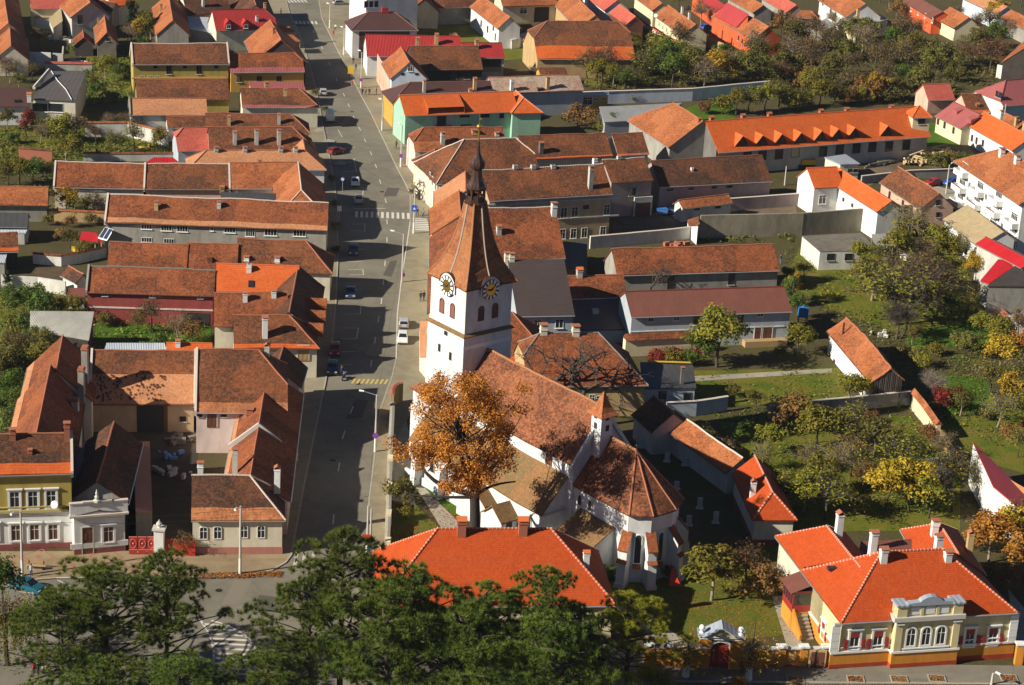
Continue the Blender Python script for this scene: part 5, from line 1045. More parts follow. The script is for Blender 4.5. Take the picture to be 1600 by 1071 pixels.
for u, v in ((1153, 216), (1184, 215), (1214, 213), (1244, 211), (1276, 208), (1302, 205), (1328, 203), (1379, 200)):
    p = bk_.hit(u, v, (0, 0, bk_.zr), (0, (bk_.zr - bk_.ze) / bk_.w, 1)); m_ = MB(); W, t_, b_, z_ = 1.7, p.y + 1.7, p.y - 1.5, p.z
    m_.faces([(p.x - W, t_, z_ - 1.3), (p.x + W, t_, z_ - 1.3), (p.x, t_ + .3, z_ + 1.0), (p.x, b_ - .6, z_ + 1.0), (p.x, t_, z_ - .5)], [(1, 2, 3), (0, 3, 2)], [[(0, 0), (0, 2.5), (3, 2.5)], [(0, 0), (3, 2.5), (0, 2.5)]]); o = bk_.add(m_, 'dormer', 'new_orange', fix=False)
    m_ = MB(); m_.poly([(p.x - W * .85, t_ - .05, z_ - 1.3), (p.x + W * .85, t_ - .05, z_ - 1.3), (p.x, t_ - .05, z_ + .75)]); bk_.add(m_, 'dormer_front', 'dark_plank', fix=False)
for u, v in ((1168, 240), (1191, 243), (1217, 241), (1243, 238), (1286, 237), (1312, 234), (1338, 232), (1363, 230), (1389, 229), (1416, 227)): bk_.win(u, v, 2.0, 2.2, 'dark')
h = house('stair_tower', 'square cream stair tower with pyramid roof at barracks end', 'tower', (1436, 166), (1438, 166), (1432, 184), 9.2, 'new_orange', 'cream', 42, hip=(1, 1), caps='cap_bright', bk=1.0); h.win(1440, 190, 1.6, 1.2, 'dark', 'f')
h = house('hip_barn', 'broad ruddy orange hipped roof at west end of barracks', 'barn', (1098, 189), (1052, 161), (1040, 228), 5.0, 'old_orange', 'grey', 36, hip=(0, .9), caps='cap_tile'); h.chim(1090, 192, 186, .7, 'brick_red', 'flat')
slab('metal_shed', 'long grey metal roofed shed with two chimneys near white wall', 'shed', [(1032, 187, 3.2), (944, 191, 3.2), (936, 167, 4.2), (1066, 161, 4.2)], 'old_grey_sheet', 'bluegrey')
slab('concrete_hut', 'small flat roofed concrete hut in barracks yard', 'hut', [(1344, 256, 3.6), (1313, 257, 3.6), (1288, 246, 3.6), (1321, 241, 3.6)], 'zinc', 'ivory').wins([1328, 1337], 267, 1.0, .8, 'dark')
h = house('gate_lodge', 'small low lodge with orange roof in the paved yard', 'lodge', (1061, 313), (1137, 305), (1100, 323), 2.8, 'old_orange', 'whitewash', 34); h.wins([1089, 1122], [327, 324], 1.2, .4, 'dark')
h = house('orange_l_house', 'white house with long bright orange roof behind concrete wall', 'house', (1392, 314), (1307, 261), (1330, 306), 5.6, 'new_orange', 'white', 36, caps='cap_bright', ov=.3, bk=.8)
w2 = house('wing', None, None, (1262, 263), (1306, 261), (1285, 294), 5.6, 'new_orange', 'white', 36, root=h, caps='cap_bright')
w2.wins([1285], 312, 1.6, 1.8); h.wins([1318, 1332], [312, 321], .8, .7, 'dark')
h = house('pink_long_house', 'pink house with long brown roof and grey brick gable', 'house', (1468, 302), (1404, 261), (1402, 304), 4.6, 'old_brown', 'pink', 40); h.wins([1390, 1411, 1424, 1434], [305, 319, 326, 332], .9, 1.5, 'brown'); h.wins([1466, 1466], [317, 336], 1.0, 1.1, 'dark', 'a')
# white housing block
bl = house('apartment_block', 'white apartment block with balconies and brown hipped roof', 'building', (1650, 283), (1568, 232), (1548, 291), 10.0, 'old_orange', 'white', 33, hip=(0, 1), caps='cap_tile', ov=.8, sag=.04); bl.chim(1561, 246, 233, .9, 'white', 'flat'); bl.chim(1585, 257, 244, .9, 'white', 'flat')
pt, nr, a_ = bl.side('f')
for k, (u, v) in enumerate(((1503, 266), (1499, 290), (1496, 312), (1527, 296), (1522, 316), (1520, 336), (1556, 310), (1552, 328), (1548, 346), (1580, 345), (1578, 365))):
    p = bl.hit(u + 4, v + 4, pt, nr); zz = p.z - .6; m_ = MB(); m_.box(p.x - 2.1, p.x + 2.1, p.y - .1, p.y + 1.4, zz, zz + .15)
    for q in ((p.x - 2.1, p.x - 2.0, p.y - .1, p.y + 1.4), (p.x + 2.0, p.x + 2.1, p.y - .1, p.y + 1.4), (p.x - 2.0, p.x + 2.0, p.y + 1.3, p.y + 1.4)): m_.box(*q, zz + .15, zz + 1.1)
    bl.add(m_, 'balcony', 'white'); fm = MB()
    if k % 3 == 1:
        for q in range(7): fm.lathe([(.05, 0), (.16, .1), (.02, .25)], 5, (p.x - 1.7 + q * .55, p.y + 1.35, zz + 1.1))
        bl.add(fm, 'flowers', 'leaf_red')
    bl._put(win_meshes(2.6, 1.4, 'triple'), (p.x, p.y, zz + 1.9), 0)
for u, v in ((1512, 312), (1540, 330), (1541, 308), (1566, 352), (1515, 290)): bl.win(u, v, 1.0, 1.3)
h = house('beige_roof_house', 'low white house with plain beige sheet roof below apartment block', 'house', (1568, 362), (1512, 320), (1498, 362), 4.0, 'beige_sheet', 'white', 32, caps=None, bk=.6); h.wins([1490, 1502, 1510], [377, 385, 392], .9, 1.5, 'brown')
# unfinished red roof house
h = house('red_barn', 'unfinished grey block house with bright red folded metal roof', 'house', (1612, 408), (1541, 371), (1529, 384), 6.8, 'bright_red_metal', 'greywhite', 28, caps='cap_metal', bk=1.4)
s = slab('red_lean_roof', 'lower bright red metal roof slope of the unfinished house', 'annex', [(1546, 443, 4.6), (1532, 438, 4.6), (1560, 405, 6.6), (1592, 411, 6.6)], 'bright_red_metal', 'grey')
slab('block_annex', 'grey block annex under the red metal roof at the edge', 'annex', [(1640, 447, 5.5), (1543, 447, 5.5), (1588, 414, 6.6), (1640, 414, 6.6)], 'dark_plank', 'grey')
slab('white_sheet_shed', 'white sheet roofed shed at the right garden wall', 'shed', [(1640, 520, 2.2), (1592, 507, 2.2), (1576, 493, 2.8), (1620, 480, 2.8)], 'pale_sheet', 'grey')
# ruin without roof
s = slab('unfinished_house', 'roofless white block building with open window holes', 'house', [(1370, 391, 3.6), (1281, 393, 3.6), (1253, 369, 3.6), (1346, 364, 3.6)], 'weathered_plank', 'whitewash', thick=.12, ov=.05); s.wins([1298, 1326, 1352], [402, 402, 401], 1.5, 1.3, 'dark'); s.wins([1258, 1264, 1272], [380, 388, 396], 1.0, 1.6, 'dark', 'a')
slab('plank_canopy', 'small slab roof shelter beside the roofless building', 'shelter', [(1397, 383, 2.6), (1366, 383, 2.6), (1362, 366, 2.8), (1389, 365, 2.8)], 'grey_sheet', 'whitewash', open_=True, posts='concrete')
wall_run('concrete_wall', 'tall stained concrete wall below the orange L-shaped house', [(1092, 372), (1250, 368), (1440, 353)], 4.4, t=.5, mat='concrete'); s = slab('white_gable', 'bright white gable end at west end of concrete wall', 'annex', [(1091, 352, 3.9), (1076, 352, 2.4), (1074, 344, 2.4), (1092, 338, 3.9)], 'old_brown', 'white')
wall_run('yard_wall', 'pale rendered yard wall in front of the beige house', [(921, 389), (1030, 379), (1090, 372)], 2.4, mat='whitewash', cap='mortar', capw=.1)
slab('covered_store', 'dark sheet covered store in shade below the beige house', 'shed', [(918, 418, 2.8), (873, 420, 2.8), (872, 378, 3.6), (917, 376, 3.6)], 'dark_bitumen', 'darkgrey')
wall_run('yard_wall', 'mauve boundary wall behind the little lodge', [(1140, 330), (1245, 322)], 2.6, mat='mauve', cap='mortar', capw=.1)
wall_run('white_wall', 'long bluish white garden wall in front of the wood', [(906, 164), (960, 162), (1080, 158), (1200, 146)], 3.0, mat='bluewhite', cap='mortar', capw=.12)
h = slab('yellow_shed', 'ochre shed with three arched openings by the white wall', 'shed', [(952, 148, 3.6), (910, 150, 3.6), (909, 146, 3.6), (951, 144, 3.6)], 'zinc', 'ochre'); h.wins([918], 158, 2.4, 1.8, 'cross'); h.wins([931, 944], [155, 154], 1.4, .8, 'segment')
wall_run('precinct_wall', 'cream churchyard wall with blocks beside the street', [(604, 872), (607, 800), (608, 740), (612, 665), (613, 640)], 1.9, t=.45, mat='tan', cap='kerb_stone', capw=.05)
for k, v in enumerate((868, 824, 780, 737)):
    p = G(605 + (872 - v) * .03, v); m_ = MB(); m_.box(-.36, .36, -.8, .8, 0, 2.2); r = empty('wall_pier', p); m_.build('block', 'yellowcream', r); tag(r, ['lowest', 'second', 'third', 'topmost'][k] + ' cream pier along the churchyard street wall', 'pier')
m_ = MB(); r = empty('gate_arch', G(622, 655)); tag(r, 'curved rendered gate wall at the churchyard street corner', 'wall')
P0 = G(612, 650); vs = []
arc = [(612, 648), (612, 640), (615, 634), (621, 630), (628, 629)]
wall_run('gate_wall', 'curved brown rendered wall at the churchyard gate', arc, 3.2, t=.5, mat='tan', cap='cap_tile', capw=.1); bpy.data.objects.remove(r)
wall_run('garden_wall', 'tile capped plastered wall running down the east garden', [(1425, 638), (1443, 660), (1462, 688), (1464, 690)], 2.6, t=.6, mat='yellowcream', cap='old_orange', capw=.7, capo=.35); wall_run('garden_wall', 'ragged lower end of the tile capped garden wall', [(1466, 688), (1478, 705), (1486, 722)], 1.8, t=.6, mat='tan')
wall_run('garden_wall', 'grey wall below the plank gabled garden house', [(1200, 655), (1290, 645), (1340, 640), (1420, 632)], 2.2, mat='grey', cap='mortar', capw=.08)
wall_run('garden_wall', 'weathered blue grey wall behind the churchyard range', [(1040, 652), (1085, 650), (1135, 642)], 2.4, mat='bluegrey', cap='mortar', capw=.08)
wall_run('garden_wall', 'brick garden wall under the red roofed unfinished house', [(1558, 488), (1575, 505), (1600, 530), (1620, 548)], 1.4, mat='brick_red')
wall_run('yard_wall', 'stone yard wall along the lane below the timber pile', [(1345, 288), (1420, 279), (1497, 276)], 1.8, mat='grey', cap='mortar', capw=.06)
# plank gabled garden house
h = house('garden_cottage', 'sagging orange tiled cottage with plank gable in the garden', 'cottage', (1392, 574), (1323, 495), (1324, 556), 3.8, 'old_orange', 'white', 40, sag=.45, bk=.8); h.wins([1296, 1303], [562, 572], .9, 2.2, 'brown'); p = h.hit(1317, 522, (0, 0, h.zr), (0, (h.zr - h.ze) / h.w, 1)); m_ = MB(); m_.tube((p.x, p.y, p.z - .3), (p.x, p.y, p.z + 1.9), .16, .16, 8); h.add(m_, 'stove_pipe', 'copper_brown')
sd_ = 'a'; pt, nr, a_ = h.side('a'); X = pt[0]; m0 = len(h.root.children)
for k in range(16):
    y0 = -h.ywb + (h.yw + h.ywb) * k / 16; y1 = -h.ywb + (h.yw + h.ywb) * (k + .9) / 16; ym = max(abs(y0), abs(y1)) if y0 * y1 > 0 else 0; zt = h.zr - .25 - (h.zr - h.ze) / h.w * ym
    m_ = MB(); sx = math.copysign(1, X); xa, xb = sorted((X, X + sx * (.05 + .03 * (k % 3)))); m_.box(xa, xb, y0, y1, .1, max(.6, zt)); h.add(m_, 'plank', 'dark_plank')
# house with the white wall at the right edge
s = slab('white_wall_house', 'tall white wall and dark red roof at the right edge', 'house', [(1552, 760, 6.0), (1520, 690, 6.2), (1600, 768, 4.5), (1660, 850, 4.0)], 'red_metal', 'white')
s = slab('orange_annex', 'lit orange tiled annex below the tall white wall', 'annex', [(1560, 800, 3.2), (1553, 735, 5.0), (1640, 785, 5.0), (1660, 840, 3.2)], 'pale_tile', 'white')
slab('garden_privy', 'tiny white hut with brown side in the orchard', 'hut', [(1455, 727, 2.2), (1446, 719, 2.2), (1449, 715, 2.4), (1499, 714, 2.4)], 'grey_sheet', 'whitewash')
# far houses, top
h = house('big_barn', 'huge brown roofed barn with bright orange lower tiles', 'barn', (855, 33), (966, 34), (940, 93), 4.6, 'old_brown', 'tan', 40, hip=(.45, .3), band=(.34, 'new_orange'))
h = house('white_cottage', 'white walled house with orange tiles and plain beige gable', 'house', (797, 27), (753, -6), (757, 29), 5.2, 'old_orange', 'white', 42); h.wins([752, 762, 771], [37, 46, 43], 1.1, 1.7, 'brown'); h.win(774, 58, .9, 1.8, 'brown')
slab('lean_to', 'small white plank lean-to against the beige gable', 'lean-to', [(799, 63, 2.4), (796, 60, 2.4), (820, 51, 3.0), (823, 56, 3.0)], 'pale_sheet', 'whitewash')
h = house('dark_front_house', 'house with orange eave and dark carriage opening at the top', 'house', (780, -10), (865, -12), (820, 9), 4.6, 'old_orange', 'ivory', 36); h.win(818, 17, 2.0, 1.6); facade_box(h, 835, 858, 20, -.1, .05, 0, 4.0, 'opening', 'matt_black')  # carriage opening: black panel standing in for the shade within
h = house('ivy_house', 'large orange roof with ivy covered gable at the top', 'house', (930, 24), (880, -26), (868, 10), 4.4, 'old_orange', 'tan', 40)
h = house('red_tile_house', 'bright coral roofed house with brown gable behind the big barn', 'house', (993, 26), (967, 8), (968, 33), 4.4, 'painted_red_tile', 'brown_paint', 40, caps='cap_bright'); h = house('pink_roof_house', 'house with pinkish roof and white gable by coral roof', 'house', (965, 0), (930, -25), (925, 3), 4.4, 'painted_red_tile', 'white', 38)
h = house('window_house', 'yellowish house with row of windows and satellite dish', 'house', (1087, 38), (1044, 9), (1046, 42), 4.4, 'old_orange', 'yellowcream', 38); h.wins([1030, 1036, 1042, 1050], [38, 43, 47, 52], .9, 1.4); h.chim(1075, 31, 20, .5, 'white', 'flat'); h.chim(1064, 22, 11, .5, 'white', 'flat')
h = house('upper_row_house', 'orange roofed house above the yellowish window house', 'house', (1034, 5), (1005, -16), (1000, 3), 4.4, 'old_orange', 'yellowcream', 38)
h = house('red_house', 'orange-red house with half metal half tile roof', 'house', (1201, 42), (1136, 7), (1150, 48), 4.4, 'old_orange', 'redorange', 38, hip=(0, 0)); h.wins([1154, 1160, 1168], [60, 65, 69], .8, 1.3, 'brown')
s = slab('red_metal_roof', 'dark red metal half of the orange-red house roof', 'roof', [(1150, 43, 5.0), (1116, 25, 5.0), (1136, 4, 8.9), (1170, 22, 8.9)], 'red_metal', 'redorange')
h = house('red_house', 'orange-red house with plain dark red roof at far garden', 'house', (1132, 8), (1095, -18), (1112, 16), 4.4, 'red_metal', 'redorange', 38, caps='cap_metal')
h = house('tan_house', 'tan tiled house behind the orange-red houses', 'house', (1193, 8), (1152, -14), (1165, 14), 4.4, 'old_orange', 'grey', 36); h = house('tan_house', 'house with white chimneys and pale red roof at the top', 'house', (1244, 8), (1205, -14), (1222, 17), 4.4, 'painted_red_tile', 'grey', 36)
h = house('small_hip_house', 'small rusty hipped house near grey flat roofs', 'house', (1268, 18), (1256, 17), (1248, 28), 3.6, 'old_orange', 'darkgrey', 34, hip=(1, 1))
h = house('white_long_house', 'white house with long weathered orange roof at the top', 'house', (1352, 6), (1308, -20), (1310, 20), 5.0, 'old_orange', 'white', 36); h.wins([1286, 1298, 1306], [5, 18, 24], .9, 1.5, 'brown'); h.chim(1338, 26, 14, .7, 'tan', 'flat')
slab('grey_roof_house', 'ivory house with broad flat grey roof by the wood', 'house', [(1338, 45, 4.0), (1313, 31, 4.0), (1357, 14, 4.4), (1388, 30, 4.4)], 'grey_sheet', 'yellowcream')
slab('grey_shed', 'grey sheet roof shed beside broad flat grey roof', 'shed', [(1290, 50, 3.0), (1266, 44, 3.0), (1290, 29, 3.6), (1306, 38, 3.6)], 'grey_sheet', 'grey')
h = house('long_red_wood_house', 'long house with rusty grey metal roof and red timber wall', 'house', (1473, 18), (1428, -8), (1440, 20), 4.4, 'rust_metal', 'redorange', 30, caps=None); h.wins([1424, 1435, 1446, 1457], [14, 20, 25, 32], 1.0, 1.4)
h = house('orange_cottage', 'orange tiled cottage beside the rusty metal roof', 'cottage', (1514, 27), (1484, 12), (1478, 38), 3.6, 'old_orange', 'yellowcream', 36)
h = house('long_pale_house', 'long pale orange roof with whitish wall at top corner', 'house', (1574, 10), (1520, -14), (1530, 10), 4.4, 'pale_tile', 'bluewhite', 34); h = house('corner_roof', 'rusty roof in the top corner beyond the wood', 'house', (1630, 40), (1580, 16), (1580, 36), 4.0, 'old_orange', 'grey', 34)
h = house('black_barn', 'tall blackened plank barn at the right edge', 'barn', (1612, 68), (1640, 40), (1566, 96), 5.5, 'old_orange', 'dark_plank', 40)
wall_run('barn_wall', 'whitewashed wall in front of blackened plank barn', [(1556, 122), (1600, 130)], 3.4, mat='whitewash')
h = house('mint_wall_house', 'house with dull red metal hip roof and pale mint walls', 'house', (1572, 126), (1625, 122), (1600, 164), 6.0, 'pink_metal', 'pale_mint', 36, hip=(.8, 0), caps='cap_metal'); h.wins([1558, 1563], [147, 149], .9, 1.4, 'dark', 'a')
h = house('pink_gable_house', 'small red roofed house with peach gable at wood edge', 'house', (1443, 132), (1483, 131), (1465, 157), 3.2, 'painted_red_tile', 'pink', 40)
h = house('brown_hip_cottage', 'brown roof cottage with pale gable beside mint walled house', 'house', (1503, 148), (1546, 147), (1530, 176), 3.6, 'old_brown', 'pink', 38, band=(.12, 'new_orange')); h.chim(1528, 168, 161, .8, 'brick_red', 'hood')
h = house('dusty_red_house', 'cream house with long dusty red roof and two skylights', 'house', (1531, 179), (1491, 160), (1484, 193), 3.8, 'pink_metal', 'yellowcream', 34, caps='cap_metal'); h.wins([1466, 1476, 1490], [190, 196, 204], .9, 1.5, 'brown')
for u, v in ((1497, 174), (1519, 187)):
    p = h.hit(u, v, (0, 0, h.zr), (0, (h.zr - h.ze) / h.w, 1)); m_ = MB(); m_.faces([(p.x - 1, p.y - 1.2, p.z + .8), (p.x + 1, p.y - 1.2, p.z + .8), (p.x + 1, p.y + .9, p.z + .2), (p.x - 1, p.y + .9, p.z + .2), (p.x - 1, p.y + .9, p.z - .7), (p.x + 1, p.y + .9, p.z - .7)], [(0, 1, 2, 3), (0, 3, 4), (1, 5, 2), (3, 2, 5, 4)]); h.add(m_, 'dormer', 'pink_metal')
h = house('amber_roof_house', 'white house with smooth amber orange roof above apartment block', 'house', (1610, 214), (1538, 175), (1550, 218), 4.2, 'new_orange', 'white', 36, caps='cap_bright', bk=.8); h.wins([1519, 1526, 1536], [216, 220, 224], .9, 1.5, 'brown'); h.chim(1562, 182, 174, .7, 'white', 'flat')
h = house('rust_row_house', 'rust roof behind the amber roof house', 'house', (1620, 200), (1572, 178), (1574, 196), 4.2, 'old_orange', 'white', 36); h.chim(1585, 198, 184, .7, 'tan', 'flat'); h.chim(1598, 205, 193, .7, 'tan', 'flat')
wall_run('ruined_wall', 'peeling yellow yard wall beside the window house', [(1004, 55), (1035, 75), (1065, 88)], 3.2, mat='yellowcream', cap='painted_red_tile'); wall_run('garden_wall', 'ivy covered wall between the two far gardens', [(1100, 72), (1130, 84)], 2.6, mat='tan')
wall_run('garden_wall', 'ivy grown garden wall below the beige gable house', [(815, 74), (838, 92), (848, 98)], 2.4, mat='yellowcream', cap='old_orange')
h = house('small_orange_shed', 'little shed with brown roof at the hedge below big barn', 'shed', (842, 107), (882, 106), (862, 117), 2.6, 'old_brown', 'ochre', 30); s = slab('garden_shed', 'small red roofed garden hut among the far trees', 'shed', [(1050, 83, 2.2), (1022, 84, 2.2), (1032, 75, 3), (1042, 75, 3)], 'bright_red_metal', 'tan')
h = house('yard_house', 'ivory gabled house behind the long red metal roof', 'house', (665, 0), (660, -30), (640, 6), 4.4, 'old_red', 'yellowcream', 40); h = house('yard_barn', 'dark barn across the yard behind red metal roof', 'barn', (678, -8), (740, -9), (710, 12), 4.6, 'old_brown', 'grey', 38); slab('garage', 'white garage with little salmon roof in the dark yard', 'garage', [(717, 57, 2.6), (700, 57, 2.6), (704, 52, 3.4), (713, 51, 3.4)], 'pale_tile', 'white')
for k, (u, v, z, lb) in enumerate(((341, 336, 5.6, 'white satellite dish above the south side of the long grey house'), (1025, 25, 6.0, 'white satellite dish on the yellowish window house'), )):
    m_ = MB(); m_.lathe([(.02, 0), (.35, .05), (.5, .14), (.5, .17), (.3, .08)], 14); o = m_.build('satellite_dish', 'white_paint', None, smooth=True); o.rotation_euler = (R(-60), 0, R(165)); o.location = G(u, v, z); tag(o, lb, 'satellite dish')
# ------------------------------------------------------------------ fortified church
CX = empty('church', (-5.82, 275.04, 0), math.atan2(-0.7723, 0.63525)); tag(CX, 'white fortified church with tall clock tower and red-brown tiled roofs', 'church')
def cadd(mb, name, mats, smooth=False, fix=True, parent=None): return mb.build(name, mats, parent or CX, smooth=smooth, fix=fix)
TW, TZ = 3.87, 27.9
m_ = MB(); t0 = 4.05
m_.faces([(-t0, -t0, 0), (t0, -t0, 0), (t0, t0, 0), (-t0, t0, 0), (-t0, -t0, 21.3), (t0, -t0, 21.3), (t0, t0, 21.3), (-t0, t0, 21.3)], [(0, 1, 5, 4), (1, 2, 6, 5), (2, 3, 7, 6), (3, 0, 4, 7), (4, 5, 6, 7)])
m_.box(-TW, TW, -TW, TW, 21.3, TZ); cadd(m_, 'tower_wall', 'church')
m_ = MB()
for s in range(4):
    c, n = math.cos(s * math.pi / 2), math.sin(s * math.pi / 2); rot = lambda x, y, z: (c * x - n * y, n * x + c * y, z)
    m_.faces([rot(*p) for p in ((-t0 - .25, -t0 - .25, 21.15), (t0 + .25, -t0 - .25, 21.15), (TW, -TW + .01, 21.5), (-TW, -TW + .01, 21.5), (-t0 - .25, -t0 - .25, 21.05), (t0 + .25, -t0 - .25, 21.05))], [(0, 1, 2, 3), (4, 5, 1, 0)], [[(0, 0), (8.5, 0), (8, .7), (.4, .7)], [(0, 0)] * 4])
cadd(m_, 'string_tiles', 'mossy_tile', fix=False)
m_ = MB()
for s in range(4):
    a = s * math.pi / 2; m_.box(-t0 - .06, t0 + .06, -t0 - .06, -t0 + .02, 19.3, 19.85, a)
cadd(m_, 'white_band', 'white_paint')
def on_face(parts, s, x, z, off=0.0):
    """put window meshes on a tower face: s = 0 south (lit), 1 east"""
    a = s * math.pi / 2; d = (TW if z > 21.3 else t0) + off; first = None
    for nm, me, lv in parts:
        o = bpy.data.objects.new(nm, me)
        if first is None:
            link(o, CX); c, n = math.cos(a), math.sin(a); px_, py_ = x, -d
            o.location = (c * px_ - n * py_, n * px_ + c * py_, z); o.rotation_euler = (0, 0, a + math.pi); first = o
        else: link(o, first)
    return first
for s in range(4):
    for x in (-1.25, 1.1): on_face(win_meshes(1.0, 2.1, 'louver'), s, x, 24.0)
on_face(win_meshes(.7, .6, 'vent'), 0, .1, 20.5)
for s, x, z in ((0, -1.2, 18.0), (0, 1.3, 17.6), (0, -1.0, 14.0), (1, .5, 10)): on_face(win_meshes(.5, 1.1, 'vent'), s, x, z)
# spire: square at the eaves, eight sided above
prof = [(27.75, 4.1, 4.35 * 1.414), (28.2, 3.98, 4.08 * 1.4), (28.9, 3.72, 3.75 * 1.36), (30.0, 3.2, 3.2 * 1.32), (31.4, 2.72, 2.7 * 1.27), (33.0, 2.28, 2.25 * 1.22), (35.0, 1.86, 1.83 * 1.16), (37.0, 1.5, 1.5 * 1.11), (38.3, 1.28, 1.3 * 1.08)]
m_ = MB(); rings = []
for z, rm_, rc in prof:
    rings.append([Vector(((rc if k % 2 else rm_) * math.cos(k * math.pi / 4), (rc if k % 2 else rm_) * math.sin(k * math.pi / 4), z)) for k in range(8)])
L = 0
for j in range(len(rings) - 1):
    dl = (rings[j + 1][0] - rings[j][0]).length
    for k in range(8):
        q = (k + 1) % 8; w0, w1 = (rings[j][q] - rings[j][k]).length, (rings[j + 1][q] - rings[j + 1][k]).length; o = k * 7.0
        m_.poly([rings[j][k], rings[j][q], rings[j + 1][q], rings[j + 1][k]], [(o - w0 / 2, L), (o + w0 / 2, L), (o + w1 / 2, L + dl), (o - w1 / 2, L + dl)])
    L += dl
m_.poly([p + Vector((0, 0, -.15)) for p in reversed(rings[0])]); cadd(m_, 'spire', 'spire_tile', fix=False)
for k in range(8):
    m_ = MB()
    for j in range(0 if k % 2 else 2, len(rings) - 1): m_.tube(rings[j][k] + Vector((0, 0, .03)), rings[j + 1][k] + Vector((0, 0, .03)), .13, .12, 6)
    cadd(m_, 'hip_tiles' if k % 2 else 'spire_strip', 'pale_tile' if k % 2 else plain('worn_lead', (.4, .32, .26), .7), fix=False)
# clocks with rounded dormers
def clock(s):
    a = s * math.pi / 2; r = empty('clock', (0, 0, 0), a); r.parent = CX; r.empty_display_size = .2
    y0 = -TW - .24; zc = 27.2
    m_ = MB(); n = 18; R_ = 1.65
    arc = [(R_ * math.cos(math.pi * k / n), zc + .1 + R_ * math.sin(math.pi * k / n)) for k in range(n + 1)]
    m_.poly([(x, y0, z) for x, z in arc] + [(-R_, y0, zc - .8), (R_, y0, zc - .8)])
    f_ = m_.build('dormer_front', 'church', r, fix=False)
    m_ = MB()
    for k in range(n):
        (x0, z0), (x1, z1) = arc[k], arc[k + 1]; e = 1.06
        m_.poly([(x0 * e, y0 - .12, z0 + .06), (x1 * e, y0 - .12, z1 + .06), (x1 * .9, y0 + 2.6, z1 + .25), (x0 * .9, y0 + 2.6, z0 + .25)], [(0, k * .3), (0, k * .3 + .3), (2.6, k * .3 + .3), (2.6, k * .3)])
    m_.build('dormer_roof', 'copper_brown', r, fix=False)
    m_ = MB(); m_.tube((0, y0 - .02, zc), (0, y0 - .10, zc), 1.42, 1.42, 32); m_.build('dial', plain('dial_face', (0.05, 0.055, 0.065), .6) if s % 2 else plain('dial_face', (0.05, 0.055, 0.065), .6), r)
    m_ = MB(); m_.tube((0, y0 - .10, zc), (0, y0 - .13, zc), .8, .8, 28); m_.build('dial_centre', 'gold', r)
    m_ = MB()
    for k in range(12):      # hour marks: long white wedges
        t = k * math.pi / 6; u = (math.sin(t), math.cos(t)); w = (math.cos(t), -math.sin(t))
        m_.faces([(u[0] * rr + w[0] * q, y0 - .13, zc + u[1] * rr + w[1] * q) for rr, q in ((.86, -.12), (.86, .12), (1.38, .22), (1.38, -.22))], [(0, 1, 2, 3)])
    m_.build('hour_mark', 'white_paint', r, fix=False)
    m_ = MB()
    for t, ln, w_ in ((R(275), .72, .09), (R(52), 1.1, .07)):
        u = Vector((math.sin(t), 0, math.cos(t))); v = Vector((math.cos(t), 0, -math.sin(t))); o = Vector((0, y0 - .17, zc))
        m_.poly([o - u * .3 - v * w_, o - u * .3 + v * w_, o + u * ln * .8 + v * w_, o + u * ln, o + u * ln * .8 - v * w_])
    m_.build('clock_hand', 'matt_black', r, fix=False)
for s in range(4): clock(s)
# lantern, onion and finial
m_ = MB(); m_.lathe([(1.55, 38.1), (1.6, 38.3), (1.3, 38.4), (1.3, 38.75), (.3, 38.76)], 8, a0=math.pi / 8)
cadd(m_, 'lantern_base', 'copper_brown')
for k in range(8):
    t = k * math.pi / 4 + math.pi / 8; m_ = MB(); m_.box(1.05, 1.27, -.12, .12, 38.7, 40.2, t); cadd(m_, 'lantern_post', 'copper_brown')
m_ = MB()
for k in range(8):
    t = k * math.pi / 4; m_.box(1.02, 1.12, -.36, .36, 38.75, 39.15, t); m_.box(1.02, 1.12, -.36, .36, 39.95, 40.2, t)
cadd(m_, 'lantern_rail', 'copper_brown')
m_ = MB(); m_.lathe([(1.45, 40.15), (1.5, 40.3), (1.2, 40.6), (.95, 41.1), (.78, 41.8), (.68, 42.6), (.72, 42.75), (.95, 42.9), (1.1, 43.25), (1.08, 43.6), (.9, 43.95), (.62, 44.3), (.42, 44.7), (.28, 45.3), (.2, 46.0), (.13, 46.6)], 8, a0=math.pi / 8); cadd(m_, 'onion_dome', 'copper_brown')
m_ = MB(); m_.lathe([(.13, 46.5), (.11, 48.1), (.12, 48.15), (.3, 48.3), (.36, 48.5), (.3, 48.7), (.1, 48.85), (.05, 48.9), (.04, 50.0), (.01, 50.1)], 12); m_.faces([(.04, 0, 49.4), (.45, .06, 49.5), (.5, -.06, 49.75), (.04, 0, 49.7)], [(0, 1, 2, 3)]); cadd(m_, 'finial', 'gold')
def croof(name, mat, L0, R0, L1, R1, amp=.15, thick=.18):
    """roof plane, eave left/right then ridge left/right"""
    L0, R0, L1, R1 = map(Vector, (L0, R0, L1, R1)); ln = ((L1 + R1) / 2 - (L0 + R0) / 2).length; nv = max(2, int(ln / 1.1)); m_ = MB()
    patch(m_, [(L0.lerp(L1, k / nv), R0.lerp(R1, k / nv), ln * k / nv) for k in range(nv + 1)], (3, 270, 0), amp, thick); return cadd(m_, name, mat, fix=False)
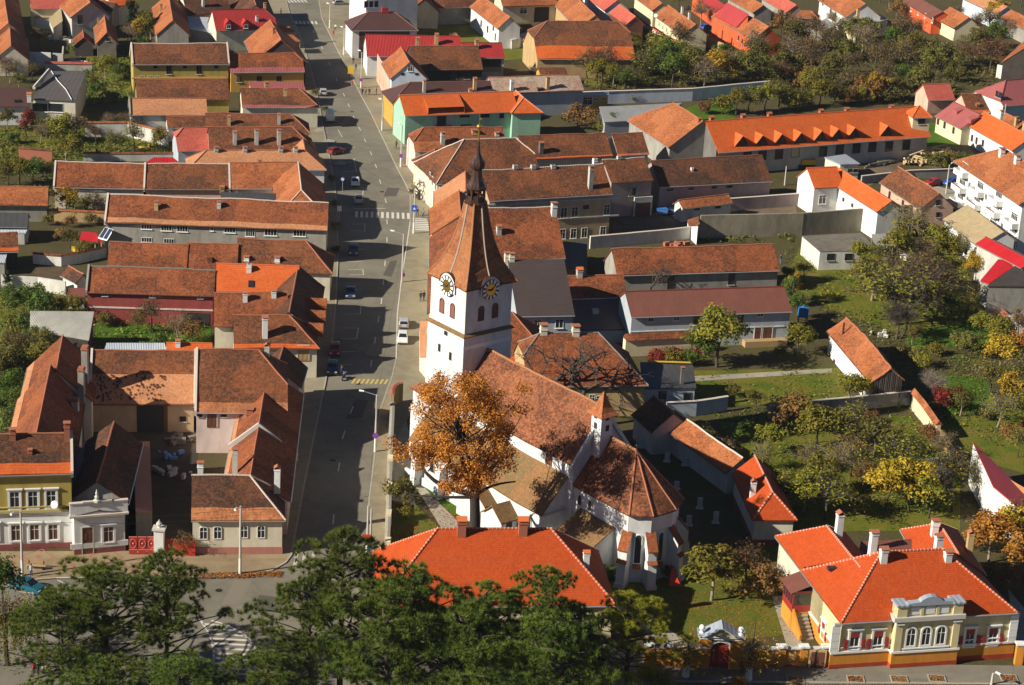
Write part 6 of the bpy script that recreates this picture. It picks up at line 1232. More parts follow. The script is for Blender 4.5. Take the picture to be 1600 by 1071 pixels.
# nave
NH, NZ, NR, NX = 4.95, 12.1, 18.75, 28.3
m_ = MB(); m_.faces([(3.9, -4.6, 0), (NX, -4.6, 0), (NX, -4.6, NZ), (3.9, -4.6, NZ), (3.9, 4.6, 0), (NX, 4.6, 0), (NX, 4.6, NZ), (3.9, 4.6, NZ), (NX, 0, NR - .2), (NX, -4.6, NZ + .25), (NX, 4.6, NZ + .25)], [(0, 1, 2, 3), (5, 4, 7, 6), (1, 5, 10, 8, 9)])
cadd(m_, 'nave_wall', 'church')
m_ = MB(); m_.box(-6, 3.8, -4.6, 4.6, 0, 10.8); m_.box(-6.4, -6.0, -4.6, -3.4, 0, 8); cadd(m_, 'west_wall', 'church')
croof('west_roof', 'church_tile', (-6.3, -5, 10.7), (3.9, -5, 10.7), (-4.0, -3.9, 12.3), (3.9, -3.9, 12.3))
croof('nave_roof', 'church_tile', (3.6, -NH, NZ - .1), (NX, -NH, NZ - .1), (3.9, 0, NR), (NX, 0, NR)); croof('nave_roof', 'church_tile', (NX, NH, NZ - .1), (3.9, NH, NZ - .1), (NX, 0, NR), (3.9, 0, NR))
m_ = MB(); caps_along(m_, (3.9, 0, NR), (NX, 0, NR), r=.2, off=(3, 270, 0), amp=.15); cadd(m_, 'ridge_tiles', ['pale_tile', 'mortar'], fix=False)
m_ = MB()
for sg in (-1, 1):
    m_.faces([(NX - .05, 0, NR + .2), (NX + .3, 0, NR + .2), (NX + .3, sg * 5.1, NZ), (NX - .05, sg * 5.1, NZ), (NX - .05, 0, NR - .6), (NX + .3, 0, NR - .6), (NX + .3, sg * 5.1, NZ - .8), (NX - .05, sg * 5.1, NZ - .8)], [(0, 1, 2, 3), (1, 5, 6, 2), (0, 3, 7, 4), (3, 2, 6, 7)])
cadd(m_, 'gable_coping', 'church')
m_ = MB(); rect_ring(m_, 1.2, 1.6, .12, -.1, .08); m_.poly([(-.5, .02, -.7), (.5, .02, -.7), (.5, .02, .7), (-.5, .02, .7)]); o = cadd(m_, 'window', 'brown_paint'); o.location = (23.5, -4.62, 11.0); o.rotation_euler.z = math.pi
# aisle
AW, AE = 8.15, 5.6
m_ = MB(); m_.faces([(-1.0, -AW, 0), (27.3, -AW, 0), (27.3, -AW, AE + .4), (-1.0, -AW, AE + .4), (27.3, -4.5, 0), (27.3, -4.5, 9.9), (-1.0, -4.5, 0), (-1, -4.5, 9.9)], [(0, 1, 2, 3), (1, 4, 5, 2), (6, 0, 3, 7)])
m_.box(-2, 27.5, -AW - .35, -AW, 0, 1.1); cadd(m_, 'aisle_wall', 'church')
croof('aisle_roof', 'mossy_tile', (-1.3, -AW - .45, AE), (27.4, -AW - .45, AE), (-1.3, -4.6, 10.1), (27.4, -4.6, 10.1), .18)
m_ = MB(); m_.box(27.15, 27.5, -AW - .3, -4.7, AE - .2, AE); cadd(m_, 'kneeler', 'stone_trim')
for x, h_ in ((1.2, 6.2), (6.5, 5.2)):
    m_ = MB(); m_.faces([(x - .5, -AW - 1.5, 0), (x + .5, -AW - 1.5, 0), (x + .5, -AW, 0), (x - .5, -AW, 0), (x - .5, -AW - 1.2, h_ - 1.3), (x + .5, -AW - 1.2, h_ - 1.3), (x + .5, -AW, h_), (x - .5, -AW, h_)], [(0, 1, 5, 4), (1, 2, 6, 5), (3, 0, 4, 7), (4, 5, 6, 7)]); cadd(m_, 'buttress', 'church')
for x in (3.8, 9.2, 24.5): on = win_meshes(1.0, 1.9, 'slit'); o = bpy.data.objects.new('window', on[0][1]); link(o, CX); o.location = (x, -AW - .02, 3.4); o.rotation_euler.z = math.pi; q = bpy.data.objects.new('pane', on[1][1]); link(q, o)
def porch(x0, x1, yf, ze_, zr_, nm, door=None):
    xm = (x0 + x1) / 2; m_ = MB()
    m_.faces([(x0, -yf, 0), (x1, -yf, 0), (x1, -yf, ze_), (xm, -yf, zr_ - .15), (x0, -yf, ze_), (x1, -AW, 0), (x1, -AW, ze_), (x0, -AW, 0), (x0, -AW, ze_)], [(0, 1, 2, 3, 4), (1, 5, 6, 2), (7, 0, 4, 8)]); cadd(m_, nm + '_wall', 'church')
    croof(nm + '_roof', 'mossy_tile', (x1 + .35, -yf - .3, ze_ - .1), (x1 + .35, -AW + 2, ze_ - .1), (xm, -yf - .3, zr_), (xm, -AW + 2, zr_), .08); croof(nm + '_roof', 'mossy_tile', (x0 - .35, -AW + 2, ze_ - .1), (x0 - .35, -yf - .3, ze_ - .1), (xm, -AW + 2, zr_), (xm, -yf - .3, zr_), .08)
    m_ = MB(); m_.tube((x1 + .2, -yf - .05, 0), (x1 + .2, -yf - .05, ze_), .08, .08, 6); cadd(m_, 'downpipe', 'red_paint')
    if door:
        first = None
        for n_, me, lv in door_meshes(1.3, 2.6, 'red_gate', True):
            o = bpy.data.objects.new(n_, me)
            if first is None: link(o, CX); o.location = (x1 - 1.6, -yf - .03, 1.35); o.rotation_euler.z = math.pi; first = o
            else: link(o, first)
porch(11.6, 17.6, 9.9, 3.5, 5.6, 'porch', True); porch(18.6, 22.2, 10.8, 3.3, 4.9, 'vestry')
o = cadd(MB().box(-.45, .45, -.03, .03, -.7, .7), 'window', 'matt_black'); o.location = (22.23, -9.5, 2.2); o.rotation_euler.z = math.pi / 2
# choir with polygonal apse
CE, CR, AP = 9.3, 15.3, 34.6
poly = [(NX, -4.25), (38.7, -4.25), (40.5, -2.0), (40.5, 1.5), (38.7, 4.25), (NX, 4.25)]
m_ = MB()
for i in range(5):
    (x0, y0), (x1, y1) = poly[i], poly[i + 1]; m_.poly([(x0, y0, 0), (x1, y1, 0), (x1, y1, CE + .1), (x0, y0, CE + .1)])
cadd(m_, 'choir_wall', 'church')
eave = []
for x, y in poly:
    k = 1.08; eave.append((NX if x == NX else x + (.45 if x > 38 else 0), y * k, CE))
apex, rw = (AP, 0, CR), (NX + .3, 0, CR)
croof('choir_roof', 'church_tile', eave[0], eave[1], rw, apex); croof('choir_roof', 'church_tile', eave[4], eave[5], apex, rw)
m_ = MB()
for a, b in ((1, 2), (2, 3), (3, 4)):
    A_, B_, T_ = Vector(eave[a]), Vector(eave[b]), Vector(apex); n = 7; ln = ((A_ + B_) / 2 - T_).length
    patch(m_, [(A_.lerp(T_, k / n), B_.lerp(T_, k / n), ln * k / n) for k in range(n + 1)], (3, 270, 0), .15, .18)
cadd(m_, 'apse_roof', 'church_tile', fix=False)
for k in (1, 2, 3, 4): m_ = MB(); caps_along(m_, eave[k], apex, r=.14, off=(3, 270, 0), amp=.15); cadd(m_, 'hip_tiles', ['cap_tile', 'mortar'], fix=False)
m_ = MB(); caps_along(m_, rw, apex, r=.22, off=(3, 270, 0), amp=.15); cadd(m_, 'ridge_tiles', ['pale_tile', 'mortar'], fix=False)
m_ = MB(); m_.tube((AP, 0, CR - .1), (AP, 0, CR + 2.2), .05, .03, 6); m_.box(AP - .05, AP + .05, -.45, .45, CR + 1.5, CR + 1.6); m_.lathe([(.02, 0), (.18, .15), (.02, .32)], 8, (AP, 0, CR + .5)); cadd(m_, 'cross', 'iron')
for i, (x, y) in enumerate(poly[1:5]):
    d = Vector((x - 36.2, y, 0)).normalized(); a = math.atan2(d.y, d.x); m_ = MB(); q = lambda r_, w_, z: (x + d.x * r_ - d.y * w_, y + d.y * r_ + d.x * w_, z); w_ = .55
    m_.faces([q(-.2, -w_, 0), q(1.9, -w_, 0), q(1.9, w_, 0), q(-.2, w_, 0), q(-.2, -w_, 6.8), q(1.35, -w_, 5.0), q(1.35, w_, 5.0), q(-.2, w_, 6.8), q(1.6, -w_, 3.3), q(1.6, w_, 3.3), q(1.35, -w_, 3.6), q(1.35, w_, 3.6)], [(0, 1, 8, 10, 5, 4), (2, 3, 7, 6, 11, 9), (1, 2, 9, 8), (10, 11, 6, 5)])
    b_ = cadd(m_, 'buttress', 'church'); m_ = MB()
    m_.faces([q(1.55, -w_ - .12, 4.95), q(1.55, w_ + .12, 4.95), q(-.1, w_ + .12, 6.95), q(-.1, -w_ - .12, 6.95), q(1.55, -w_ - .12, 4.8), q(1.55, w_ + .12, 4.8)], [(0, 1, 2, 3), (4, 5, 1, 0)], [[(0, 0), (1.3, 0), (1.3, 2.6), (0, 2.6)], [(0, 0)] * 4])
    m_.build('buttress_tiles', 'old_red', b_, fix=False); m_ = MB(); m_.faces([q(1.85, -w_ - .1, 3.3), q(1.85, w_ + .1, 3.3), q(1.3, w_ + .1, 3.7), q(1.3, -w_ - .1, 3.7)], [(0, 1, 2, 3)], [[(0, 0), (1.3, 0), (1.3, .6), (0, .6)]]); m_.build('offset_tiles', 'old_red', b_, fix=False)
    m_ = MB(); m_.faces([q(-.2, -w_ - .1, 0), q(2.1, -w_ - .1, 0), q(2.1, w_ + .1, 0), q(-.2, w_ + .1, 0), q(-.2, -w_ - .1, .55), q(2.1, -w_ - .1, .55), q(2.1, w_ + .1, .55), q(-.2, w_ + .1, .55)], [(0, 1, 5, 4), (1, 2, 6, 5), (2, 3, 7, 6), (4, 5, 6, 7)]); m_.build('buttress_foot', 'stone_trim', b_)
for (x0, y0), (x1, y1), zc, hh in ((poly[1], poly[2], 4.6, 4.0), (poly[2], poly[3], 4.6, 4.0), (poly[3], poly[4], 4.6, 4.0), ((33.2, -4.25), (36.4, -4.25), 4.4, 3.6)):
    n = Vector((y1 - y0, -(x1 - x0), 0)).normalized(); a = math.atan2(n.y, n.x) - math.pi / 2; first = None
    for n_, me, lv in win_meshes(.95, hh, 'lancet'):
        o = bpy.data.objects.new(n_, me)
        if first is None: link(o, CX); o.location = ((x0 + x1) / 2 + n.x * .03, (y0 + y1) / 2 + n.y * .03, zc); o.rotation_euler.z = a; first = o
        else: link(o, first)
    m_ = MB(); m_.faces([(-.5, .02, -hh / 2 - .05), (.5, .02, -hh / 2 - .05), (.5, .35, -hh / 2 - .6), (-.5, .35, -hh / 2 - .6), (-.5, .02, -hh / 2 - .7), (.5, .02, -hh / 2 - .7)], [(0, 1, 2, 3), (3, 2, 5, 4)], [[(0, 0), (1, 0), (1, .7), (0, .7)], [(0, 0)] * 4]); m_.build('sill', 'old_red', first)
for x in (29.6, 31.6):
    first = None
    for n_, me, lv in win_meshes(.8, 1.5, 'slit'):
        o = bpy.data.objects.new(n_, me)
        if first is None: link(o, CX); o.location = (x, -4.28, 7.6); o.rotation_euler.z = math.pi; first = o
        else: link(o, first)
# sacristy and stair turret
m_ = MB(); m_.faces([(30.0, -8.6, 0), (36.3, -8.6, 0), (36.3, -8.6, 4.3), (30.0, -8.6, 4.3), (36.3, -4.2, 0), (36.3, -4.2, 6.5), (30.0, -4.2, 0), (30.0, -4.2, 6.5)], [(0, 1, 2, 3), (1, 4, 5, 2), (6, 0, 3, 7)]); cadd(m_, 'sacristy_wall', 'church')
croof('sacristy_roof', 'mossy_tile', (29.8, -8.9, 4.1), (36.5, -8.9, 4.1), (29.8, -4.3, 6.6), (36.5, -4.3, 6.6), .08)
m_ = MB(); tx, ty, tw = 28.9, -.9, .95; m_.box(tx - tw, tx + tw, ty - tw, ty + tw, 11, 18.6); cadd(m_, 'turret_wall', 'church')
m_ = MB(); L = 0; pr = [(18.45, 1.5), (18.9, 1.1), (19.6, .7), (20.5, .38), (21.4, .08)]
for (z0, r0), (z1, r1) in zip(pr, pr[1:]):
    dl = math.hypot(z1 - z0, r1 - r0)
    for k in range(4):
        c = lambda r_, q, z: (tx + r_ * (1, 1, -1, -1)[q % 4], ty + r_ * (-1, 1, 1, -1)[q % 4], z)
        m_.poly([c(r0, k, z0), c(r0, k + 1, z0), c(r1, k + 1, z1), c(r1, k, z1)], [(-r0, L), (r0, L), (r1, L + dl), (-r1, L + dl)])
    L += dl
m_.poly([c(1.5, k, 18.4) for k in (3, 2, 1, 0)]); cadd(m_, 'turret_roof', 'old_orange', fix=False)
for s, x, z in ((0, -.1, 17.0), (0, -.2, 18.1), (1, .1, 16.8), (1, 0, 18.0)):
    a = s * math.pi / 2; o = cadd(MB().box(-.27, .27, -.03, .03, -.45 if z < 17.5 else -.18, .35 if z < 17.5 else .18), 'window', 'matt_black'); o.location = (tx + (tw + .01 if s else x), ty + (x if s else -tw - .01), z); o.rotation_euler.z = a
FOOT.append([tuple((CX.matrix_basis @ Vector((x, y, 0)))[:2]) for x, y in ((-6.5, -10), (37, -10), (41, 0), (37, 5), (-6.5, 5))])
# ------------------------------------------------------------------ villa school with red roof
VZ = 6.2
vl = house('villa', 'cream and orange villa with new red hip roofs and arched windows', 'building', (1377, 863), (1472, 858), (1450, 966), VZ, 'villa_tile', 'villa_cream', 36, hip=(1, 1), mortar=True, caps='cap_new', bk=.9, ov=.45)
sx_ = -1 if vl.local(G(1302, 972, VZ)).x < 0 else 1; zr_ = 10.0
for _ in range(12): q_ = vl.local(G(1308, 842, zr_)); w_2 = vl.L + vl.w - abs(q_.x); zr_ = VZ + w_2 * math.tan(R(36))
yB = vl.local(G(1297, 822, zr_)).y; wp_ = lambda y, x=sx_ * (vl.L + vl.w - w_2), z=zr_: px(vl.world((x, y, z)))
v2 = house('wing', None, None, wp_(.3), wp_(yB), px(vl.world((sx_ * (vl.L + vl.w), 0, VZ))), VZ, 'villa_tile', 'ivory', 36, root=vl, mortar=True, caps='cap_new', bk=.95, ov=.45, zr=zr_ - .03, hip=(0, 1))
v3 = house('wing', None, None, (1498, 866), (1468, 818), (1410, 834), VZ, 'villa_tile', 'ivory', 36, root=vl, mortar=True, caps='cap_new', bk=1.0, ov=.45, hip=(0, 1))
slab('court_roof', None, None, [(1445, 868, 6.0), (1340, 872, 6.0), (1345, 846, 6.6), (1430, 842, 6.6)], 'rust_metal', 'yellowcream', root=vl)
vl.chim(1381, 882, 854, .8, 'white', 'hood'); vl.chim(1482, 880, 858, .8, 'white', 'hood'); vl.chim(1365, 862, 828, .8, 'white', 'hood', back=True); vl.chim(1467, 862, 834, .8, 'white', 'hood', back=True); v2.chim(1306, 826, 799, .8, 'white', 'hood', back=True); v3.chim(1454, 838, 814, .8, 'white', 'flat'); p = v3.local(G(1515, 852, 8)); v3.chimney((p.x, p.y, 7.0), height_at(v3.world(p), 829), .7, 'tan', 'hood')
p = v2.hit(1303, 889, (0, 0, v2.zr), (0, (v2.zr - v2.ze) / v2.w, 1)); m_ = MB(); m_.box(p.x - .35, p.x + .35, p.y - .8, p.y + .8, p.z - .1, p.z + .25); v2.add(m_, 'skylight', 'glass')
def band(h, u0, u1, v, y1, z0, z1, nm, mt, y0=-.08): return facade_box(h, u0, u1, v, y0, y1, z0, z1, nm, mt)
band(vl, 1297, 1583, 1020, .10, .65, 2.05, 'base_wall', 'orange_wall'); band(vl, 1297, 1583, 1020, .14, 0, .65, 'plinth', 'plinth_red'); band(vl, 1297, 1583, 1020, .22, 2.05, 2.3, 'string_course', 'white_paint'); band(vl, 1303, 1590, 975, .25, 5.75, 6.05, 'eaves_moulding', 'stone_trim')
for u0, u1, u2 in ((1297, 1310, 0), (1573, 1585, 0)):
    for k in range(7): band(vl, u0, u1, 1005, .2 + .015 * (k % 2), 2.3 + k * .49, 2.3 + k * .49 + .46, 'quoin', 'white_paint')
vl.wins([1335, 1371.5], [1001, 999.5], 1.15, 2.25, 'villa'); vl.wins([1515, 1551], [996, 994.5], 1.15, 2.25, 'villa')
band(vl, 1312, 1391, 1015, .16, 2.75, 2.87, 'sill_course', 'white_paint'); band(vl, 1494, 1572, 1012, .16, 2.75, 2.87, 'sill_course', 'white_paint')
# projecting bay
pt, nr, _a = vl.side('f'); a_, b2 = vl.hit(1391, 1010, pt, nr), vl.hit(1491, 1007, pt, nr); X0, X1 = sorted((a_.x, b2.x)); YB = pt[1] + .75; xm = (X0 + X1) / 2
m_ = MB(); m_.box(X0, X1, pt[1] - 1, YB, 0, 6.3); vl.add(m_, 'bay_wall', 'villa_cream')
for z0, z1, y1, nm, mt in ((0, .65, .14, 'plinth', 'plinth_red'), (.65, 2.05, .10, 'base_wall', 'orange_wall'), (2.05, 2.3, .24, 'string_course', 'white_paint'), (6.2, 6.75, .4, 'cornice', 'stone_trim')):
    m_ = MB(); m_.box(X0 - y1, X1 + y1, pt[1] - .5, YB + y1, z0, z1); vl.add(m_, nm, mt)
m_ = MB(); m_.box(X0 - .05, X1 + .05, pt[1] - .6, YB, 6.75, 8.1)
for x in (X0 + .55, X1 - .55): m_.box(x - .6, x + .6, pt[1] - .62, YB + .2, 6.75, 8.12)
for k in (-1, 1): m_.box(xm + k * .95 - .18, xm + k * .95 + .18, YB, YB + .12, 6.85, 8.0)
vl.add(m_, 'attic_wall', 'villa_cream')
m_ = MB(); m_.box(X0 - .25, X0 + 1.3, pt[1] - .8, YB + .35, 8.12, 8.34); m_.box(X1 - 1.3, X1 + .25, pt[1] - .8, YB + .35, 8.12, 8.34)
crv = [(X0 + 1.1, 8.12), (X1 - 1.1, 8.12), (X1 - 1.1, 8.45), (X1 - 1.6, 8.5), (xm + 1.4, 8.6), (xm + 1.2, 8.85), (xm + .6, 9.15), (xm, 9.25), (xm - .6, 9.15), (xm - 1.2, 8.85), (xm - 1.4, 8.6), (X0 + 1.6, 8.5), (X0 + 1.1, 8.45)]
n = len(crv); y0, y1 = YB - .55, YB + .25
m_.faces([(x, y1, z) for x, z in crv] + [(x, y0, z) for x, z in crv], [tuple(range(n)), tuple(range(2 * n - 1, n - 1, -1))] + [(i, (i + 1) % n, n + (i + 1) % n, n + i) for i in range(n)]); vl.add(m_, 'attic_coping', 'zinc')
for k in (-1, 0, 1):
    m_ = MB(); m_.box(xm + k * 1.75 - .6, xm + k * 1.75 + .6, YB, YB + .06, 6.95, 7.9) if k else m_.box(xm - .6, xm + .6, YB, YB + .06, 6.95, 7.9); vl.add(m_, 'attic_panel', 'white_paint')
for u in (1422.5, 1446, 1469):
    p = vl.hit(u, 1000, (0, YB, 0), (0, 1, 0)); vl._put(win_meshes(1.45, 2.7, 'archwhite'), (p.x, YB, 4.05), 0)
for x in (X0 + .45, X1 - .45):
    m_ = MB(); m_.box(x - .42, x + .42, YB - .1, YB + .16, 2.3, 6.2); vl.add(m_, 'pilaster', 'villa_cream'); m_ = MB(); m_.box(x - .55, x + .55, YB - .1, YB + .3, 5.75, 5.95); vl.add(m_, 'capital', 'white_paint')
m_ = MB(); m_.box(X0 + 1.1, X1 - 1.1, YB - .1, YB + .2, 2.5, 2.65); vl.add(m_, 'sill_course', 'white_paint')
# west side of the villa: porch and stairs
band(v2, 1243, 1297, 1000, .1, .0, 2.0, 'base_wall', 'orange_wall'); band(v2, 1236, 1300, 1000, .16, 2.0, 2.25, 'string_course', 'white_paint'); v2.win(1287, 985, 1.0, 2.0, 'villa'); v2.win(1255, 898, .9, 1.4)
p = v2.hit(1258, 945, (0, v2.yw, 0), (0, 1, 0)); q = MB(); Y = v2.yw
x0, x1 = p.x - 1.7, p.x + 1.7
q.box(x0, x1, Y, Y + 2.3, 0, 2.2); v2.add(q, 'porch_base', 'orange_wall')
q = MB()
for a, b, c, d in ((x0, x1, Y + 2.2, Y + 2.3), (x0, x0 + .1, Y, Y + 2.2), (x1 - .1, x1, Y, Y + 2.2)):
    q.box(a, b, c, d, 2.2, 3.1); q.box(a, b, c, d, 4.7, 4.95)
for x in (x0 + .06, p.x - .8, p.x, p.x + .8, x1 - .06): q.box(x - .06, x + .06, Y + 2.18, Y + 2.32, 2.2, 4.9)
v2.add(q, 'porch_frame', 'red_paint'); q = MB(); q.box(x0 + .06, x1 - .06, Y + 2.22, Y + 2.27, 3.1, 4.7); q.box(x0 + .03, x0 + .07, Y, Y + 2.2, 3.1, 4.7); q.box(x1 - .07, x1 - .03, Y, Y + 2.2, 3.1, 4.7); v2.add(q, 'pane', 'glass')
q = MB(); q.faces([(x0 - .3, Y + 2.7, 4.9), (x1 + .3, Y + 2.7, 4.9), (x1 + .3, Y - .3, 6.0), (x0 - .3, Y - .3, 6.0), (x0 - .3, Y + 2.7, 4.78), (x1 + .3, Y + 2.7, 4.78)], [(0, 1, 2, 3), (4, 5, 1, 0)], [[(0, 0), (4, 0), (4, 3), (0, 3)], [(0, 0)] * 4]); v2.add(q, 'porch_roof', 'rust_metal', fix=False)
near = x0 if v2.world((x0, Y, 0)).y < v2.world((x1, Y, 0)).y else x1; sg = -1 if near == x0 else 1
for k in range(7):
    q = MB(); a, b = sorted((near + sg * (.02 + k * .42), near + sg * ((k + 1) * .42))); q.box(a, b, Y + .35, Y + 2.0, 0, 2.2 - (k + 1) * .29); v2.add(q, 'step', 'path_concrete')
q = MB(); a, b = sorted((near, near + sg * 3.1)); q.faces([(near, Y + 2.0, 0), (near + sg * 3.1, Y + 2.0, 0), (near + sg * 3.1, Y + 2.0, .8), (near, Y + 2.0, 2.7), (near, Y + 2.25, 0), (near + sg * 3.1, Y + 2.25, 0), (near + sg * 3.1, Y + 2.25, .8), (near, Y + 2.25, 2.7)], [(0, 1, 2, 3), (4, 5, 6, 7), (3, 2, 6, 7), (1, 5, 6, 2)]); v2.add(q, 'stair_cheek', 'orange_wall')
# street wall with gate
def garden_run(label, a, b, hh, n):
    A_, B_ = G(*a), G(*b); d = B_ - A_; L_ = d.length; r = empty('street_wall', A_, math.atan2(d.y, d.x)); tag(r, label, 'wall')
    MB().box(0, L_, -.18, .18, .0, hh).build('wall', 'orange_wall', r); MB().box(0, L_, -.24, .24, 0, .35).build('plinth', 'plinth_red', r); MB().box(-.1, L_ + .1, -.35, .35, hh, hh + .14).build('coping', 'stone_trim', r)
    for k in range(n + 1):
        x = L_ * k / n; MB().box(x - .45, x + .45, -.34, .3, 0, hh + .25).build('pier', 'orange_wall', r); MB().box(x - .58, x + .58, -.5, .46, hh + .25, hh + .45).build('pier_cap', 'white_paint', r)
        if k < n: MB().box(x + .9, x + L_ / n - .9, -.21, -.17, .7, hh - .3).build('panel', plaster('plaster_panel', (0.66, 0.36, 0.12)), r)
    return r
garden_run('orange street wall stretch between pines and pedimented gate', (1012, 1040), (1097, 1043), 2.4, 3); garden_run('orange street wall stretch between pedimented gate and villa', (1148, 1042), (1288, 1041), 2.3, 4)
MBg = G(1275, 1042); r = empty('wall_door', MBg); tag(r, 'dark doorway niche in the orange wall beside the villa', 'door'); MB().box(-.75, .75, -.42, -.34, 0, 2.1).build('leaf', 'brown_paint', r); MB().box(-1.0, 1.0, -.38, -.19, 0, 2.35).build('surround', 'tan', r)
garden_run('orange street wall east of the villa', (1590, 1038), (1660, 1040), 2.4, 2)
Gt = empty('street_gate', G(1122, 1043)); tag(Gt, 'pedimented orange gate with arched red door and two balls', 'gate')
for sx in (-1, 1): MB().box(sx * 1.75 - .65, sx * 1.75 + .65, -.6, .6, 0, 3.9).build('pillar', 'orange_wall', Gt)
m_ = MB(); o_ = arch_pts(3.0, 3.9); i_ = arch_pts(2.2, 3.5); i_ = [(p[0], p[1] - .2) for p in i_]; ring_from(m_, o_, i_, -.3, .45); o = m_.build('arch_trim', 'white_paint', Gt, (0, 0, 1.95), math.pi)
m_ = MB(); m_.poly([(-1.12, 0, 0), (1.12, 0, 0), (1.12, 0, 3.9), (-1.12, 0, 3.9)]); m_.build('infill', 'orange_wall', Gt, (0, .3, 0))
for k in range(8):
    MB().box(-1.1 + k * .275, -1.1 + k * .275 + .26, -.12, -.04, 0, 2.75 - .02 * (k % 2)).build('plank', 'red_paint', Gt)
m_ = MB()
for k in range(7):
    t = math.pi * (k + .5) / 7; m_.tube((0, -.08, 2.75), (1.05 * math.cos(t), -.08, 2.75 + .85 * math.sin(t)), .035, .035, 5)
m_.build('fanlight_grille', 'red_gate', Gt)
MB().box(-2.5, 2.5, -.72, .72, 3.9, 4.25).build('entablature', 'white_paint', Gt); MB().box(-2.7, 2.7, -.9, .9, 4.25, 4.42).build('cornice', 'white_paint', Gt)
m_ = MB(); m_.faces([(-1.9, -.95, 4.42), (1.9, -.95, 4.42), (0, -.95, 5.5), (-1.9, .95, 4.42), (1.9, .95, 4.42), (0, .95, 5.5)], [(0, 1, 2), (3, 5, 4)]); m_.build('pediment', 'villa_cream', Gt)
m_ = MB()
for sx in (-1, 1): m_.faces([(sx * 2.2, -1.15, 4.36), (0, -1.15, 5.62), (0, 1.1, 5.62), (sx * 2.2, 1.1, 4.36), (sx * 2.2, -1.15, 4.24), (0, -1.15, 5.5)], [(0, 1, 2, 3), (0, 4, 5, 1)], [[(0, 0), (2.5, 0), (2.5, 2.2), (0, 2.2)], [(0, 0)] * 4]); m_.box(min(sx * 1.6, sx * 2.75), max(sx * 1.6, sx * 2.75), -.95, .95, 4.42, 4.5)
m_.build('gate_roof', 'zinc', Gt)
for sx in (-1, 1): MB().lathe([(.3, 0), (.3, .15), (.12, .2), (.12, .3), (.3, .45), (.38, .68), (.3, .92), (.02, 1.06)], 14).build('ball', 'white_paint', Gt, (sx * 2.25, -.2, 4.45), smooth=True)
# ------------------------------------------------------------------ trees
def limb(mb, p, q, r0, r1, bend=.12, n=4, rnd=random, sides=5):
    p, q = Vector(p), Vector(q); L = (q - p).length; last = p; o = Vector((rnd.uniform(-1, 1), rnd.uniform(-1, 1), rnd.uniform(-.3, .6))) * (L * bend)
    for k in range(1, n + 1):
        t = k / n; c = p.lerp(q, t) + o * math.sin(math.pi * t); mb.tube(last, c, r0 + (r1 - r0) * (k - 1) / n, r0 + (r1 - r0) * t, sides, caps=False); last = c
def leaf(mb, c, nrm, s, tint, rnd):
    a = nrm.orthogonal().normalized(); a = Matrix.Rotation(rnd.uniform(0, 6.28), 3, nrm) @ a; b = nrm.cross(a)
    l, w = s * rnd.uniform(.8, 1.3), s * rnd.uniform(.45, .8)
    mb.poly([c - a * l, c - b * w + nrm * s * .15, c + a * l, c + b * w + nrm * s * .15], [(tint, .5)] * 4)
def crown_points(rnd, n, rx, rz, zc, inner=.35, skew=1.0):
    out = []
    while len(out) < n:
        d = Vector((rnd.gauss(0, 1), rnd.gauss(0, 1), rnd.gauss(0, 1))).normalized(); r = rnd.uniform(inner, 1.0) ** .6
        if d.z < -.55: continue
        k = .78 + .7 * noise.noise(d * 1.7 + Vector((rnd.random() * .01, n, rx * 9)))
        out.append(Vector((d.x * rx * r * k, d.y * rx * r * k, zc + d.z * rz * r * k)))
    return out
def tree_meshes(seed, clumps, leaves, lsize, rx=.36, rz=.34, zc=.62, cr=.13, tr=.022, bark='bark', lmat='leaf_green', twig=0):
    rnd = random.Random(seed); w = MB(); f = MB()
    top = Vector((rnd.uniform(-.03, .03), rnd.uniform(-.03, .03), zc - rz * .45)); limb(w, (0, 0, -.02), top, tr, tr * .6, .08, 4, rnd, 7)
    cs = crown_points(rnd, clumps, rx, rz, zc)
    for c in cs:
        st = top.lerp(Vector((0, 0, zc)), rnd.uniform(0, .8)); limb(w, st, c, tr * .42, tr * .1, .15, 3, rnd, 4)
        for _ in range(twig):
            e = c + Vector((rnd.gauss(0, 1), rnd.gauss(0, 1), rnd.gauss(.3, 1))).normalized() * cr * rnd.uniform(.7, 1.6); limb(w, st.lerp(c, rnd.uniform(.5, 1)), e, tr * .11, tr * .03, .15, 2, rnd, 3)
    per = max(1, leaves // clumps)
    for c in cs:
        k = cr * rnd.uniform(.5, 1.4); base = rnd.uniform(.15, .85)
        for _ in range(int(per * rnd.uniform(.6, 1.4))):
            d = Vector((rnd.gauss(0, 1), rnd.gauss(0, 1), rnd.gauss(0, .8))).normalized(); p = c + d * k * rnd.uniform(.3, 1.0) ** .5
            n_ = (d + Vector((0, 0, .5)) + Vector((rnd.gauss(0, .5), rnd.gauss(0, .5), rnd.gauss(0, .5)))).normalized()
            leaf(f, p, n_, lsize, min(1, max(0, base + rnd.gauss(0, .25))), rnd)
    return w.mesh('trunk', bark, True, False), f.mesh('crown', lmat, False, False)
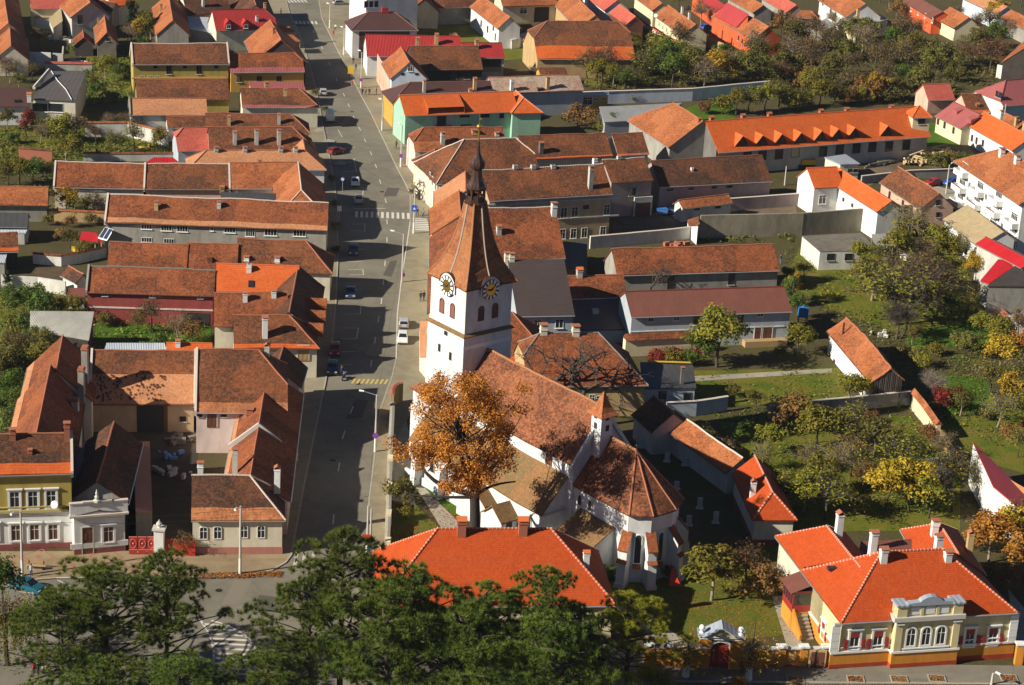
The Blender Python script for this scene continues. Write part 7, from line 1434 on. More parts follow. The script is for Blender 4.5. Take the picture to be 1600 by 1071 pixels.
PROTO = {'leafy': [tree_meshes(i, 34, 2100, .026) for i in (1, 2, 3)], 'round': [tree_meshes(10 + i, 30, 1700, .03, rx=.42, rz=.42, zc=.48, cr=.17, tr=.02) for i in (1, 2)],
         'sparse': [tree_meshes(20 + i, 46, 950, .019, rx=.42, rz=.36, zc=.6, cr=.15, twig=7) for i in (1, 2, 3)], 'tall': [tree_meshes(30 + i, 34, 1900, .02, rx=.2, rz=.44, zc=.54, cr=.09) for i in (1, 2)],
         'cone': [tree_meshes(40, 40, 2200, .02, rx=.17, rz=.48, zc=.5, cr=.07, bark='bark', lmat='leaf_dark')], 'bush': [tree_meshes(50 + i, 22, 1300, .04, rx=.5, rz=.42, zc=.42, cr=.2, tr=.015) for i in (1, 2)],
         'bare': [tree_meshes(60 + i, 60, 60, .012, rx=.46, rz=.4, zc=.6, cr=.17, twig=16, tr=.026) for i in (1, 2)]}
KIND = {'g': ('leafy', 'leaf_green', 'green leafy tree'), 'y': ('leafy', 'leaf_yellowgreen', 'yellow-green tree'), 'Y': ('leafy', 'leaf_yellow', 'golden yellow tree'), 'o': ('leafy', 'leaf_orange', 'orange autumn tree'), 'b': ('sparse', 'leaf_brown', 'thin brown-leaved tree'), 'r': ('sparse', 'leaf_russet', 'thin russet tree'),
        'B': ('bare', 'leaf_brown', 'leafless tree'), 'l': ('leafy', 'leaf_olive', 'olive green tree'), 's': ('sparse', 'leaf_yellowgreen', 'thin yellow-green tree'), 'R': ('bush', 'leaf_red', 'crimson bush'), 'u': ('bush', 'leaf_green', 'green bush'), 'v': ('bush', 'leaf_yellowgreen', 'yellow-green bush'), 'w': ('bush', 'leaf_olive', 'olive bush'),
        'q': ('bush', 'leaf_russet', 'rusty brown bush'), 't': ('tall', 'leaf_yellow', 'slim yellow tree'), 'T': ('tall', 'leaf_red', 'slim dark red tree'), 'c': ('cone', 'leaf_dark', 'dark conical conifer'), 'p': ('tall', 'leaf_green', 'slim green tree'), 'h': ('round', 'leaf_russet', 'round russet tree'), 'k': ('round', 'leaf_olive', 'round olive tree'), 'Q': ('bush', 'leaf_orange', 'orange bush')}
WIDE = {'leafy': 1.15, 'sparse': 1.25, 'bare': 1.25, 'tall': 1.1, 'cone': 1.0, 'bush': 1.0, 'round': 1.1}
def inside(p, poly):
    c = False; n = len(poly)
    for i in range(n):
        (x0, y0), (x1, y1) = poly[i], poly[(i + 1) % n]
        if (y0 > p[1]) != (y1 > p[1]) and p[0] < (x1 - x0) * (p[1] - y0) / (y1 - y0) + x0: c = not c
    return c
def clear(p, m=.6): return not any(inside((p[0] + dx, p[1] + dy), f) for f in FOOT for dx, dy in ((0, 0), (m, 0), (-m, 0), (0, m), (0, -m)))
trnd = random.Random(5)
def plant(P_, h, kind, wide=1.0):
    shape, lm, words = KIND[kind]; r = empty('bush' if shape == 'bush' else ('conifer' if shape == 'cone' else 'tree'), P_, trnd.uniform(0, 6.28))
    s = WIDE[shape] * wide * trnd.uniform(.9, 1.1); r.scale = (h * s, h * s, h)
    tm, cm = trnd.choice(PROTO[shape]); t = link(bpy.data.objects.new('trunk', tm), r); c = link(bpy.data.objects.new('crown', cm), r); set_mat(c, lm)
    if trnd.random() < .3: set_mat(t, 'pale_bark')
    return r
ORD = ['first', 'second', 'third', 'fourth', 'fifth', 'sixth', 'seventh', 'eighth', 'ninth', 'tenth', 'eleventh', 'twelfth', 'thirteenth', 'fourteenth', 'fifteenth', 'sixteenth', 'seventeenth', 'eighteenth', 'nineteenth', 'twentieth'] + ['twenty-' + x for x in ('first', 'second', 'third', 'fourth', 'fifth', 'sixth', 'seventh', 'eighth', 'ninth')]
def zone(where, group, items):
    """items: (u, v of the foot, height, kind[, width]); labels count alike plants of the zone from the west"""
    by = {}
    for it in sorted(items, key=lambda i: i[0]): by.setdefault(it[3], []).append(it)
    for kd, L_ in by.items():
        for i, it in enumerate(L_):
            r = plant(G(it[0], it[1]), it[2], kd, it[4] if len(it) > 4 else 1.0); w_ = KIND[kd][2]
            tag(r, f'{w_} {where}' if len(L_) == 1 else f'{ORD[i]} {w_} from the west {where}', 'bush' if KIND[kd][0] == 'bush' else 'tree', group)
def thin(L_):
    rn = random.Random(8); return [((i[0], i[1], i[2] * 1.15, 's' if rn.random() < .3 else ('y' if rn.random() < .3 else i[3])) + tuple(i[4:]) if i[3] == 'b' else i) for i in L_ if not (i[3] in 'wq' and rn.random() < .4)]
def scatter(poly, n, kinds, h0, h1, seed, mind=9):
    rnd = random.Random(seed); us = [p[0] for p in poly]; vs = [p[1] for p in poly]; out = []; tries = 0
    while len(out) < n and tries < 4000:
        tries += 1; u, v = rnd.uniform(min(us), max(us)), rnd.uniform(min(vs), max(vs))
        if not inside((u, v), poly) or any(abs(u - o[0]) < mind and abs(v - o[1]) < mind * .6 for o in out): continue
        if not clear(G(u, v), 1.0): continue
        out.append((u, v, rnd.uniform(h0, h1), rnd.choice(kinds)))
    return out
zone('in the wood behind the white wall', 'trees of the wood', scatter([(960, 140), (905, 128), (925, 95), (1000, 75), (1085, 85), (1100, 105), (1200, 100), (1260, 60), (1330, 60), (1420, 75), (1500, 80), (1560, 70), (1555, 110), (1550, 122), (1490, 128), (1430, 160), (1330, 164), (1210, 140)], 74, 'bbbbrlllsygwwqk', 5.5, 9.5, 3, 17))
zone('behind the barracks roof', 'bushes behind the barracks', [(1100, 178, 4, 'q'), (1128, 178, 5.5, 'v'), (1150, 180, 6.5, 'y'), (1170, 178, 7, 'l'), (1195, 176, 7, 'y'), (1215, 170, 7.5, 's'), (1232, 172, 6, 'v'), (1255, 168, 6, 'w'), (1280, 166, 7, 'y'), (1300, 165, 7, 's'), (1320, 164, 6, 'q'), (1345, 162, 6, 'v'), (1370, 158, 7.5, 'Y'), (1400, 158, 6, 's'), (1265, 150, 8, 'y'), (1118, 136, 9.5, 'Y', 1.15)])
zone('beside the mint house', 'trees by the mint house', [(903, 200, 6.5, 'h', 1.3), (960, 205, 4.5, 'g'), (940, 207, 3.5, 'v'), (1000, 200, 4, 'u'), (975, 148, 6.5, 'g'), (1008, 158, 3, 'c'), (1058, 154, 2.6, 'c'), (990, 160, 2.5, 'w'), (1035, 157, 2.8, 'w'), (932, 132, 7, 'y'), (860, 95, 6, 'b'), (890, 110, 5, 'w'), (920, 112, 5, 's'), (955, 118, 6, 'y'), (690, 117, 6, 'c'), (833, 122, 3, 'B'), (722, 27, 7, 'k'), (748, 22, 6, 'r')])
zone('in the orchard below the concrete wall', 'trees of the middle orchard', thin([(1420, 385, 8, 'b', 1.2), (1400, 420, 7, 'b'), (1370, 430, 6, 's'), (1345, 420, 5, 'b'), (1300, 440, 3, 'q'), (1350, 455, 6.5, 'b'), (1385, 465, 8, 'r', 1.2), (1396, 508, 11, 's', 1.5), (1362, 470, 8, 'l', 1.2), (1446, 486, 9, 'b', 1.4), (1430, 460, 7, 'b', 1.2), (1455, 450, 6, 'l'), (1475, 420, 7, 'y'), (1510, 480, 5, 'q'), (1465, 400, 6.5, 'y'), (1500, 405, 5, 's'), (1405, 405, 5, 'b'), (1440, 420, 6, 'r'), (1290, 470, 3, 'v'), (1485, 492, 4, 'g'), (1510, 500, 4, 'b'), (1255, 440, 4, 'b'), (1240, 470, 5.5, 't'), (1245, 500, 5, 'g'), (1230, 435, 3, 'v'), (1400, 530, 7, 'B'), (1520, 440, 5.5, 'Y')]))
zone('in the garden at the east edge', 'trees of the east garden', thin([(1560, 590, 7.5, 'Y', 1.1), (1590, 575, 6.5, 'o'), (1545, 615, 6, 's'), (1580, 640, 6.5, 'Y'), (1600, 620, 7, 'b'), (1515, 560, 5, 'l'), (1530, 530, 5, 'y'), (1560, 545, 5.5, 'b'), (1590, 530, 5.5, 'r'), (1500, 545, 4, 'w'), (1475, 640, 4.6, 'R', 1.0), (1500, 650, 4.5, 'l'), (1455, 622, 4.5, 'B'), (1440, 575, 3.5, 'v'), (1460, 555, 3, 'v'), (1558, 668, 5, 'b'), (1598, 668, 5, 'b'), (1580, 690, 4, 'q'), (1590, 715, 4, 'b'), (1540, 655, 3, 'w'), (1410, 560, 3.5, 'w'), (1425, 540, 4, 'l')]))
zone('in the orchard behind the red roofed villa', 'trees of the lower orchard', thin([(1235, 678, 7.2, 'h', 1.1), (1155, 692, 4.5, 'p', 1.5), (1200, 712, 5, 'y'), (1190, 735, 4.5, 's'), (1330, 745, 6, 'r', 1.2), (1310, 760, 6, 'b'), (1350, 770, 5, 'r'), (1280, 775, 5.5, 'b'), (1255, 800, 5.5, 'b', 1.2), (1290, 812, 6.5, 'b', 1.2), (1380, 735, 4, 'l'), (1385, 800, 7.5, 'Y', 1.2), (1420, 800, 8, 'Y', 1.2), (1450, 810, 6.5, 'y'), (1345, 805, 4, 'w'), (1488, 775, 8, 's', 1.2), (1480, 790, 4, 'w'), (1415, 755, 2.5, 'q'), (1450, 690, 3.5, 'q'), (1470, 720, 4, 'b'), (1230, 745, 4, 'q'), (1320, 700, 7, 's', 1.3), (1275, 700, 6, 'b', 1.2), (1365, 715, 6.5, 'l', 1.2), (1400, 760, 6.5, 'b', 1.3), (1215, 800, 6, 's', 1.2), (1260, 740, 4, 'b'), (1180, 640, 3.5, 'l'), (1300, 640, 4, 'q'), (1325, 635, 5.5, 'y'), (1345, 632, 5, 'Y', 1.1), (1290, 660, 3, 'w'), (1360, 660, 2.6, 'q'), (1410, 705, 3, 'w'), (1500, 830, 4, 'w'), (1240, 775, 3.5, 'v'), (1215, 770, 3, 'w')]))
zone('beside the villa garden at the edge', 'trees east of the villa', [(1545, 880, 7.5, 'o', 1.2), (1580, 870, 7.5, 'Y'), (1600, 910, 7, 'o', 1.2), (1590, 850, 7, 'r'), (1560, 920, 4, 'q'), (1530, 860, 5, 'Q')])
zone('beside the rust roof house', 'trees by the rust roof house', [(1120, 574, 10.2, 'y', 1.2), (1096, 572, 6.5, 'g'), (1244, 556, 6, 'y', 1.0), (1262, 550, 4.5, 'p'), (1052, 572, 3.6, 'v'), (1078, 571, 3.4, 'u'), (1028, 570, 2.4, 'R'), (1232, 480, 6, 'p'), (1218, 560, 2.5, 'u'), (1145, 620, 2.6, 'w')])
zone('in the churchyard', 'trees in the churchyard', [(1112, 938, 7.5, 'y', 1.25), (1160, 922, 6.5, 'r', 1.0), (1190, 938, 6.0, 'h', .9), (948, 905, 2.4, 'u', 1.0), (1045, 905, 2.6, 'w', .8), (1060, 900, 2.2, 'u', .7), (1020, 690, 5, 'o', .8), (1100, 720, 5.5, 'k', .8), (1130, 732, 4.5, 'b'), (1080, 705, 4.5, 'b'), (628, 790, 5.2, 'k', 1.0), (634, 812, 2.4, 'v', .9), (1140, 880, 4, 'r'), (1060, 690, 4, 'q')])
zone('beside the grey house windows', 'plants of the west courtyards', [(345, 398, 3, 'v'), (482, 398, 2.6, 'v'), (505, 402, 2.2, 'u'), (105, 335, 5.5, 'Y', 1.0), (125, 338, 5, 'w'), (150, 340, 5, 'b'), (75, 352, 2.5, 'v'), (110, 355, 2.8, 'q'), (140, 352, 2.6, 'w'), (110, 388, 3.6, 'l'), (130, 398, 3, 'v'), (95, 375, 3, 'q'), (180, 402, 2.4, 'v')])
zone('in the garden of the maroon barn', 'trees of the barn garden', [(235, 520, 6.5, 'b', .8), (215, 522, 4, 's'), (278, 536, 5.5, 'r', 1.1), (300, 538, 4.5, 'h'), (150, 500, 4, 'b'), (165, 510, 3, 'w'), (190, 500, 3, 'c'), (250, 540, 3, 'u')])
zone('in the west gardens', 'trees of the west gardens', scatter([(0, 470), (120, 470), (130, 535), (110, 560), (20, 660), (0, 660)], 26, 'lgybswuk', 3.5, 6.5, 8, 17) + [(18, 640, 6.5, 'g'), (8, 600, 6.5, 'l'), (12, 455, 4, 'c')])
zone('by the flat grey house garden', 'trees of the north-west gardens', [(12, 205, 5, 'l'), (42, 215, 6.5, 'T', 1.4), (75, 218, 6, 's'), (95, 222, 6.5, 'y', 1.1), (120, 222, 6, 'b', 1.2), (105, 255, 6.5, 'y', 1.1), (65, 225, 4.5, 'b'), (20, 225, 3.5, 'u'), (180, 240, 5.5, 's', 1.0), (210, 235, 6, 's'), (150, 225, 4, 'r'), (250, 240, 5.5, 'y', .8), (250, 225, 4, 'b'), (152, 250, 2.5, 'c'), (215, 210, 5, 'B'), (235, 205, 5, 'B'), (30, 290, 6, 'y', 1.2), (52, 290, 6, 'g', 1.1), (12, 290, 5, 'l'), (75, 288, 5, 's'), (165, 125, 6.5, 'y', 1.0), (182, 130, 4.5, 'g'), (150, 150, 4, 'u'), (175, 160, 3.5, 'w'), (145, 135, 3, 'w'), (195, 120, 4, 'u'), (15, 130, 5, 'b'), (30, 140, 4, 'l'), (50, 125, 4.5, 'b'), (10, 120, 5, 'r'), (205, 65, 13, 'c', .8), (215, 72, 8, 't'), (228, 66, 8, 'y'), (235, 62, 6, 's'), (200, 75, 6, 'b'), (222, 78, 5, 'u'), (288, 66, 2.5, 'v'), (118, 85, 4, 'u'), (60, 75, 5, 'b'), (195, 200, 3.5, 'b'), (170, 205, 4, 'b')])
zone('among the far gardens at the top', 'trees of the far gardens', [(1070, 60, 6, 'r'), (1095, 40, 7, 'b'), (1060, 15, 8, 'k'), (1090, 12, 8, 'b'), (1220, 55, 8, 'h'), (1240, 60, 7, 'r'), (1190, 70, 6, 'g'), (1350, 60, 6, 'y'), (1390, 15, 7, 'r'), (1400, 30, 6, 'h'), (1375, 5, 7, 'b'), (1415, 45, 5, 'b'), (1520, 60, 7, 'b', 1.2), (1545, 55, 8, 'b'), (1555, 40, 8, 'Y'), (1580, 60, 6, 'r'), (1495, 35, 5, 'b'), (1595, 10, 9, 'o'), (1010, 60, 4, 'w'), (990, 70, 4, 'v'), (1300, 45, 5, 'b'), (1035, 85, 4, 'b')])
zone('by the yard behind the timber pile', 'plants by the timber pile', [(1465, 268, 5, 'k'), (1490, 268, 5.5, 'w', .8), (1480, 255, 4, 'q'), (1505, 262, 4.5, 'u'), (1450, 255, 3, 'w'), (1475, 262, 4, 'u'), (1420, 375, 6.5, 'b'), (1435, 368, 4, 'q'), (1490, 338, 3, 'w'), (1176, 362, 3, 'u'), (1140, 366, 2, 'w')])
zone('along the shaded street planting', 'shrubs of the street planting', [(518, 285, 2.2, 'w', .8), (523, 325, 2.0, 'u'), (524, 360, 2.2, 'w'), (524, 395, 1.8, 'w'), (508, 175, 1.8, 'u'), (492, 150, 2, 'w')])
# leafless trees by the church and barns
def bare_tree(P_, h, label, seed, spread=.42, n=70, tr=.4):
    rnd = random.Random(seed); w = MB(); r = empty('tree', P_); tag(r, label, 'tree')
    def grow(p, d, l, rad, lev):
        q = p + d * l; limb(w, p, q, max(rad, .035), max(rad * .68, .03), .10, 3, rnd, 6 if lev < 2 else 3)
        if lev >= 5: return
        for _ in range((3, 3, 3, 3, 2)[lev]):
            ax = Vector((rnd.gauss(0, 1), rnd.gauss(0, 1), rnd.gauss(.12, .55))).normalized(); nd_ = (d * .75 + ax * (.75 if lev else .8)).normalized()
            grow(p.lerp(q, rnd.uniform(.62, 1.0)), nd_, l * rnd.uniform(.58, .82), rad * .6, lev + 1)
    grow(Vector((0, 0, 0)), Vector((.05, .02, 1)), h * .3, tr, 0); w.build('trunk', 'bark', r, smooth=True, fix=False); return r
bare_tree(G(906, 668), 19.5, 'big leafless black tree behind the church nave', 4, tr=.5); bare_tree(G(860, 650), 19.5, 'second leafless dark tree leaning beside the nave ridge', 9, tr=.42)
bare_tree(G(1013, 475), 10.5, 'pale leafless walnut tree between barn and rust roof', 12, tr=.2); bare_tree(G(1410, 525), 14, 'tall bare dark fruit tree standing in the middle orchard', 15, tr=.24); bare_tree(G(1488, 800), 8.5, 'half bare fruit tree in front of the tall white wall', 21, tr=.2)
r = bare_tree(G(654, 313), 6, 'pollarded street tree with stub branches', 30, tr=.3)
# the great orange oak by the church
def oak():
    rnd = random.Random(77); P_ = G(738, 884); r = empty('oak_tree', P_); tag(r, 'great orange oak with black trunk in front of the church', 'tree')
    w = MB(); f = MB(); cx = G(727, 672, 19.6) - P_; fork = Vector((-.2, .2, 10)); limb(w, (0, 0, -.2), fork, .75, .6, .03, 5, rnd, 10); cs = []
    while len(cs) < 150:
        d = Vector((rnd.gauss(0, 1), rnd.gauss(0, 1), rnd.gauss(0, 1))).normalized(); q = rnd.uniform(.35, 1.0) ** .5; k = .85 + .35 * noise.noise(d * 1.6 + Vector((3, 1, 9)))
        c = Vector((cx.x + d.x * 9.0 * q * k, cx.y + d.y * 8.6 * q * k, cx.z + d.z * 8.6 * q * k))
        if c.z < 11: continue
        cs.append(c)
    hubs = [fork + Vector(v) for v in ((-4.5, 0, 6.5), (-1.5, 1.5, 8), (2.2, -.5, 7), (4.5, 1, 5.0), (.5, -2.5, 6.5), (-6.5, -.5, 3.0), (2.0, 3, 9), (-2.5, -2, 9.5))]
    for k, hb_ in enumerate(hubs): limb(w, fork.lerp(Vector((0, 0, 12)), rnd.uniform(-.3, .5)), hb_, .40, .18, .12, 6, rnd, 7)
    limb(w, (-.1, 0, 9.4), (-8.2, .3, 9.1), .26, .06, .08, 8, rnd, 6); limb(w, (.1, 0, 9.8), (4.8, 0, 11.8), .24, .1, .1, 6, rnd, 6)
    for c in cs:
        hb_ = min(hubs, key=lambda q: (q - c).length); limb(w, hb_.lerp(fork, rnd.uniform(0, .3)), c, .10, .025, .14, 4, rnd, 4)
        b = rnd.uniform(.1, .9)
        for _ in range(3): limb(w, c, c + Vector((rnd.gauss(0, 1), rnd.gauss(0, 1), rnd.gauss(.2, 1))).normalized() * 1.3, .025, .008, .1, 2, rnd, 3)
        for _ in range(rnd.randint(100, 230)):
            d = Vector((rnd.gauss(0, 1), rnd.gauss(0, 1), rnd.gauss(0, .75))).normalized(); p = c + d * 1.25 * rnd.uniform(.15, 1.0) ** .6
            leaf(f, p, (d + Vector((0, 0, .6)) + Vector((rnd.gauss(0, .6), rnd.gauss(0, .6), rnd.gauss(0, .6)))).normalized(), .145, min(1, max(0, b + rnd.gauss(0, .3))), rnd)
    w.build('trunk', plain('black_bark', (0.03, 0.024, 0.02), .95), r, smooth=True, fix=False); f.build('crown', 'leaf_oak', r, fix=False)
oak()
# ------------------------------------------------------------------ pines
def needles(name, T, s, n, mt, seed):
    """T: tufts (centre, direction, tint); each a brush of n thin needles"""
    r = np.random.default_rng(seed); C = np.repeat(np.array([t[0] for t in T]), n, 0); D = np.repeat(np.array([t[1] for t in T]), n, 0); tint = np.clip(np.repeat(np.array([t[2] for t in T]), n) + r.normal(0, .15, len(C)), 0, 1); N = len(C)
    q = r.normal(0, 1, (N, 3)); q /= np.linalg.norm(q, axis=1)[:, None]; v = D * .8 + q; v /= np.linalg.norm(v, axis=1)[:, None]; a = np.cross(v, r.normal(0, 1, (N, 3))); a /= np.linalg.norm(a, axis=1)[:, None]
    l = (s * r.uniform(.7, 1.15, N))[:, None]; w = s * .04; V = np.stack([C - a * w, C + a * w, C + v * l], 1).reshape(-1, 3)
    me = bpy.data.meshes.new(name); me.vertices.add(3 * N); me.vertices.foreach_set('co', V.ravel()); me.loops.add(3 * N); me.loops.foreach_set('vertex_index', np.arange(3 * N, dtype=np.int32)); me.polygons.add(N); me.polygons.foreach_set('loop_start', np.arange(0, 3 * N, 3, dtype=np.int32))
    lay = me.uv_layers.new(name='UVMap'); lay.data.foreach_set('uv', np.stack([np.stack([tint * .45, tint * .45, np.minimum(tint + .35, 1)], 1).ravel(), np.full(3 * N, .5)], 1).ravel()); me.materials.append(M(mt)); me.update(calc_edges=True); return me
def pine_meshes(seed, pads, H_=1.9, low=.42, per=10, s=.085):
    """unit pine: crown radius 1"""
    rnd = random.Random(seed); w, T = MB(), []; top = Vector((rnd.uniform(-.08, .08), rnd.uniform(-.08, .08), H_ * .93)); limb(w, (0, 0, -.05), top, .05, .02, .04, 7, rnd, 8)
    for k in range(pads):
        a = k * 2.4 + rnd.uniform(-.3, .3); t = (k + .5) / pads; z = H_ * (low + (1 - low) * t); rr = (1.0 - .78 * t ** 2.2) * rnd.uniform(.3, 1.28)
        e = Vector((math.cos(a) * rr, math.sin(a) * rr, z + rnd.uniform(-.06, .1))); st = Vector((0, 0, max(.2, z - rr * .35))); limb(w, st, e, .018, .006, .1, 5, rnd, 5)
        for b_ in range(2):
            pr = rnd.uniform(.09, .21); o = Vector((math.cos(a + b_ * 1.2) * .16 * b_, math.sin(a + b_ * 1.2) * .16 * b_, -.05 * b_)); tn = rnd.uniform(.1, .9)
            for j in range(int(per * (pr / .17) ** 2)):
                q = Vector((rnd.gauss(0, 1), rnd.gauss(0, 1), 0)); q = q.normalized() * pr * math.sqrt(rnd.random()); c = e + o + Vector((q.x, q.y, pr * .5 * (1 - (q.length / pr) ** 2) * rnd.uniform(.3, 1.0)))
                T.append((tuple(c), tuple(Vector((q.x * 1.5, q.y * 1.5, pr * .9)).normalized()), min(1, max(0, tn + rnd.gauss(0, .2)))))
    return w.mesh('trunk', 'bark', True, False), needles('foliage', T, s, 64, 'needle', seed)
PINE = [pine_meshes(1, 60), pine_meshes(2, 56, H_=2.4), pine_meshes(3, 48, H_=2.2)]
def pine(u, v, h, rad, k, label, mt='needle', rz=0.0):
    P_ = G(u, v); r = empty('pine_tree', P_, rz); tag(r, label, 'tree', 'pines in front of the town'); H_ = (1.9, 2.4, 2.2)[k]; r.scale = (rad, rad, h / H_)
    link(bpy.data.objects.new('trunk', PINE[k][0]), r); c = link(bpy.data.objects.new('foliage', PINE[k][1]), r); set_mat(c, mt); return r
pine(165, 1078, 14.2, 8.8, 0, 'broad flat-topped pine in front of the town house square', rz=.4); pine(262, 1075, 15.6, 5.6, 2, 'pine with long arm pointing at the corner house', rz=1.9); pine(95, 1110, 13, 6.5, 2, 'dark pine nearest the parked teal car', rz=3.0)
pine(530, 1100, 20, 7.4, 1, 'tallest pine in front of the lower street end', rz=.9); pine(480, 1110, 15.0, 5.8, 2, 'lower pine left of tallest one, beside the painted road island', rz=2.2); pine(640, 1120, 17.5, 6.8, 1, 'dense pine covering the west hip of parish roof', rz=4.0); pine(600, 1150, 17, 8, 0, 'pale-tipped pine at the bottom edge under tallest pine', rz=1.2)
pine(745, 1125, 15.5, 6.4, 2, 'pine before the middle of parish house roof', rz=.2); pine(840, 1120, 17.6, 5.4, 1, 'slim crowned pine before the parish house chimneys', rz=5.0); pine(890, 1130, 13.6, 4.6, 2, 'dark pine before the south-east corner of parish roof', rz=2.8); pine(715, 1160, 15, 8, 0, 'shaded pine at the bottom edge below parish roof', rz=3.3); pine(835, 1165, 14.5, 8, 0, 'shaded pine at the bottom edge below slim crowned pine', rz=.6)
pine(972, 1100, 13, 5.6, 1, 'bright yellow-green pine beside the orange street wall', 'needle_yellow', 2.0); pine(420, 1150, 9.5, 5.6, 0, 'low pine just below the painted road island', rz=1.0); pine(280, 1160, 9.0, 6, 0, 'low pine at the bottom edge under the flat-topped one', rz=2.6); pine(150, 1150, 8.2, 6.5, 0, 'low pine beside the shaded footpath', rz=4.4)
zone('at the bottom edge of the slope', 'shrubs at the bottom edge', [(30, 1105, 3.5, 'w'), (190, 1100, 3.2, 'w'), (250, 1095, 3, 'u'), (1010, 1085, 4.0, 'Y'), (1150, 1090, 3.0, 'Y', .8), (1030, 1100, 4.2, 'y'), (930, 1110, 4, 'y'), (350, 1110, 3.2, 'u'), (5, 960, 8, 'g', .7)])
def willow(P_, h):
    rnd = random.Random(3); r = empty('willow_tree', P_); tag(r, 'weeping willow with yellow trailing twigs at the lower left', 'tree'); w, f = MB(), MB(); limb(w, (0, 0, 0), (0, 0, h * .6), .3, .2, .05, 4, rnd, 7)
    for k in range(150):
        a = rnd.uniform(0, 6.28); q = rnd.uniform(1, 4); p = Vector((math.cos(a) * q, math.sin(a) * q, h * rnd.uniform(.75, 1.0) - q * .3)); L_ = rnd.uniform(3, 6)
        if k % 3 == 0: limb(w, (0, 0, h * .6), p, .08, .02, .1, 3, rnd, 4)
        for j in range(26): leaf(f, p + Vector((rnd.gauss(0, .12), rnd.gauss(0, .12), -L_ * j / 26)), Vector((rnd.gauss(0, 1), rnd.gauss(0, 1), .2)).normalized(), .13, rnd.random(), rnd)
    w.build('trunk', 'bark', r, fix=False); f.build('crown', 'leaf_yellowgreen', r, fix=False)
willow(G(12, 1040), 9)
for i, (u, vb, vt, kd, lb) in enumerate(((808, 1130, 948, 'leaf_yellow', 'tall thin sapling with yellow tip above the shaded pines'), (668, 1125, 985, 'dry_stalk', 'thin dry sapling with pale seed head before the dense pine'), (848, 1140, 1028, 'leaf_yellow', 'short thin sapling with bent yellow tip'), (575, 1120, 1065, 'leaf_yellow', 'thin sapling with yellow tip at the very bottom edge'))):  # stand-ins for nearby seed stalks, moved out and rooted among the pines
    P_ = G(u, vb); z = height_at(P_, vt); rnd = random.Random(i); r = empty('stalk', P_); tag(r, lb, 'stalk', 'thin seed stalks among the pines'); w, f = MB(), MB(); limb(w, (0, 0, 0), (rnd.uniform(-.4, .4), 0, z), .09, .04, .03, 8, rnd, 5)
    for _ in range(60): leaf(f, Vector((rnd.gauss(0, .3), rnd.gauss(0, .3), z + rnd.gauss(-.1, .25))), Vector((rnd.gauss(0, 1), rnd.gauss(0, 1), 1)).normalized(), .14, rnd.random(), rnd)
    w.build('stem', 'dry_stalk' if 'dry' in kd else 'pale_bark', r, fix=False); f.build('crown', kd, r, fix=False)
# lopped street trees by the orange wall
for u, v, h, lb in ((1169, 1063, 7.0, 'lopped street tree with whitewashed trunk right of the gate'), (1071, 1058, 5.6, 'lopped yellow street tree left of the pedimented gate')):
    P_ = G(u, v); rnd = random.Random(u); r = empty('street_tree', P_); tag(r, lb, 'tree', 'lopped street trees'); w, f = MB(), MB(); limb(w, (0, 0, 1.5), (0, 0, h * .62), .36, .24, .03, 4, rnd, 8)
    limb(w, (0, 0, h * .5), (.1, 0, h * 1.25 if u > 1100 else h * .9), .12, .03, .03, 4, rnd, 5)
    for k in range(26): limb(w, (0, 0, h * rnd.uniform(.45, .62)), (rnd.gauss(0, 1.1), rnd.gauss(0, 1.1), h * rnd.uniform(.6, 1.0)), .05, .015, .1, 3, rnd, 4)
    for k in range(950):
        c = Vector((rnd.gauss(.5 if u > 1100 else 0, 1.15), rnd.gauss(0, 1.1), h * (.48 + .12 * rnd.gauss(0, 1)))); leaf(f, c, Vector((rnd.gauss(0, 1), rnd.gauss(0, 1), 1)).normalized(), .15, rnd.random(), rnd)
    w.build('trunk', 'bark', r, fix=False); MB().lathe([(.46, 0), (.38, .8), (.35, 1.7)], 10).build('whitewash', 'limewash', r); f.build('crown', 'leaf_yellow', r, fix=False)
# ground cover: weeds, fallen leaves and tall grass nobody could count
def cover(name, poly, n, mt, s0, s1, seed, hmax=.35, z=.03):
    rnd = random.Random(seed); f = MB(); us = [p[0] for p in poly]; vs = [p[1] for p in poly]; k = 0; tries = 0
    while k < n and tries < n * 6:
        tries += 1; u, v = rnd.uniform(min(us), max(us)), rnd.uniform(min(vs), max(vs))
        if not inside((u, v), poly): continue
        p = G(u, v)
        if noise.noise((p.x * .12, p.y * .12, seed)) + .5 * noise.noise((p.x * .5, p.y * .5, seed)) < rnd.uniform(-.5, .35) or not clear(p, .2): continue
        leaf(f, p + Vector((0, 0, z + rnd.random() ** 2 * hmax)), Vector((rnd.gauss(0, .8), rnd.gauss(0, .8), 1)).normalized(), rnd.uniform(s0, s1), rnd.random(), rnd); k += 1
    return tag(f.build(name, mt, fix=False), kind='stuff')
cover('weeds', [(1220, 390), (1500, 390), (1560, 500), (1600, 660), (1560, 700), (1430, 640), (1280, 490)], 5500, 'weed', .1, .3, 1, .5); cover('weeds', [(1070, 590), (1310, 580), (1430, 640), (1540, 790), (1250, 830), (1150, 700)], 5500, 'weed', .08, .26, 2, .35); cover('weeds', [(900, 140), (930, 90), (1090, 70), (1340, 60), (1560, 80), (1560, 130), (1430, 165), (1200, 150)], 8000, 'leaf_olive', .25, .6, 3, .8)
cover('weeds', [(0, 190), (230, 190), (280, 250), (90, 250), (90, 350), (0, 300)], 5000, 'weed', .15, .4, 4, .5); cover('weeds', [(0, 440), (130, 450), (320, 490), (320, 540), (140, 550), (0, 680)], 6000, 'weed', .12, .35, 5, .5); cover('weeds', [(130, 75), (205, 75), (205, 165), (125, 165)], 2000, 'weed', .2, .45, 6, .6)
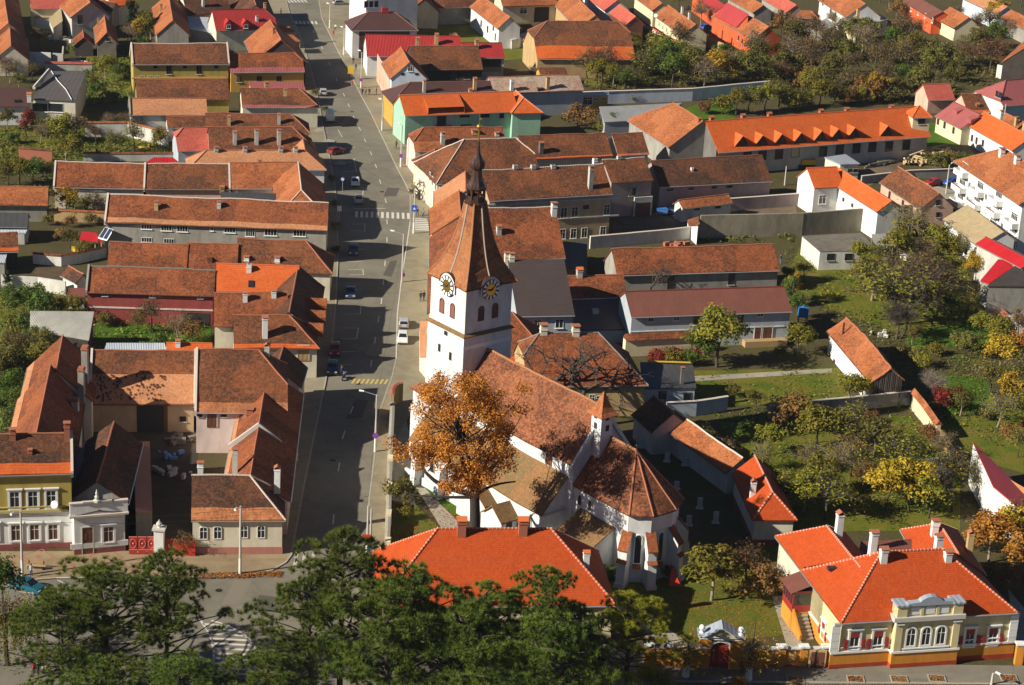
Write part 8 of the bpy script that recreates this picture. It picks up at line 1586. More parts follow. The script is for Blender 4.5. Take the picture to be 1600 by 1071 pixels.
cover('fallen_leaves', [(940, 880), (1240, 845), (1255, 1000), (1100, 1005), (1000, 1000), (945, 930)], 2600, 'leaf_orange', .06, .16, 7, .03); cover('fallen_leaves', [(612, 770), (735, 770), (735, 850), (612, 850)], 1800, 'leaf_orange', .06, .15, 8, .03); cover('fallen_leaves', [(985, 1066), (1600, 1068), (1600, 1075), (985, 1075)], 2500, 'leaf_yellow', .06, .16, 9, .03, .02); cover('fallen_leaves', [(255, 899), (440, 894), (440, 903), (310, 906), (260, 905)], 1300, 'leaf_orange', .07, .16, 10, .02, .14)
cover('weeds', [(1085, 345), (1240, 365), (1240, 380), (1100, 380), (1070, 372)], 900, 'weed', .15, .4, 12, .5); cover('ivy', [(1020, 548), (1100, 545), (1100, 560), (1010, 565)], 1500, 'leaf_red', .12, .25, 13, 1.4)
# ------------------------------------------------------------------ vehicles
def car_protos():
    out = {}
    def profile_body(name, prof, glassprof, W, wheelx, wr, van=False):
        body = MB(); n = len(prof); hw = W / 2
        def ring(y, k): return [(x, y, z if z < .7 else z) for x, z in prof]
        # side profile swept across the width, tucked in towards the roof
        secs = []
        for t in (-1, -.86, .86, 1):
            s_ = []
            for x, z in prof:
                tuck = max(0, (z - .8)) * .22; y = t * (hw - (tuck if abs(t) > .9 else tuck)); dz = -.05 if abs(t) == 1 and z > .5 else 0; s_.append((x * (1 if abs(t) < 1 else .985), y, z + dz))
            secs.append(s_)
        for a, b in zip(secs, secs[1:]):
            for i in range(n):
                j = (i + 1) % n; body.poly([a[i], a[j], b[j], b[i]])
        body.poly(list(reversed(secs[0]))); body.poly(secs[-1])
        glass = MB()
        for (x0, z0), (x1, z1) in glassprof['ends']:
            t0, t1 = max(0, z0 - .8) * .22, max(0, z1 - .8) * .22; d = Vector((z1 - z0, 0, -(x1 - x0))).normalized() * .015; d = -d if d.z < 0 else d
            glass.poly([(x0 + d.x, -hw * .84 + t0, z0 + d.z), (x0 + d.x, hw * .84 - t0, z0 + d.z), (x1 + d.x, hw * .8 - t1, z1 + d.z), (x1 + d.x, -hw * .8 + t1, z1 + d.z)])
        for sg in (-1, 1):
            for poly_ in glassprof['sides']: glass.poly([(x, sg * (hw - max(0, z - .8) * .22 + .012), z) for x, z in poly_])
        wheel = MB(); wheel.tube((0, -.1, 0), (0, .1, 0), wr, wr, 16); rim = MB(); rim.tube((0, -.11, 0), (0, .11, 0), wr * .62, wr * .62, 12)
        hl = MB(); hl.box(-.03, .03, -.2, .2, -.08, .08); bp = MB(); bp.box(-.06, .06, -hw * .93, hw * .93, -.1, .1)
        return dict(body=body.mesh('body', 'white_paint'), glass=glass.mesh('window', 'glass', fix=False), wheel=wheel.mesh('wheel', 'rubber'), rim=rim.mesh('rim', 'rim_metal'), hl=hl.mesh('headlight', 'white_paint'), tl=hl.mesh('tail_light', 'red_sign'), bp=bp.mesh('bumper', plain('bumper_dark', (.06, .06, .065))), wx=wheelx, wr=wr, hw=hw, L=(min(p[0] for p in prof), max(p[0] for p in prof)))
    out['hatch'] = profile_body('hatch', [(-1.9, .3), (-1.95, .65), (-1.85, .95), (-1.5, 1.42), (-1.1, 1.48), (.1, 1.46), (.85, .98), (1.75, .82), (1.95, .6), (1.93, .3)], {'ends': [((-1.83, .99), (-1.53, 1.38)), ((.79, 1.01), (.16, 1.42))], 'sides': [[(-1.55, .98), (-1.35, 1.36), (-.5, 1.38), (-.5, .96)], [(-.42, .96), (-.42, 1.38), (.05, 1.36), (.62, .98)]]}, 1.68, (-1.2, 1.25), .31)
    out['sedan'] = profile_body('sedan', [(-2.15, .3), (-2.2, .7), (-2.1, .95), (-1.45, 1.0), (-.95, 1.4), (-.2, 1.45), (.25, 1.42), (1.0, .97), (2.0, .82), (2.2, .6), (2.15, .3)], {'ends': [((-1.4, 1.03), (-.98, 1.38)), ((.94, 1.0), (.3, 1.39))], 'sides': [[(-1.2, .99), (-.85, 1.35), (-.25, 1.38), (-.25, .97)], [(-.17, .97), (-.17, 1.38), (.2, 1.36), (.8, .98)]]}, 1.72, (-1.3, 1.35), .31)
    out['van'] = profile_body('van', [(-2.6, .35), (-2.65, .9), (-2.6, 2.2), (-2.45, 2.3), (1.0, 2.3), (1.35, 2.2), (1.95, 1.3), (2.55, 1.05), (2.65, .7), (2.62, .35)], {'ends': [((1.92, 1.35), (1.4, 2.12))], 'sides': [[(.45, 1.3), (.45, 2.0), (1.2, 2.0), (1.65, 1.3)]]}, 1.95, (-1.7, 1.75), .36, True)
    return out
CARS = car_protos()
def car(u, v, head, paint, label, kind='hatch', toward=None):
    """head: pixel the nose points to"""
    c = CARS[kind]; P_ = G(u, v); q = G(*head); a = math.atan2(q.y - P_.y, q.x - P_.x); r = empty('parked_car' if kind != 'van' else 'parked_van', P_, a); tag(r, label, 'car' if kind != 'van' else 'van', 'cars parked along the streets'); mt = plain('paint_' + '_'.join('%03d' % int(x * 1000) for x in paint), paint, .25)
    b = link(bpy.data.objects.new('body', c['body']), r); set_mat(b, mt); link(bpy.data.objects.new('window', c['glass']), r)
    for x in c['wx']:
        for sg in (-1, 1):
            w = link(bpy.data.objects.new('wheel', c['wheel']), r); w.location = (x, sg * (c['hw'] - .09), c['wr']); link(bpy.data.objects.new('rim', c['rim']), w)
    for sg in (-1, 1):
        o = link(bpy.data.objects.new('headlight', c['hl']), r); o.location = (c['L'][1] - .04, sg * c['hw'] * .68, .66); o = link(bpy.data.objects.new('tail_light', c['tl']), r); o.location = (c['L'][0] + .02, sg * c['hw'] * .72, .78)
    for x in (c['L'][1] - .05, c['L'][0] + .05):
        o = link(bpy.data.objects.new('bumper', c['bp']), r); o.location = (x, 0, .42)
    return r
SILV, WHT, DRED, NAVY, TEAL, BLU, RED = (.42, .43, .44), (.75, .75, .74), (.25, .015, .015), (.03, .06, .13), (.01, .10, .14), (.02, .08, .4), (.45, .02, .02)
car(631, 510, (634, 470), SILV, 'silver car parked by the church tower kerb', 'hatch'); car(629, 534, (628, 580), WHT, 'white hatchback parked right behind the silver car', 'hatch')
car(555, 289, (557, 330), WHT, 'upper white sedan of two on the parking bays', 'sedan'); car(560, 316, (555, 270), SILV, 'light grey sedan just below the white sedan', 'sedan')
car(516, 188, (512, 150), WHT, 'white van with blue windscreen parked on the bays', 'van'); car(505, 148, (503, 120), SILV, 'grey car parked above the white van', 'hatch'); car(525, 240, (560, 232), DRED, 'dark red car parked diagonally on the upper bays', 'hatch')
car(552, 396, (553, 430), NAVY, 'upper dark blue car in the street shade', 'hatch'); car(547, 462, (548, 490), NAVY, 'lower dark blue car in the street shade', 'sedan'); car(523, 552, (520, 590), DRED, 'red car in shade by the tall chimney house', 'hatch'); car(519, 581, (516, 610), NAVY, 'dark car parked behind the shaded red car', 'hatch')
car(44, 922, (110, 942), TEAL, 'teal car parked on the square below the town house', 'sedan'); car(1485, 289, (1440, 296), BLU, 'bright blue car on the lane by apartment block', 'hatch'); car(1456, 290, (1420, 296), RED, 'small red car half hidden on the lane', 'hatch'); car(531, 8, (580, 6), SILV, 'grey car by the white block at the crossroads', 'hatch'); car(1104, 46, (1120, 44), BLU, 'blue car in the far yard of the red houses', 'hatch'); car(1594, 388, (1620, 420), NAVY, 'dark blue car beside the apartment block front', 'hatch')
def excavator():
    r = empty('excavator', G(1258, 262), R(190)); tag(r, 'yellow excavator with raised boom in the barracks yard', 'excavator')
    for sg in (-1, 1): MB().box(-1.8, 1.8, sg * 1.1 - .28, sg * 1.1 + .28, 0, .8).build('track', 'rubber', r)
    MB().box(-1.9, 1.2, -1.2, 1.2, .9, 2.0).build('body', 'yellow_paint', r); MB().box(.1, 1.4, -1.15, -.05, 2.0, 3.2).build('cab', 'yellow_paint', r); MB().box(.2, 1.42, -1.17, -.03, 2.2, 3.0).build('window', 'glass', r)
    m_ = MB(); m_.tube((1.1, .3, 1.8), (3.2, .3, 4.6), .3, .25, 6); m_.tube((3.2, .3, 4.6), (5.0, .3, 2.6), .25, .18, 6); m_.build('boom', 'yellow_paint', r); MB().box(4.7, 5.6, -.2, .8, 1.8, 2.7).build('bucket', 'iron', r)
excavator()
# timber pile
trn = random.Random(9); lm = MB(); lm.tube((-2.2, 0, 0), (2.2, 0, 0), .2, .16, 8); LOG = lm.mesh('log', 'peeled_log')
def log(P_, a, tilt, s, grp, lb, mt=None):
    o = bpy.data.objects.new('log', LOG); COL.objects.link(o); o.location = P_; o.rotation_euler = (0, tilt, a); o.scale = (s, s ** .5, s ** .5); tag(o, lb, 'log', grp)
    if mt: set_mat(o, mt)
for k in range(52):
    u, v = trn.uniform(1420, 1478), trn.uniform(240, 258); log(G(u, v) + Vector((0, 0, .2 + trn.random() ** 2 * 2.4)), trn.uniform(-.5, .9), trn.uniform(-.3, .3), trn.uniform(.7, 1.2), 'pale logs heaped by the stair tower', 'pale peeled log in the heap beside the stair tower')
for k in range(16):
    u = 1412 + k * 2.6; log(G(u, 254 + (k % 3)) + Vector((0, 0, .25 + .34 * (k % 3))), 1.35 + trn.uniform(-.1, .1), 0, 1.0, 'stacked round logs', 'round log stacked end-on in front of the heap')
for k in range(12): log(G(1345 + k * 2, 250 + (k % 3) * 2) + Vector((0, 0, .15 + .2 * (k % 3))), .1 + trn.uniform(-.1, .1), 0, 1.2, 'beams lying along the barracks', 'long beam lying in the yard before the barracks windows')
for k in range(14): log(G(1362 + k * 2.6, 262 - k * .6) + Vector((0, 0, .2 + .25 * (k % 3))), .55 + trn.uniform(-.15, .15), 0, .9, 'grey old timbers', 'weathered grey timber on the pile by the pink house', 'weathered_plank')
# ------------------------------------------------------------------ poles, signs, street furniture
def lamp(u, v, vt, label, arm=(-1.6, 0), white=True, head=True):
    P_ = G(u, v); z = height_at(P_, vt); r = empty('street_lamp', P_); tag(r, label, 'street lamp', 'concrete street lamps')
    MB().lathe([(.17, 0), (.15, z * .4), (.11, z)], 10).build('pole', 'concrete_pole', r)
    if white: MB().lathe([(.185, 0), (.175, 2.2)], 10).build('painted_base', 'limewash', r)
    if head:
        m_ = MB(); m_.tube((0, 0, z - .1), (arm[0], arm[1], z + .3), .05, .04, 6); m_.build('arm', 'galvanised', r); m_ = MB(); d = Vector((arm[0], arm[1], 0)).normalized(); m_.tube(Vector((arm[0], arm[1], z + .3)) - d * .1, Vector((arm[0], arm[1], z + .33)) + d * .6, .12, .16, 8); m_.build('lamp_head', 'white_paint', r)
    return r, z
def sign(P_, z, shape, mats, label, r=.35, pole=False, face=None):
    a = face if face is not None else math.pi; o = empty('road_sign', P_, 0); tag(o, label, 'sign')
    if pole: MB().tube((0, 0, 0), (0, 0, z + r), .04, .04, 6).build('post', 'galvanised', o)
    m_ = MB()
    if shape == 'disc': m_.tube((0, -.2, z), (0, -.24, z), r, r, 18)
    else: m_.box(-r, r, -.24, -.2, z - r * shape, z + r * shape)
    m_.build('plate', mats[0], o)
    if len(mats) > 1:
        m_ = MB()
        if shape == 'disc': m_.tube((0, -.24, z), (0, -.255, z), r * .72, r * .72, 16)
        elif mats[1] == 'white_paint': m_.poly([(-r * .5, -.25, z - r * .5), (r * .5, -.25, z - r * .5), (0, -.25, z + r * .45)])
        m_.build('symbol', mats[1], o, fix=False)
        if shape == 'disc':
            m_ = MB(); m_.faces([(-r * .6, -.26, z - r * .45), (-r * .45, -.26, z - r * .6), (r * .6, -.26, z + r * .45), (r * .45, -.26, z + r * .6)], [(0, 1, 2, 3)]); m_.build('bar', mats[0], o, fix=False)
    return o
lamp(35, 901, 799, 'lamp post on the square before the town house', (-.5, -1.2)); lamp(375, 898, 791, 'lamp post on the square before the corner house', (-.3, -1.3))
lamp(586, 707, 617, 'lamp post at the churchyard wall with purple sign', (-1.9, .3)); lamp(628, 442, 366, 'curved lamp post by the second purple sign', (-1.7, .4), False); lamp(646, 366, 297, 'lamp post by the zebra crossing with blue sign', (-.4, -.4), True, False); lamp(626, 262, 196, 'lamp post by the mint house corner', (-.4, .2)); lamp(597, 205, 158, 'lamp post across from white van', (-.4, .2)); lamp(564, 138, 82, 'lamp post in front of pink street facade', (-.4, .2)); lamp(537, 87, 45, 'lamp post by the red metal house corner', (-.4, .2)); lamp(515, 45, 8, 'lamp post near the far crossroads', (-.4, .2)); lamp(1478, 303, 258, 'lamp post on the lane by apartment block', (.5, .4), False); lamp(573, 873, 790, 'first of the paired poles at the lower street end', (-.6, .2), True, False); lamp(578, 873, 795, 'second of the paired poles at the lower street end', (.6, .2), True, False); lamp(1226, 290, 260, 'thin wooden pole beside orange L-shaped house', (0, .3), False, False); lamp(1566, 207, 163, 'white pole by the dusty red house', (0, .3), True, False); lamp(1549, 1071, 1052, 'small street lamp on the villa pavement', (.3, -.4), False)
pu = MATS['purple_sign']
sign(G(586, 707), 2.6, 'disc', ['purple_sign', 'blue_sign'], 'purple rimmed no-parking sign low on churchyard lamp', .42); sign(G(629, 441), 1.4, 'disc', ['purple_sign', 'blue_sign'], 'purple rimmed no-parking sign beside the curved lamp', .42); sign(G(626, 262), 2.5, 'disc', ['purple_sign', 'blue_sign'], 'purple rimmed no-parking sign on mint house lamp', .42); sign(G(564, 138), 2.0, 'disc', ['purple_sign', 'blue_sign'], 'purple rimmed no-parking sign by the pink street facade', .4)
sign(G(646, 366), 5.0, 1.25, ['blue_sign', 'white_paint'], 'blue pedestrian crossing sign on zebra lamp post', .48); sign(G(572, 873), 3.0, .9, ['red_sign'], 'orange red panel on the paired poles', .5); sign(G(579, 873), 1.3, 1.0, ['blue_sign', 'white_paint'], 'blue pedestrian sign on the second paired pole', .45); sign(G(530, 345), 2.4, 1.3, ['white_paint'], 'white board sign by the shaded street planting', .4, True); sign(G(535, 300), 2.6, 'disc', ['blue_sign', 'white_paint'], 'round blue sign by the white sedan bays', .4, True); sign(G(548, 125), 2.4, 1.3, ['yellow_paint', 'blue_sign'], 'yellow and blue poster column by brown hip house', .7, True)
def wire(a, za, b, zb_, label, sag_=.8, r=.018):
    A_, B_ = G(*a) + Vector((0, 0, za)), G(*b) + Vector((0, 0, zb_)); m_ = MB(); last = A_
    for k in range(1, 13):
        t = k / 12; q = A_.lerp(B_, t); q.z -= sag_ * 4 * t * (1 - t); m_.tube(last - A_, q - A_, r, r, 4, caps=False); last = q
    o = m_.build('cable', 'iron', loc=A_, fix=False); tag(o, label, 'cable', 'overhead cables')
wire((35, 901), 8.4, (375, 898), 8.9, 'overhead cable between the two lamp posts on the square'); wire((375, 898), 8.9, (573, 873), 8.6, 'overhead cable from corner house lamp to paired poles'); wire((35, 901), 7.6, (375, 898), 8.0, 'lower overhead cable along the square'); wire((573, 873), 8.6, (586, 707), 8.4, 'overhead cable along the churchyard wall'); wire((586, 707), 8.4, (628, 442), 7.8, 'overhead cable past the church tower'); wire((646, 366), 7.5, (530, 290), 7.0, 'overhead cable crossing the street at the zebra'); wire((35, 901), 8.4, (-60, 900), 8.4, 'overhead cable leaving the square westwards')
# square: bench, planter, red gate
r = empty('bench', G(56, 889, .13)); tag(r, 'wooden park bench on the square', 'bench')
for k in range(3): MB().box(-1.2, 1.2, -.28 + k * .18, -.14 + k * .18, .44, .48).build('slat', 'timber', r)
for k in range(2): MB().box(-1.2, 1.2, .3, .34, .62 + k * .17, .75 + k * .17).build('slat', 'timber', r)
for x in (-.9, .9): MB().box(x - .05, x + .05, -.28, .3, 0, .44).build('leg', 'iron', r); MB().box(x - .04, x + .04, .26, .3, .44, .95).build('back_support', 'iron', r)
r = empty('planter', G(159, 899, .13)); tag(r, 'white planter trough with flowers on the square', 'planter'); m_ = MB(); m_.faces([(-.75, -.32, .12), (.75, -.32, .12), (.75, .32, .12), (-.75, .32, .12), (-.85, -.42, .62), (.85, -.42, .62), (.85, .42, .62), (-.85, .42, .62)], [(0, 1, 5, 4), (1, 2, 6, 5), (2, 3, 7, 6), (3, 0, 4, 7), (4, 5, 6, 7)]); m_.build('trough', 'white_paint', r)
for x in (-.5, .5): MB().box(x - .1, x + .1, -.3, .3, 0, .12).build('foot', 'white_paint', r)
m_ = MB(); rn = random.Random(2)
for _ in range(160): leaf(m_, Vector((rn.uniform(-.75, .75), rn.uniform(-.35, .35), .62 + rn.random() * .2)), Vector((rn.gauss(0, 1), rn.gauss(0, 1), 1)).normalized(), .09, rn.random(), rn)
o = m_.build('flowers', 'leaf_russet', r, fix=False)
A_, B_ = G(201, 868), G(244, 868); r = empty('courtyard_gate', A_, math.atan2((B_ - A_).y, (B_ - A_).x)); tag(r, 'red iron gate with oval ornaments beside white house', 'gate'); L_ = (B_ - A_).length
for k in range(3):
    x0, x1 = L_ * k / 3 + .05, L_ * (k + 1) / 3 - .05; MB().box(x0, x1, -.05, .0, .2, 2.6).build('gate_leaf', 'red_gate', r); m_ = MB(); xm = (x0 + x1) / 2
    for q in range(16):
        t0, t1 = q * math.pi / 8, (q + 1) * math.pi / 8; m_.tube((xm + .38 * math.cos(t0), -.08, 1.65 + .62 * math.sin(t0)), (xm + .38 * math.cos(t1), -.08, 1.65 + .62 * math.sin(t1)), .03, .03, 4)
    m_.tube((x0, -.07, .8), (x1, -.07, .8), .03, .03, 4); m_.tube((x0, -.07, 2.55), (x1, -.07, 2.55), .035, .035, 4); m_.lathe([(.02, -.1), (.1, 0), (.02, .1)], 8, (xm, -.08, 1.65)); m_.build('ornament', plain('gate_gold', (.6, .38, .3), .5), r)
r = empty('gate_pillar', G(249, 868)); tag(r, 'white gate pillar with carved urn beside the red gate', 'pillar'); MB().box(-.6, .6, -.5, .5, .6, 3.6).build('shaft', 'white', r); MB().box(-.65, .65, -.55, .55, 0, .6).build('base', 'plinth_dark', r); MB().box(-.8, .8, -.7, .7, 3.6, 3.85).build('cap', 'stone_trim', r); MB().lathe([(.25, 0), (.15, .15), (.38, .4), (.36, .6), (.1, .85), (.02, 1.1)], 10).build('urn', 'stone_trim', r, (0, 0, 3.85))
A_ = G(258, 868); r = empty('red_fence', A_); tag(r, 'low red panel fence between gate pillar and corner house', 'fence')
for k in range(4): MB().box(k * .95, k * .95 + .9, -.05, .0, .1, 2.3).build('panel', 'red_gate', r)
zone('by the corner house wall', 'bush at the corner house', [(287, 868, 3.6, 'r', .9)])
# tree pits in the villa pavement
for u, v, lb in ((1337, 1062, 'westmost'), (1405, 1062, 'second'), (1464, 1061, 'third'), (1576, 1060, 'eastmost'), (1243, 1063, 'gate-side')):
    P_ = G(u, v, .12); r = empty('tree_pit', P_); tag(r, lb + ' leaf filled tree pit in the villa pavement', 'tree pit'); MB().box(-1.0, 1.0, -.8, -.68, 0, .1).build('edging', 'kerb_stone', r)
    for q in ((-1.0, 1.0, .68, .8), (-1.0, -.88, -.68, .68), (.88, 1.0, -.68, .68)): MB().box(*q, 0, .1).build('edging', 'kerb_stone', r)
    m_ = MB()
    for _ in range(170): leaf(m_, Vector((rn.uniform(-.9, .9), rn.uniform(-.66, .66), .02 + rn.random() * .12)), Vector((rn.gauss(0, .6), rn.gauss(0, .6), 1)).normalized(), .1, rn.random(), rn)
    m_.build('leaves', 'leaf_orange', r, fix=False)
# garden odds and ends
r = empty('fence', G(1545, 485)); tag(r, 'timber post fence below the unfinished red roofed house', 'fence'); P0 = G(1503, 455); r.location = P0; P1 = G(1560, 490); d = P1 - P0
for k in range(8):
    q = d * (k / 7); MB().box(-.07, .07, -.07, .07, 0, 2.2).build('post', 'timber', r, q)
for z in (.7, 1.5):
    m_ = MB(); m_.tube((0, 0, z), (d.x, d.y, z), .05, .05, 5); m_.build('rail', 'timber', r)
for k, (u, v) in enumerate(((1249, 492), (1250, 506))):
    pass
r = empty('water_tank', G(1253, 505)); tag(r, 'blue plastic tank on stand beside the rust roof house', 'tank'); MB().box(-.8, .8, -.8, .8, 1.2, 2.9).build('tank', 'blue_plastic', r); [MB().box(x - .06, x + .06, y - .06, y + .06, 0, 1.2).build('leg', 'iron', r) for x in (-.7, .7) for y in (-.7, .7)]; MB().lathe([(.3, 2.9), (.3, 3.05)], 10).build('lid', 'blue_plastic', r)
for k, (u, v, c_) in enumerate(((1034, 336, 'westmost'), (1050, 335, 'middle'), (1063, 336, 'dark'))):
    r = empty('waste_container', G(u, v)); tag(r, c_ + ' waste container in the yard by the lodge', 'container', 'yard containers'); m_ = MB(); m_.faces([(-.9, -.6, .2), (.9, -.6, .2), (.9, .6, .2), (-.9, .6, .2), (-1.1, -.75, 1.3), (1.1, -.75, 1.3), (1.1, .75, 1.3), (-1.1, .75, 1.3)], [(0, 1, 5, 4), (1, 2, 6, 5), (2, 3, 7, 6), (3, 0, 4, 7), (3, 2, 1, 0), (4, 5, 6, 7)]); m_.build('bin', 'tarpaulin' if k < 2 else 'iron', r); MB().box(-1.12, 1.12, -.78, .78, 1.3, 1.4).build('lid', 'iron' if k else 'blue_plastic', r)
def junk(u, v, label, mt, s, n, seed, cat='pile'):
    rn_ = random.Random(seed); r = empty('junk_pile', G(u, v)); tag(r, label, cat); m_ = MB()
    for _ in range(n): x, y = rn_.gauss(0, s), rn_.gauss(0, s * .7); w_ = rn_.uniform(.2, .7); m_.box(x - w_, x + w_, y - w_ * .5, y + w_ * .5, 0, rn_.uniform(.15, .9), rn_.uniform(0, 3))
    o = m_.build('scrap', mt, r); o['kind'] = 'stuff'
junk(285, 690, 'stack of planks and boards in the shaded courtyard', 'weathered_plank', 1.4, 14, 1); junk(262, 715, 'blue tarpaulin heap in the shaded courtyard', 'tarpaulin', .9, 7, 2); junk(268, 742, 'pale rubbish heap at the back of red gate yard', 'grey_paint', 1.3, 9, 3); junk(1058, 384, 'rusty scrap heap behind the long barn ridge', 'cap_tile', 1.0, 14, 4); junk(118, 100, 'rubble heap by the ruined huts', 'stone_trim', 2.0, 24, 5); junk(95, 60, 'heap of masonry rubble under the big orange slope', 'whitewash', 2.2, 26, 6); junk(1420, 402, 'scattered white rubble in the middle orchard', 'whitewash', 1.6, 12, 7); junk(1385, 527, 'white boxes beside the plank gabled cottage', 'whitewash', 1.0, 5, 8); junk(120, 393, 'yellow and blue garden junk by the canopy', 'yellow_paint', .7, 4, 9); junk(232, 228, 'yellow and red playground things behind white wall', 'yellow_paint', 1.2, 6, 10)
for u, v, h, lb in ((1000, 700, 1.3, 'first'), (1042, 722, 1.4, 'second'), (1070, 728, 1.2, 'third'), (1093, 795, 1.6, 'fourth'), (1076, 822, 1.5, 'fifth'), (1118, 818, 1.7, 'sixth'), (1057, 765, 1.2, 'seventh')):
    r = empty('gravestone', G(u, v)); tag(r, lb + ' pale gravestone from the church wall in shade', 'gravestone', 'gravestones of the churchyard'); MB().box(-.35, .35, -.12, .12, .2, h).build('slab', 'stone_trim', r); MB().box(-.5, .5, -.3, .3, 0, .2).build('foot', 'stone_trim', r)
r = empty('tent', G(1054, 912)); tag(r, 'small red pointed shelter by the apse corner', 'shelter'); m_ = MB(); m_.faces([(-.8, -.8, 0), (.8, -.8, 0), (.8, .8, 0), (-.8, .8, 0), (-.5, 0, 2.4)], [(0, 1, 4), (1, 2, 4), (2, 3, 4), (3, 0, 4)]); m_.build('cover', 'red_sign', r)
for u, v, s, lb in ((498, 203, 1.0, 'upper'), (513, 221, 1.2, 'middle'), (530, 255, 1.2, 'lower')):
    o = flat('street_bed', [(u - 8 * s, v), (u, v - 3 * s), (u + 9 * s, v - 1), (u + 8 * s, v + 2.5 * s), (u - 4 * s, v + 3 * s)], .16, 'path_concrete')
# ------------------------------------------------------------------ people
def person_mesh(pose):
    me = bpy.data.meshes.new('person'); s = pose
    J = [(0, 0, .95), (0, 0, 1.15), (0, 0, 1.38), (0, 0, 1.5), (0, .02, 1.60), (0, .02, 1.74)]
    E_ = [(0, 1), (1, 2), (2, 3), (3, 4), (4, 5)]; Rr = [.15, .13, .15, .055, .09, .085]
    def add(p, par, r): J.append(p); Rr.append(r); E_.append((par, len(J) - 1)); return len(J) - 1
    for sg in (-1, 1):
        h = add((sg * .1, 0, .88), 0, .095); k = add((sg * .11, s * sg * .16 + .02, .5), h, .065); a = add((sg * .11, s * sg * .26 - .04, .09), k, .042); add((sg * .12, s * sg * .26 + .14, .035), a, .04)
        sh = add((sg * .19, 0, 1.40), 2, .06); e = add((sg * .25, -s * sg * .10, 1.13), sh, .043); w = add((sg * .24, -s * sg * .2 + .08, .90), e, .033); add((sg * .235, -s * sg * .23 + .12, .80), w, .036)
    me.from_pydata(J, E_, []); o = bpy.data.objects.new('p', me); COL.objects.link(o); md = o.modifiers.new('s', 'SKIN'); o.modifiers.new('b', 'SUBSURF').levels = 1
    for i, v in enumerate(me.skin_vertices[0].data): v.radius = (Rr[i], Rr[i]); v.use_root = i == 0
    dg = bpy.context.evaluated_depsgraph_get(); out = bpy.data.meshes.new_from_object(o.evaluated_get(dg)); bpy.data.objects.remove(o)
    for mt in ('grey_paint', 'iron', 'skin'): out.materials.append(MATS[mt])
    for f in out.polygons:
        z = f.center.z; f.material_index = 2 if (z > 1.5 or (abs(f.center.x) > .17 and z < .9 and z > .7)) else (1 if z < .93 and abs(f.center.x) < .2 else 0); f.use_smooth = True
    return out
PM = [person_mesh(1.0), person_mesh(.25)]
hm_ = MB(); hm_.lathe([(.02, .16), (.075, .13), (.10, .06), (.1, -.02), (.085, -.06)], 10); HAIR = hm_.mesh('hair', 'hair', True)
def person(u, v, a, top, legs, label, walk=True, z=.0, s=1.0):
    r = empty('person', G(u, v, z), a); tag(r, label, 'person', 'people in the streets'); b = link(bpy.data.objects.new('body', PM[0 if walk else 1]), r)
    set_mat(b, plain('cloth_' + '_'.join('%03d' % int(x * 1000) for x in top), top, .9), 0); set_mat(b, plain('cloth_' + '_'.join('%03d' % int(x * 1000) for x in legs), legs, .9), 1); h = link(bpy.data.objects.new('hair', HAIR), r); h.location = (0, -.01, 1.70); r.scale = (s, s, s); return r
BK, DB, GY, WT, RD, PK = (.02, .02, .022), (.03, .04, .09), (.2, .2, .21), (.7, .7, .7), (.4, .03, .03), (.5, .25, .22)
person(657, 471, .2, BK, DB, 'first of the couple in dark coats below the crossing', z=.13); person(662, 470, .2, BK, BK, 'second of the couple in dark coats below the crossing', z=.13); person(652, 338, 2.8, BK, DB, 'dark clothed walker at the zebra lamp', z=.13); person(661, 341, 3.0, GY, BK, 'walker in grey jacket at the zebra lamp', z=.13); person(619, 232, .2, (.15, .08, .05), BK, 'person in brown jacket by mint house lamp', z=.13)
person(566, 149, .1, BK, BK, 'first of three standing by the ochre street facade', False, z=.13); person(571, 149, .2, GY, DB, 'second of three standing by the ochre street facade', False, z=.13); person(577, 149, -.2, BK, BK, 'third of three standing by the ochre street facade', False, z=.13); person(588, 148, 1.4, DB, BK, 'person leaning by the ochre street facade wall', False, z=.13); person(550, 136, 2.9, RD, PK, 'person in red stepping off the kerb'); person(552, 100, 3.1, BK, BK, 'upper dark walker by the pink street facade', z=.13); person(556, 110, 3.1, DB, BK, 'lower dark walker by the pink street facade', z=.13); person(521, 57, .0, RD, RD, 'person in red near brown hip house', z=.13); person(524, 48, .0, WT, BK, 'person in white near brown hip house', z=.13); person(439, 24, 1.5, BK, BK, 'lone walker at the far zebra crossing')
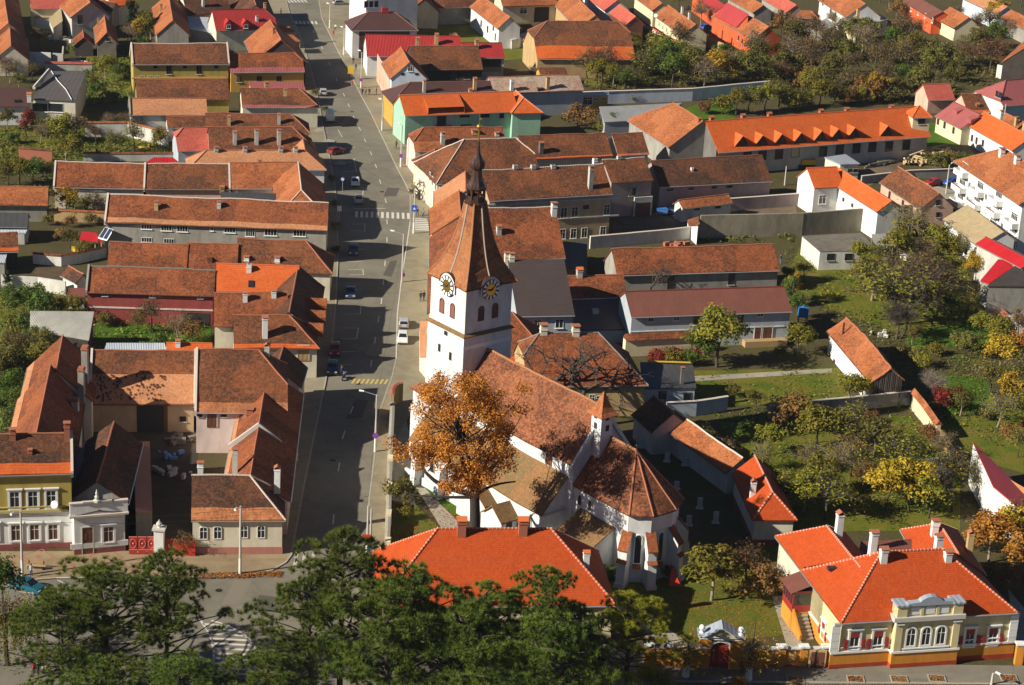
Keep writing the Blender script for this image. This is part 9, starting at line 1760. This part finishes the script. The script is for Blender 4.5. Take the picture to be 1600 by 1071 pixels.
person(49, 902, .4, (.55, .6, .68), DB, 'person in pale jacket beside square lamp post', z=.13); person(1157, 1050, 1.2, RD, BK, 'person in red top walking by the street wall', z=.12); person(1164, 1051, 1.2, BK, DB, 'dark clothed person walking by the lopped tree', z=.12); person(1219, 412, .5, (.05, .09, .1), GY, 'person working in the grass beside the long barn'); person(60, 1056, .5, BK, BK, 'dark clothed person on the shaded footpath', True); person(68, 1056, .4, WT, GY, 'person in white top on the shaded footpath', True); person(53, 1055, .5, RD, BK, 'person in red jacket on the shaded footpath', True)
def motorbike():
    r = empty('motorcycle', G(537, 593), R(80)); tag(r, 'motorcycle stopped by the yellow zebra bars', 'motorcycle')
    for x in (-.7, .7):
        o = MB().tube((0, -.06, 0), (0, .06, 0), .31, .31, 16).build('wheel', 'rubber', r, (x, 0, .31)); MB().tube((0, -.065, 0), (0, .065, 0), .2, .2, 12).build('rim', 'rim_metal', o)
    MB().box(-.4, .35, -.14, .14, .35, .75).build('engine', 'iron', r); MB().box(-.65, .1, -.14, .14, .75, .86).build('seat', 'matt_black', r); MB().lathe([(.05, 0), (.2, .1), (.18, .25), (.03, .3)], 10).build('tank', 'tarpaulin', r, (.25, 0, .72)); m_ = MB(); m_.tube((.7, 0, .31), (.5, 0, 1.0), .04, .04, 6); m_.tube((.5, -.35, 1.02), (.5, .35, 1.02), .025, .025, 6); m_.build('handlebar', 'galvanised', r)
motorbike(); person(534, 588, .2, DB, BK, 'rider in dark blue beside the motorcycle', False); 
# thin autumn air over the town
hm2 = MB(); hm2.box(-1000, 1000, -80, 1650, -1.5, 126); hz = hm2.build('haze', newmat('haze')[0]); hz.data.materials[0].node_tree.nodes.clear(); ht = hz.data.materials[0].node_tree
hv = nd(ht, 'ShaderNodeVolumePrincipled', {'Color': (.85, .9, 1, 1), 'Density': 0.00004, 'Anisotropy': .2}); ho = ht.nodes.new('ShaderNodeOutputMaterial'); ht.links.new(hv.outputs[0], ho.inputs['Volume']); tag(hz, kind='stuff')
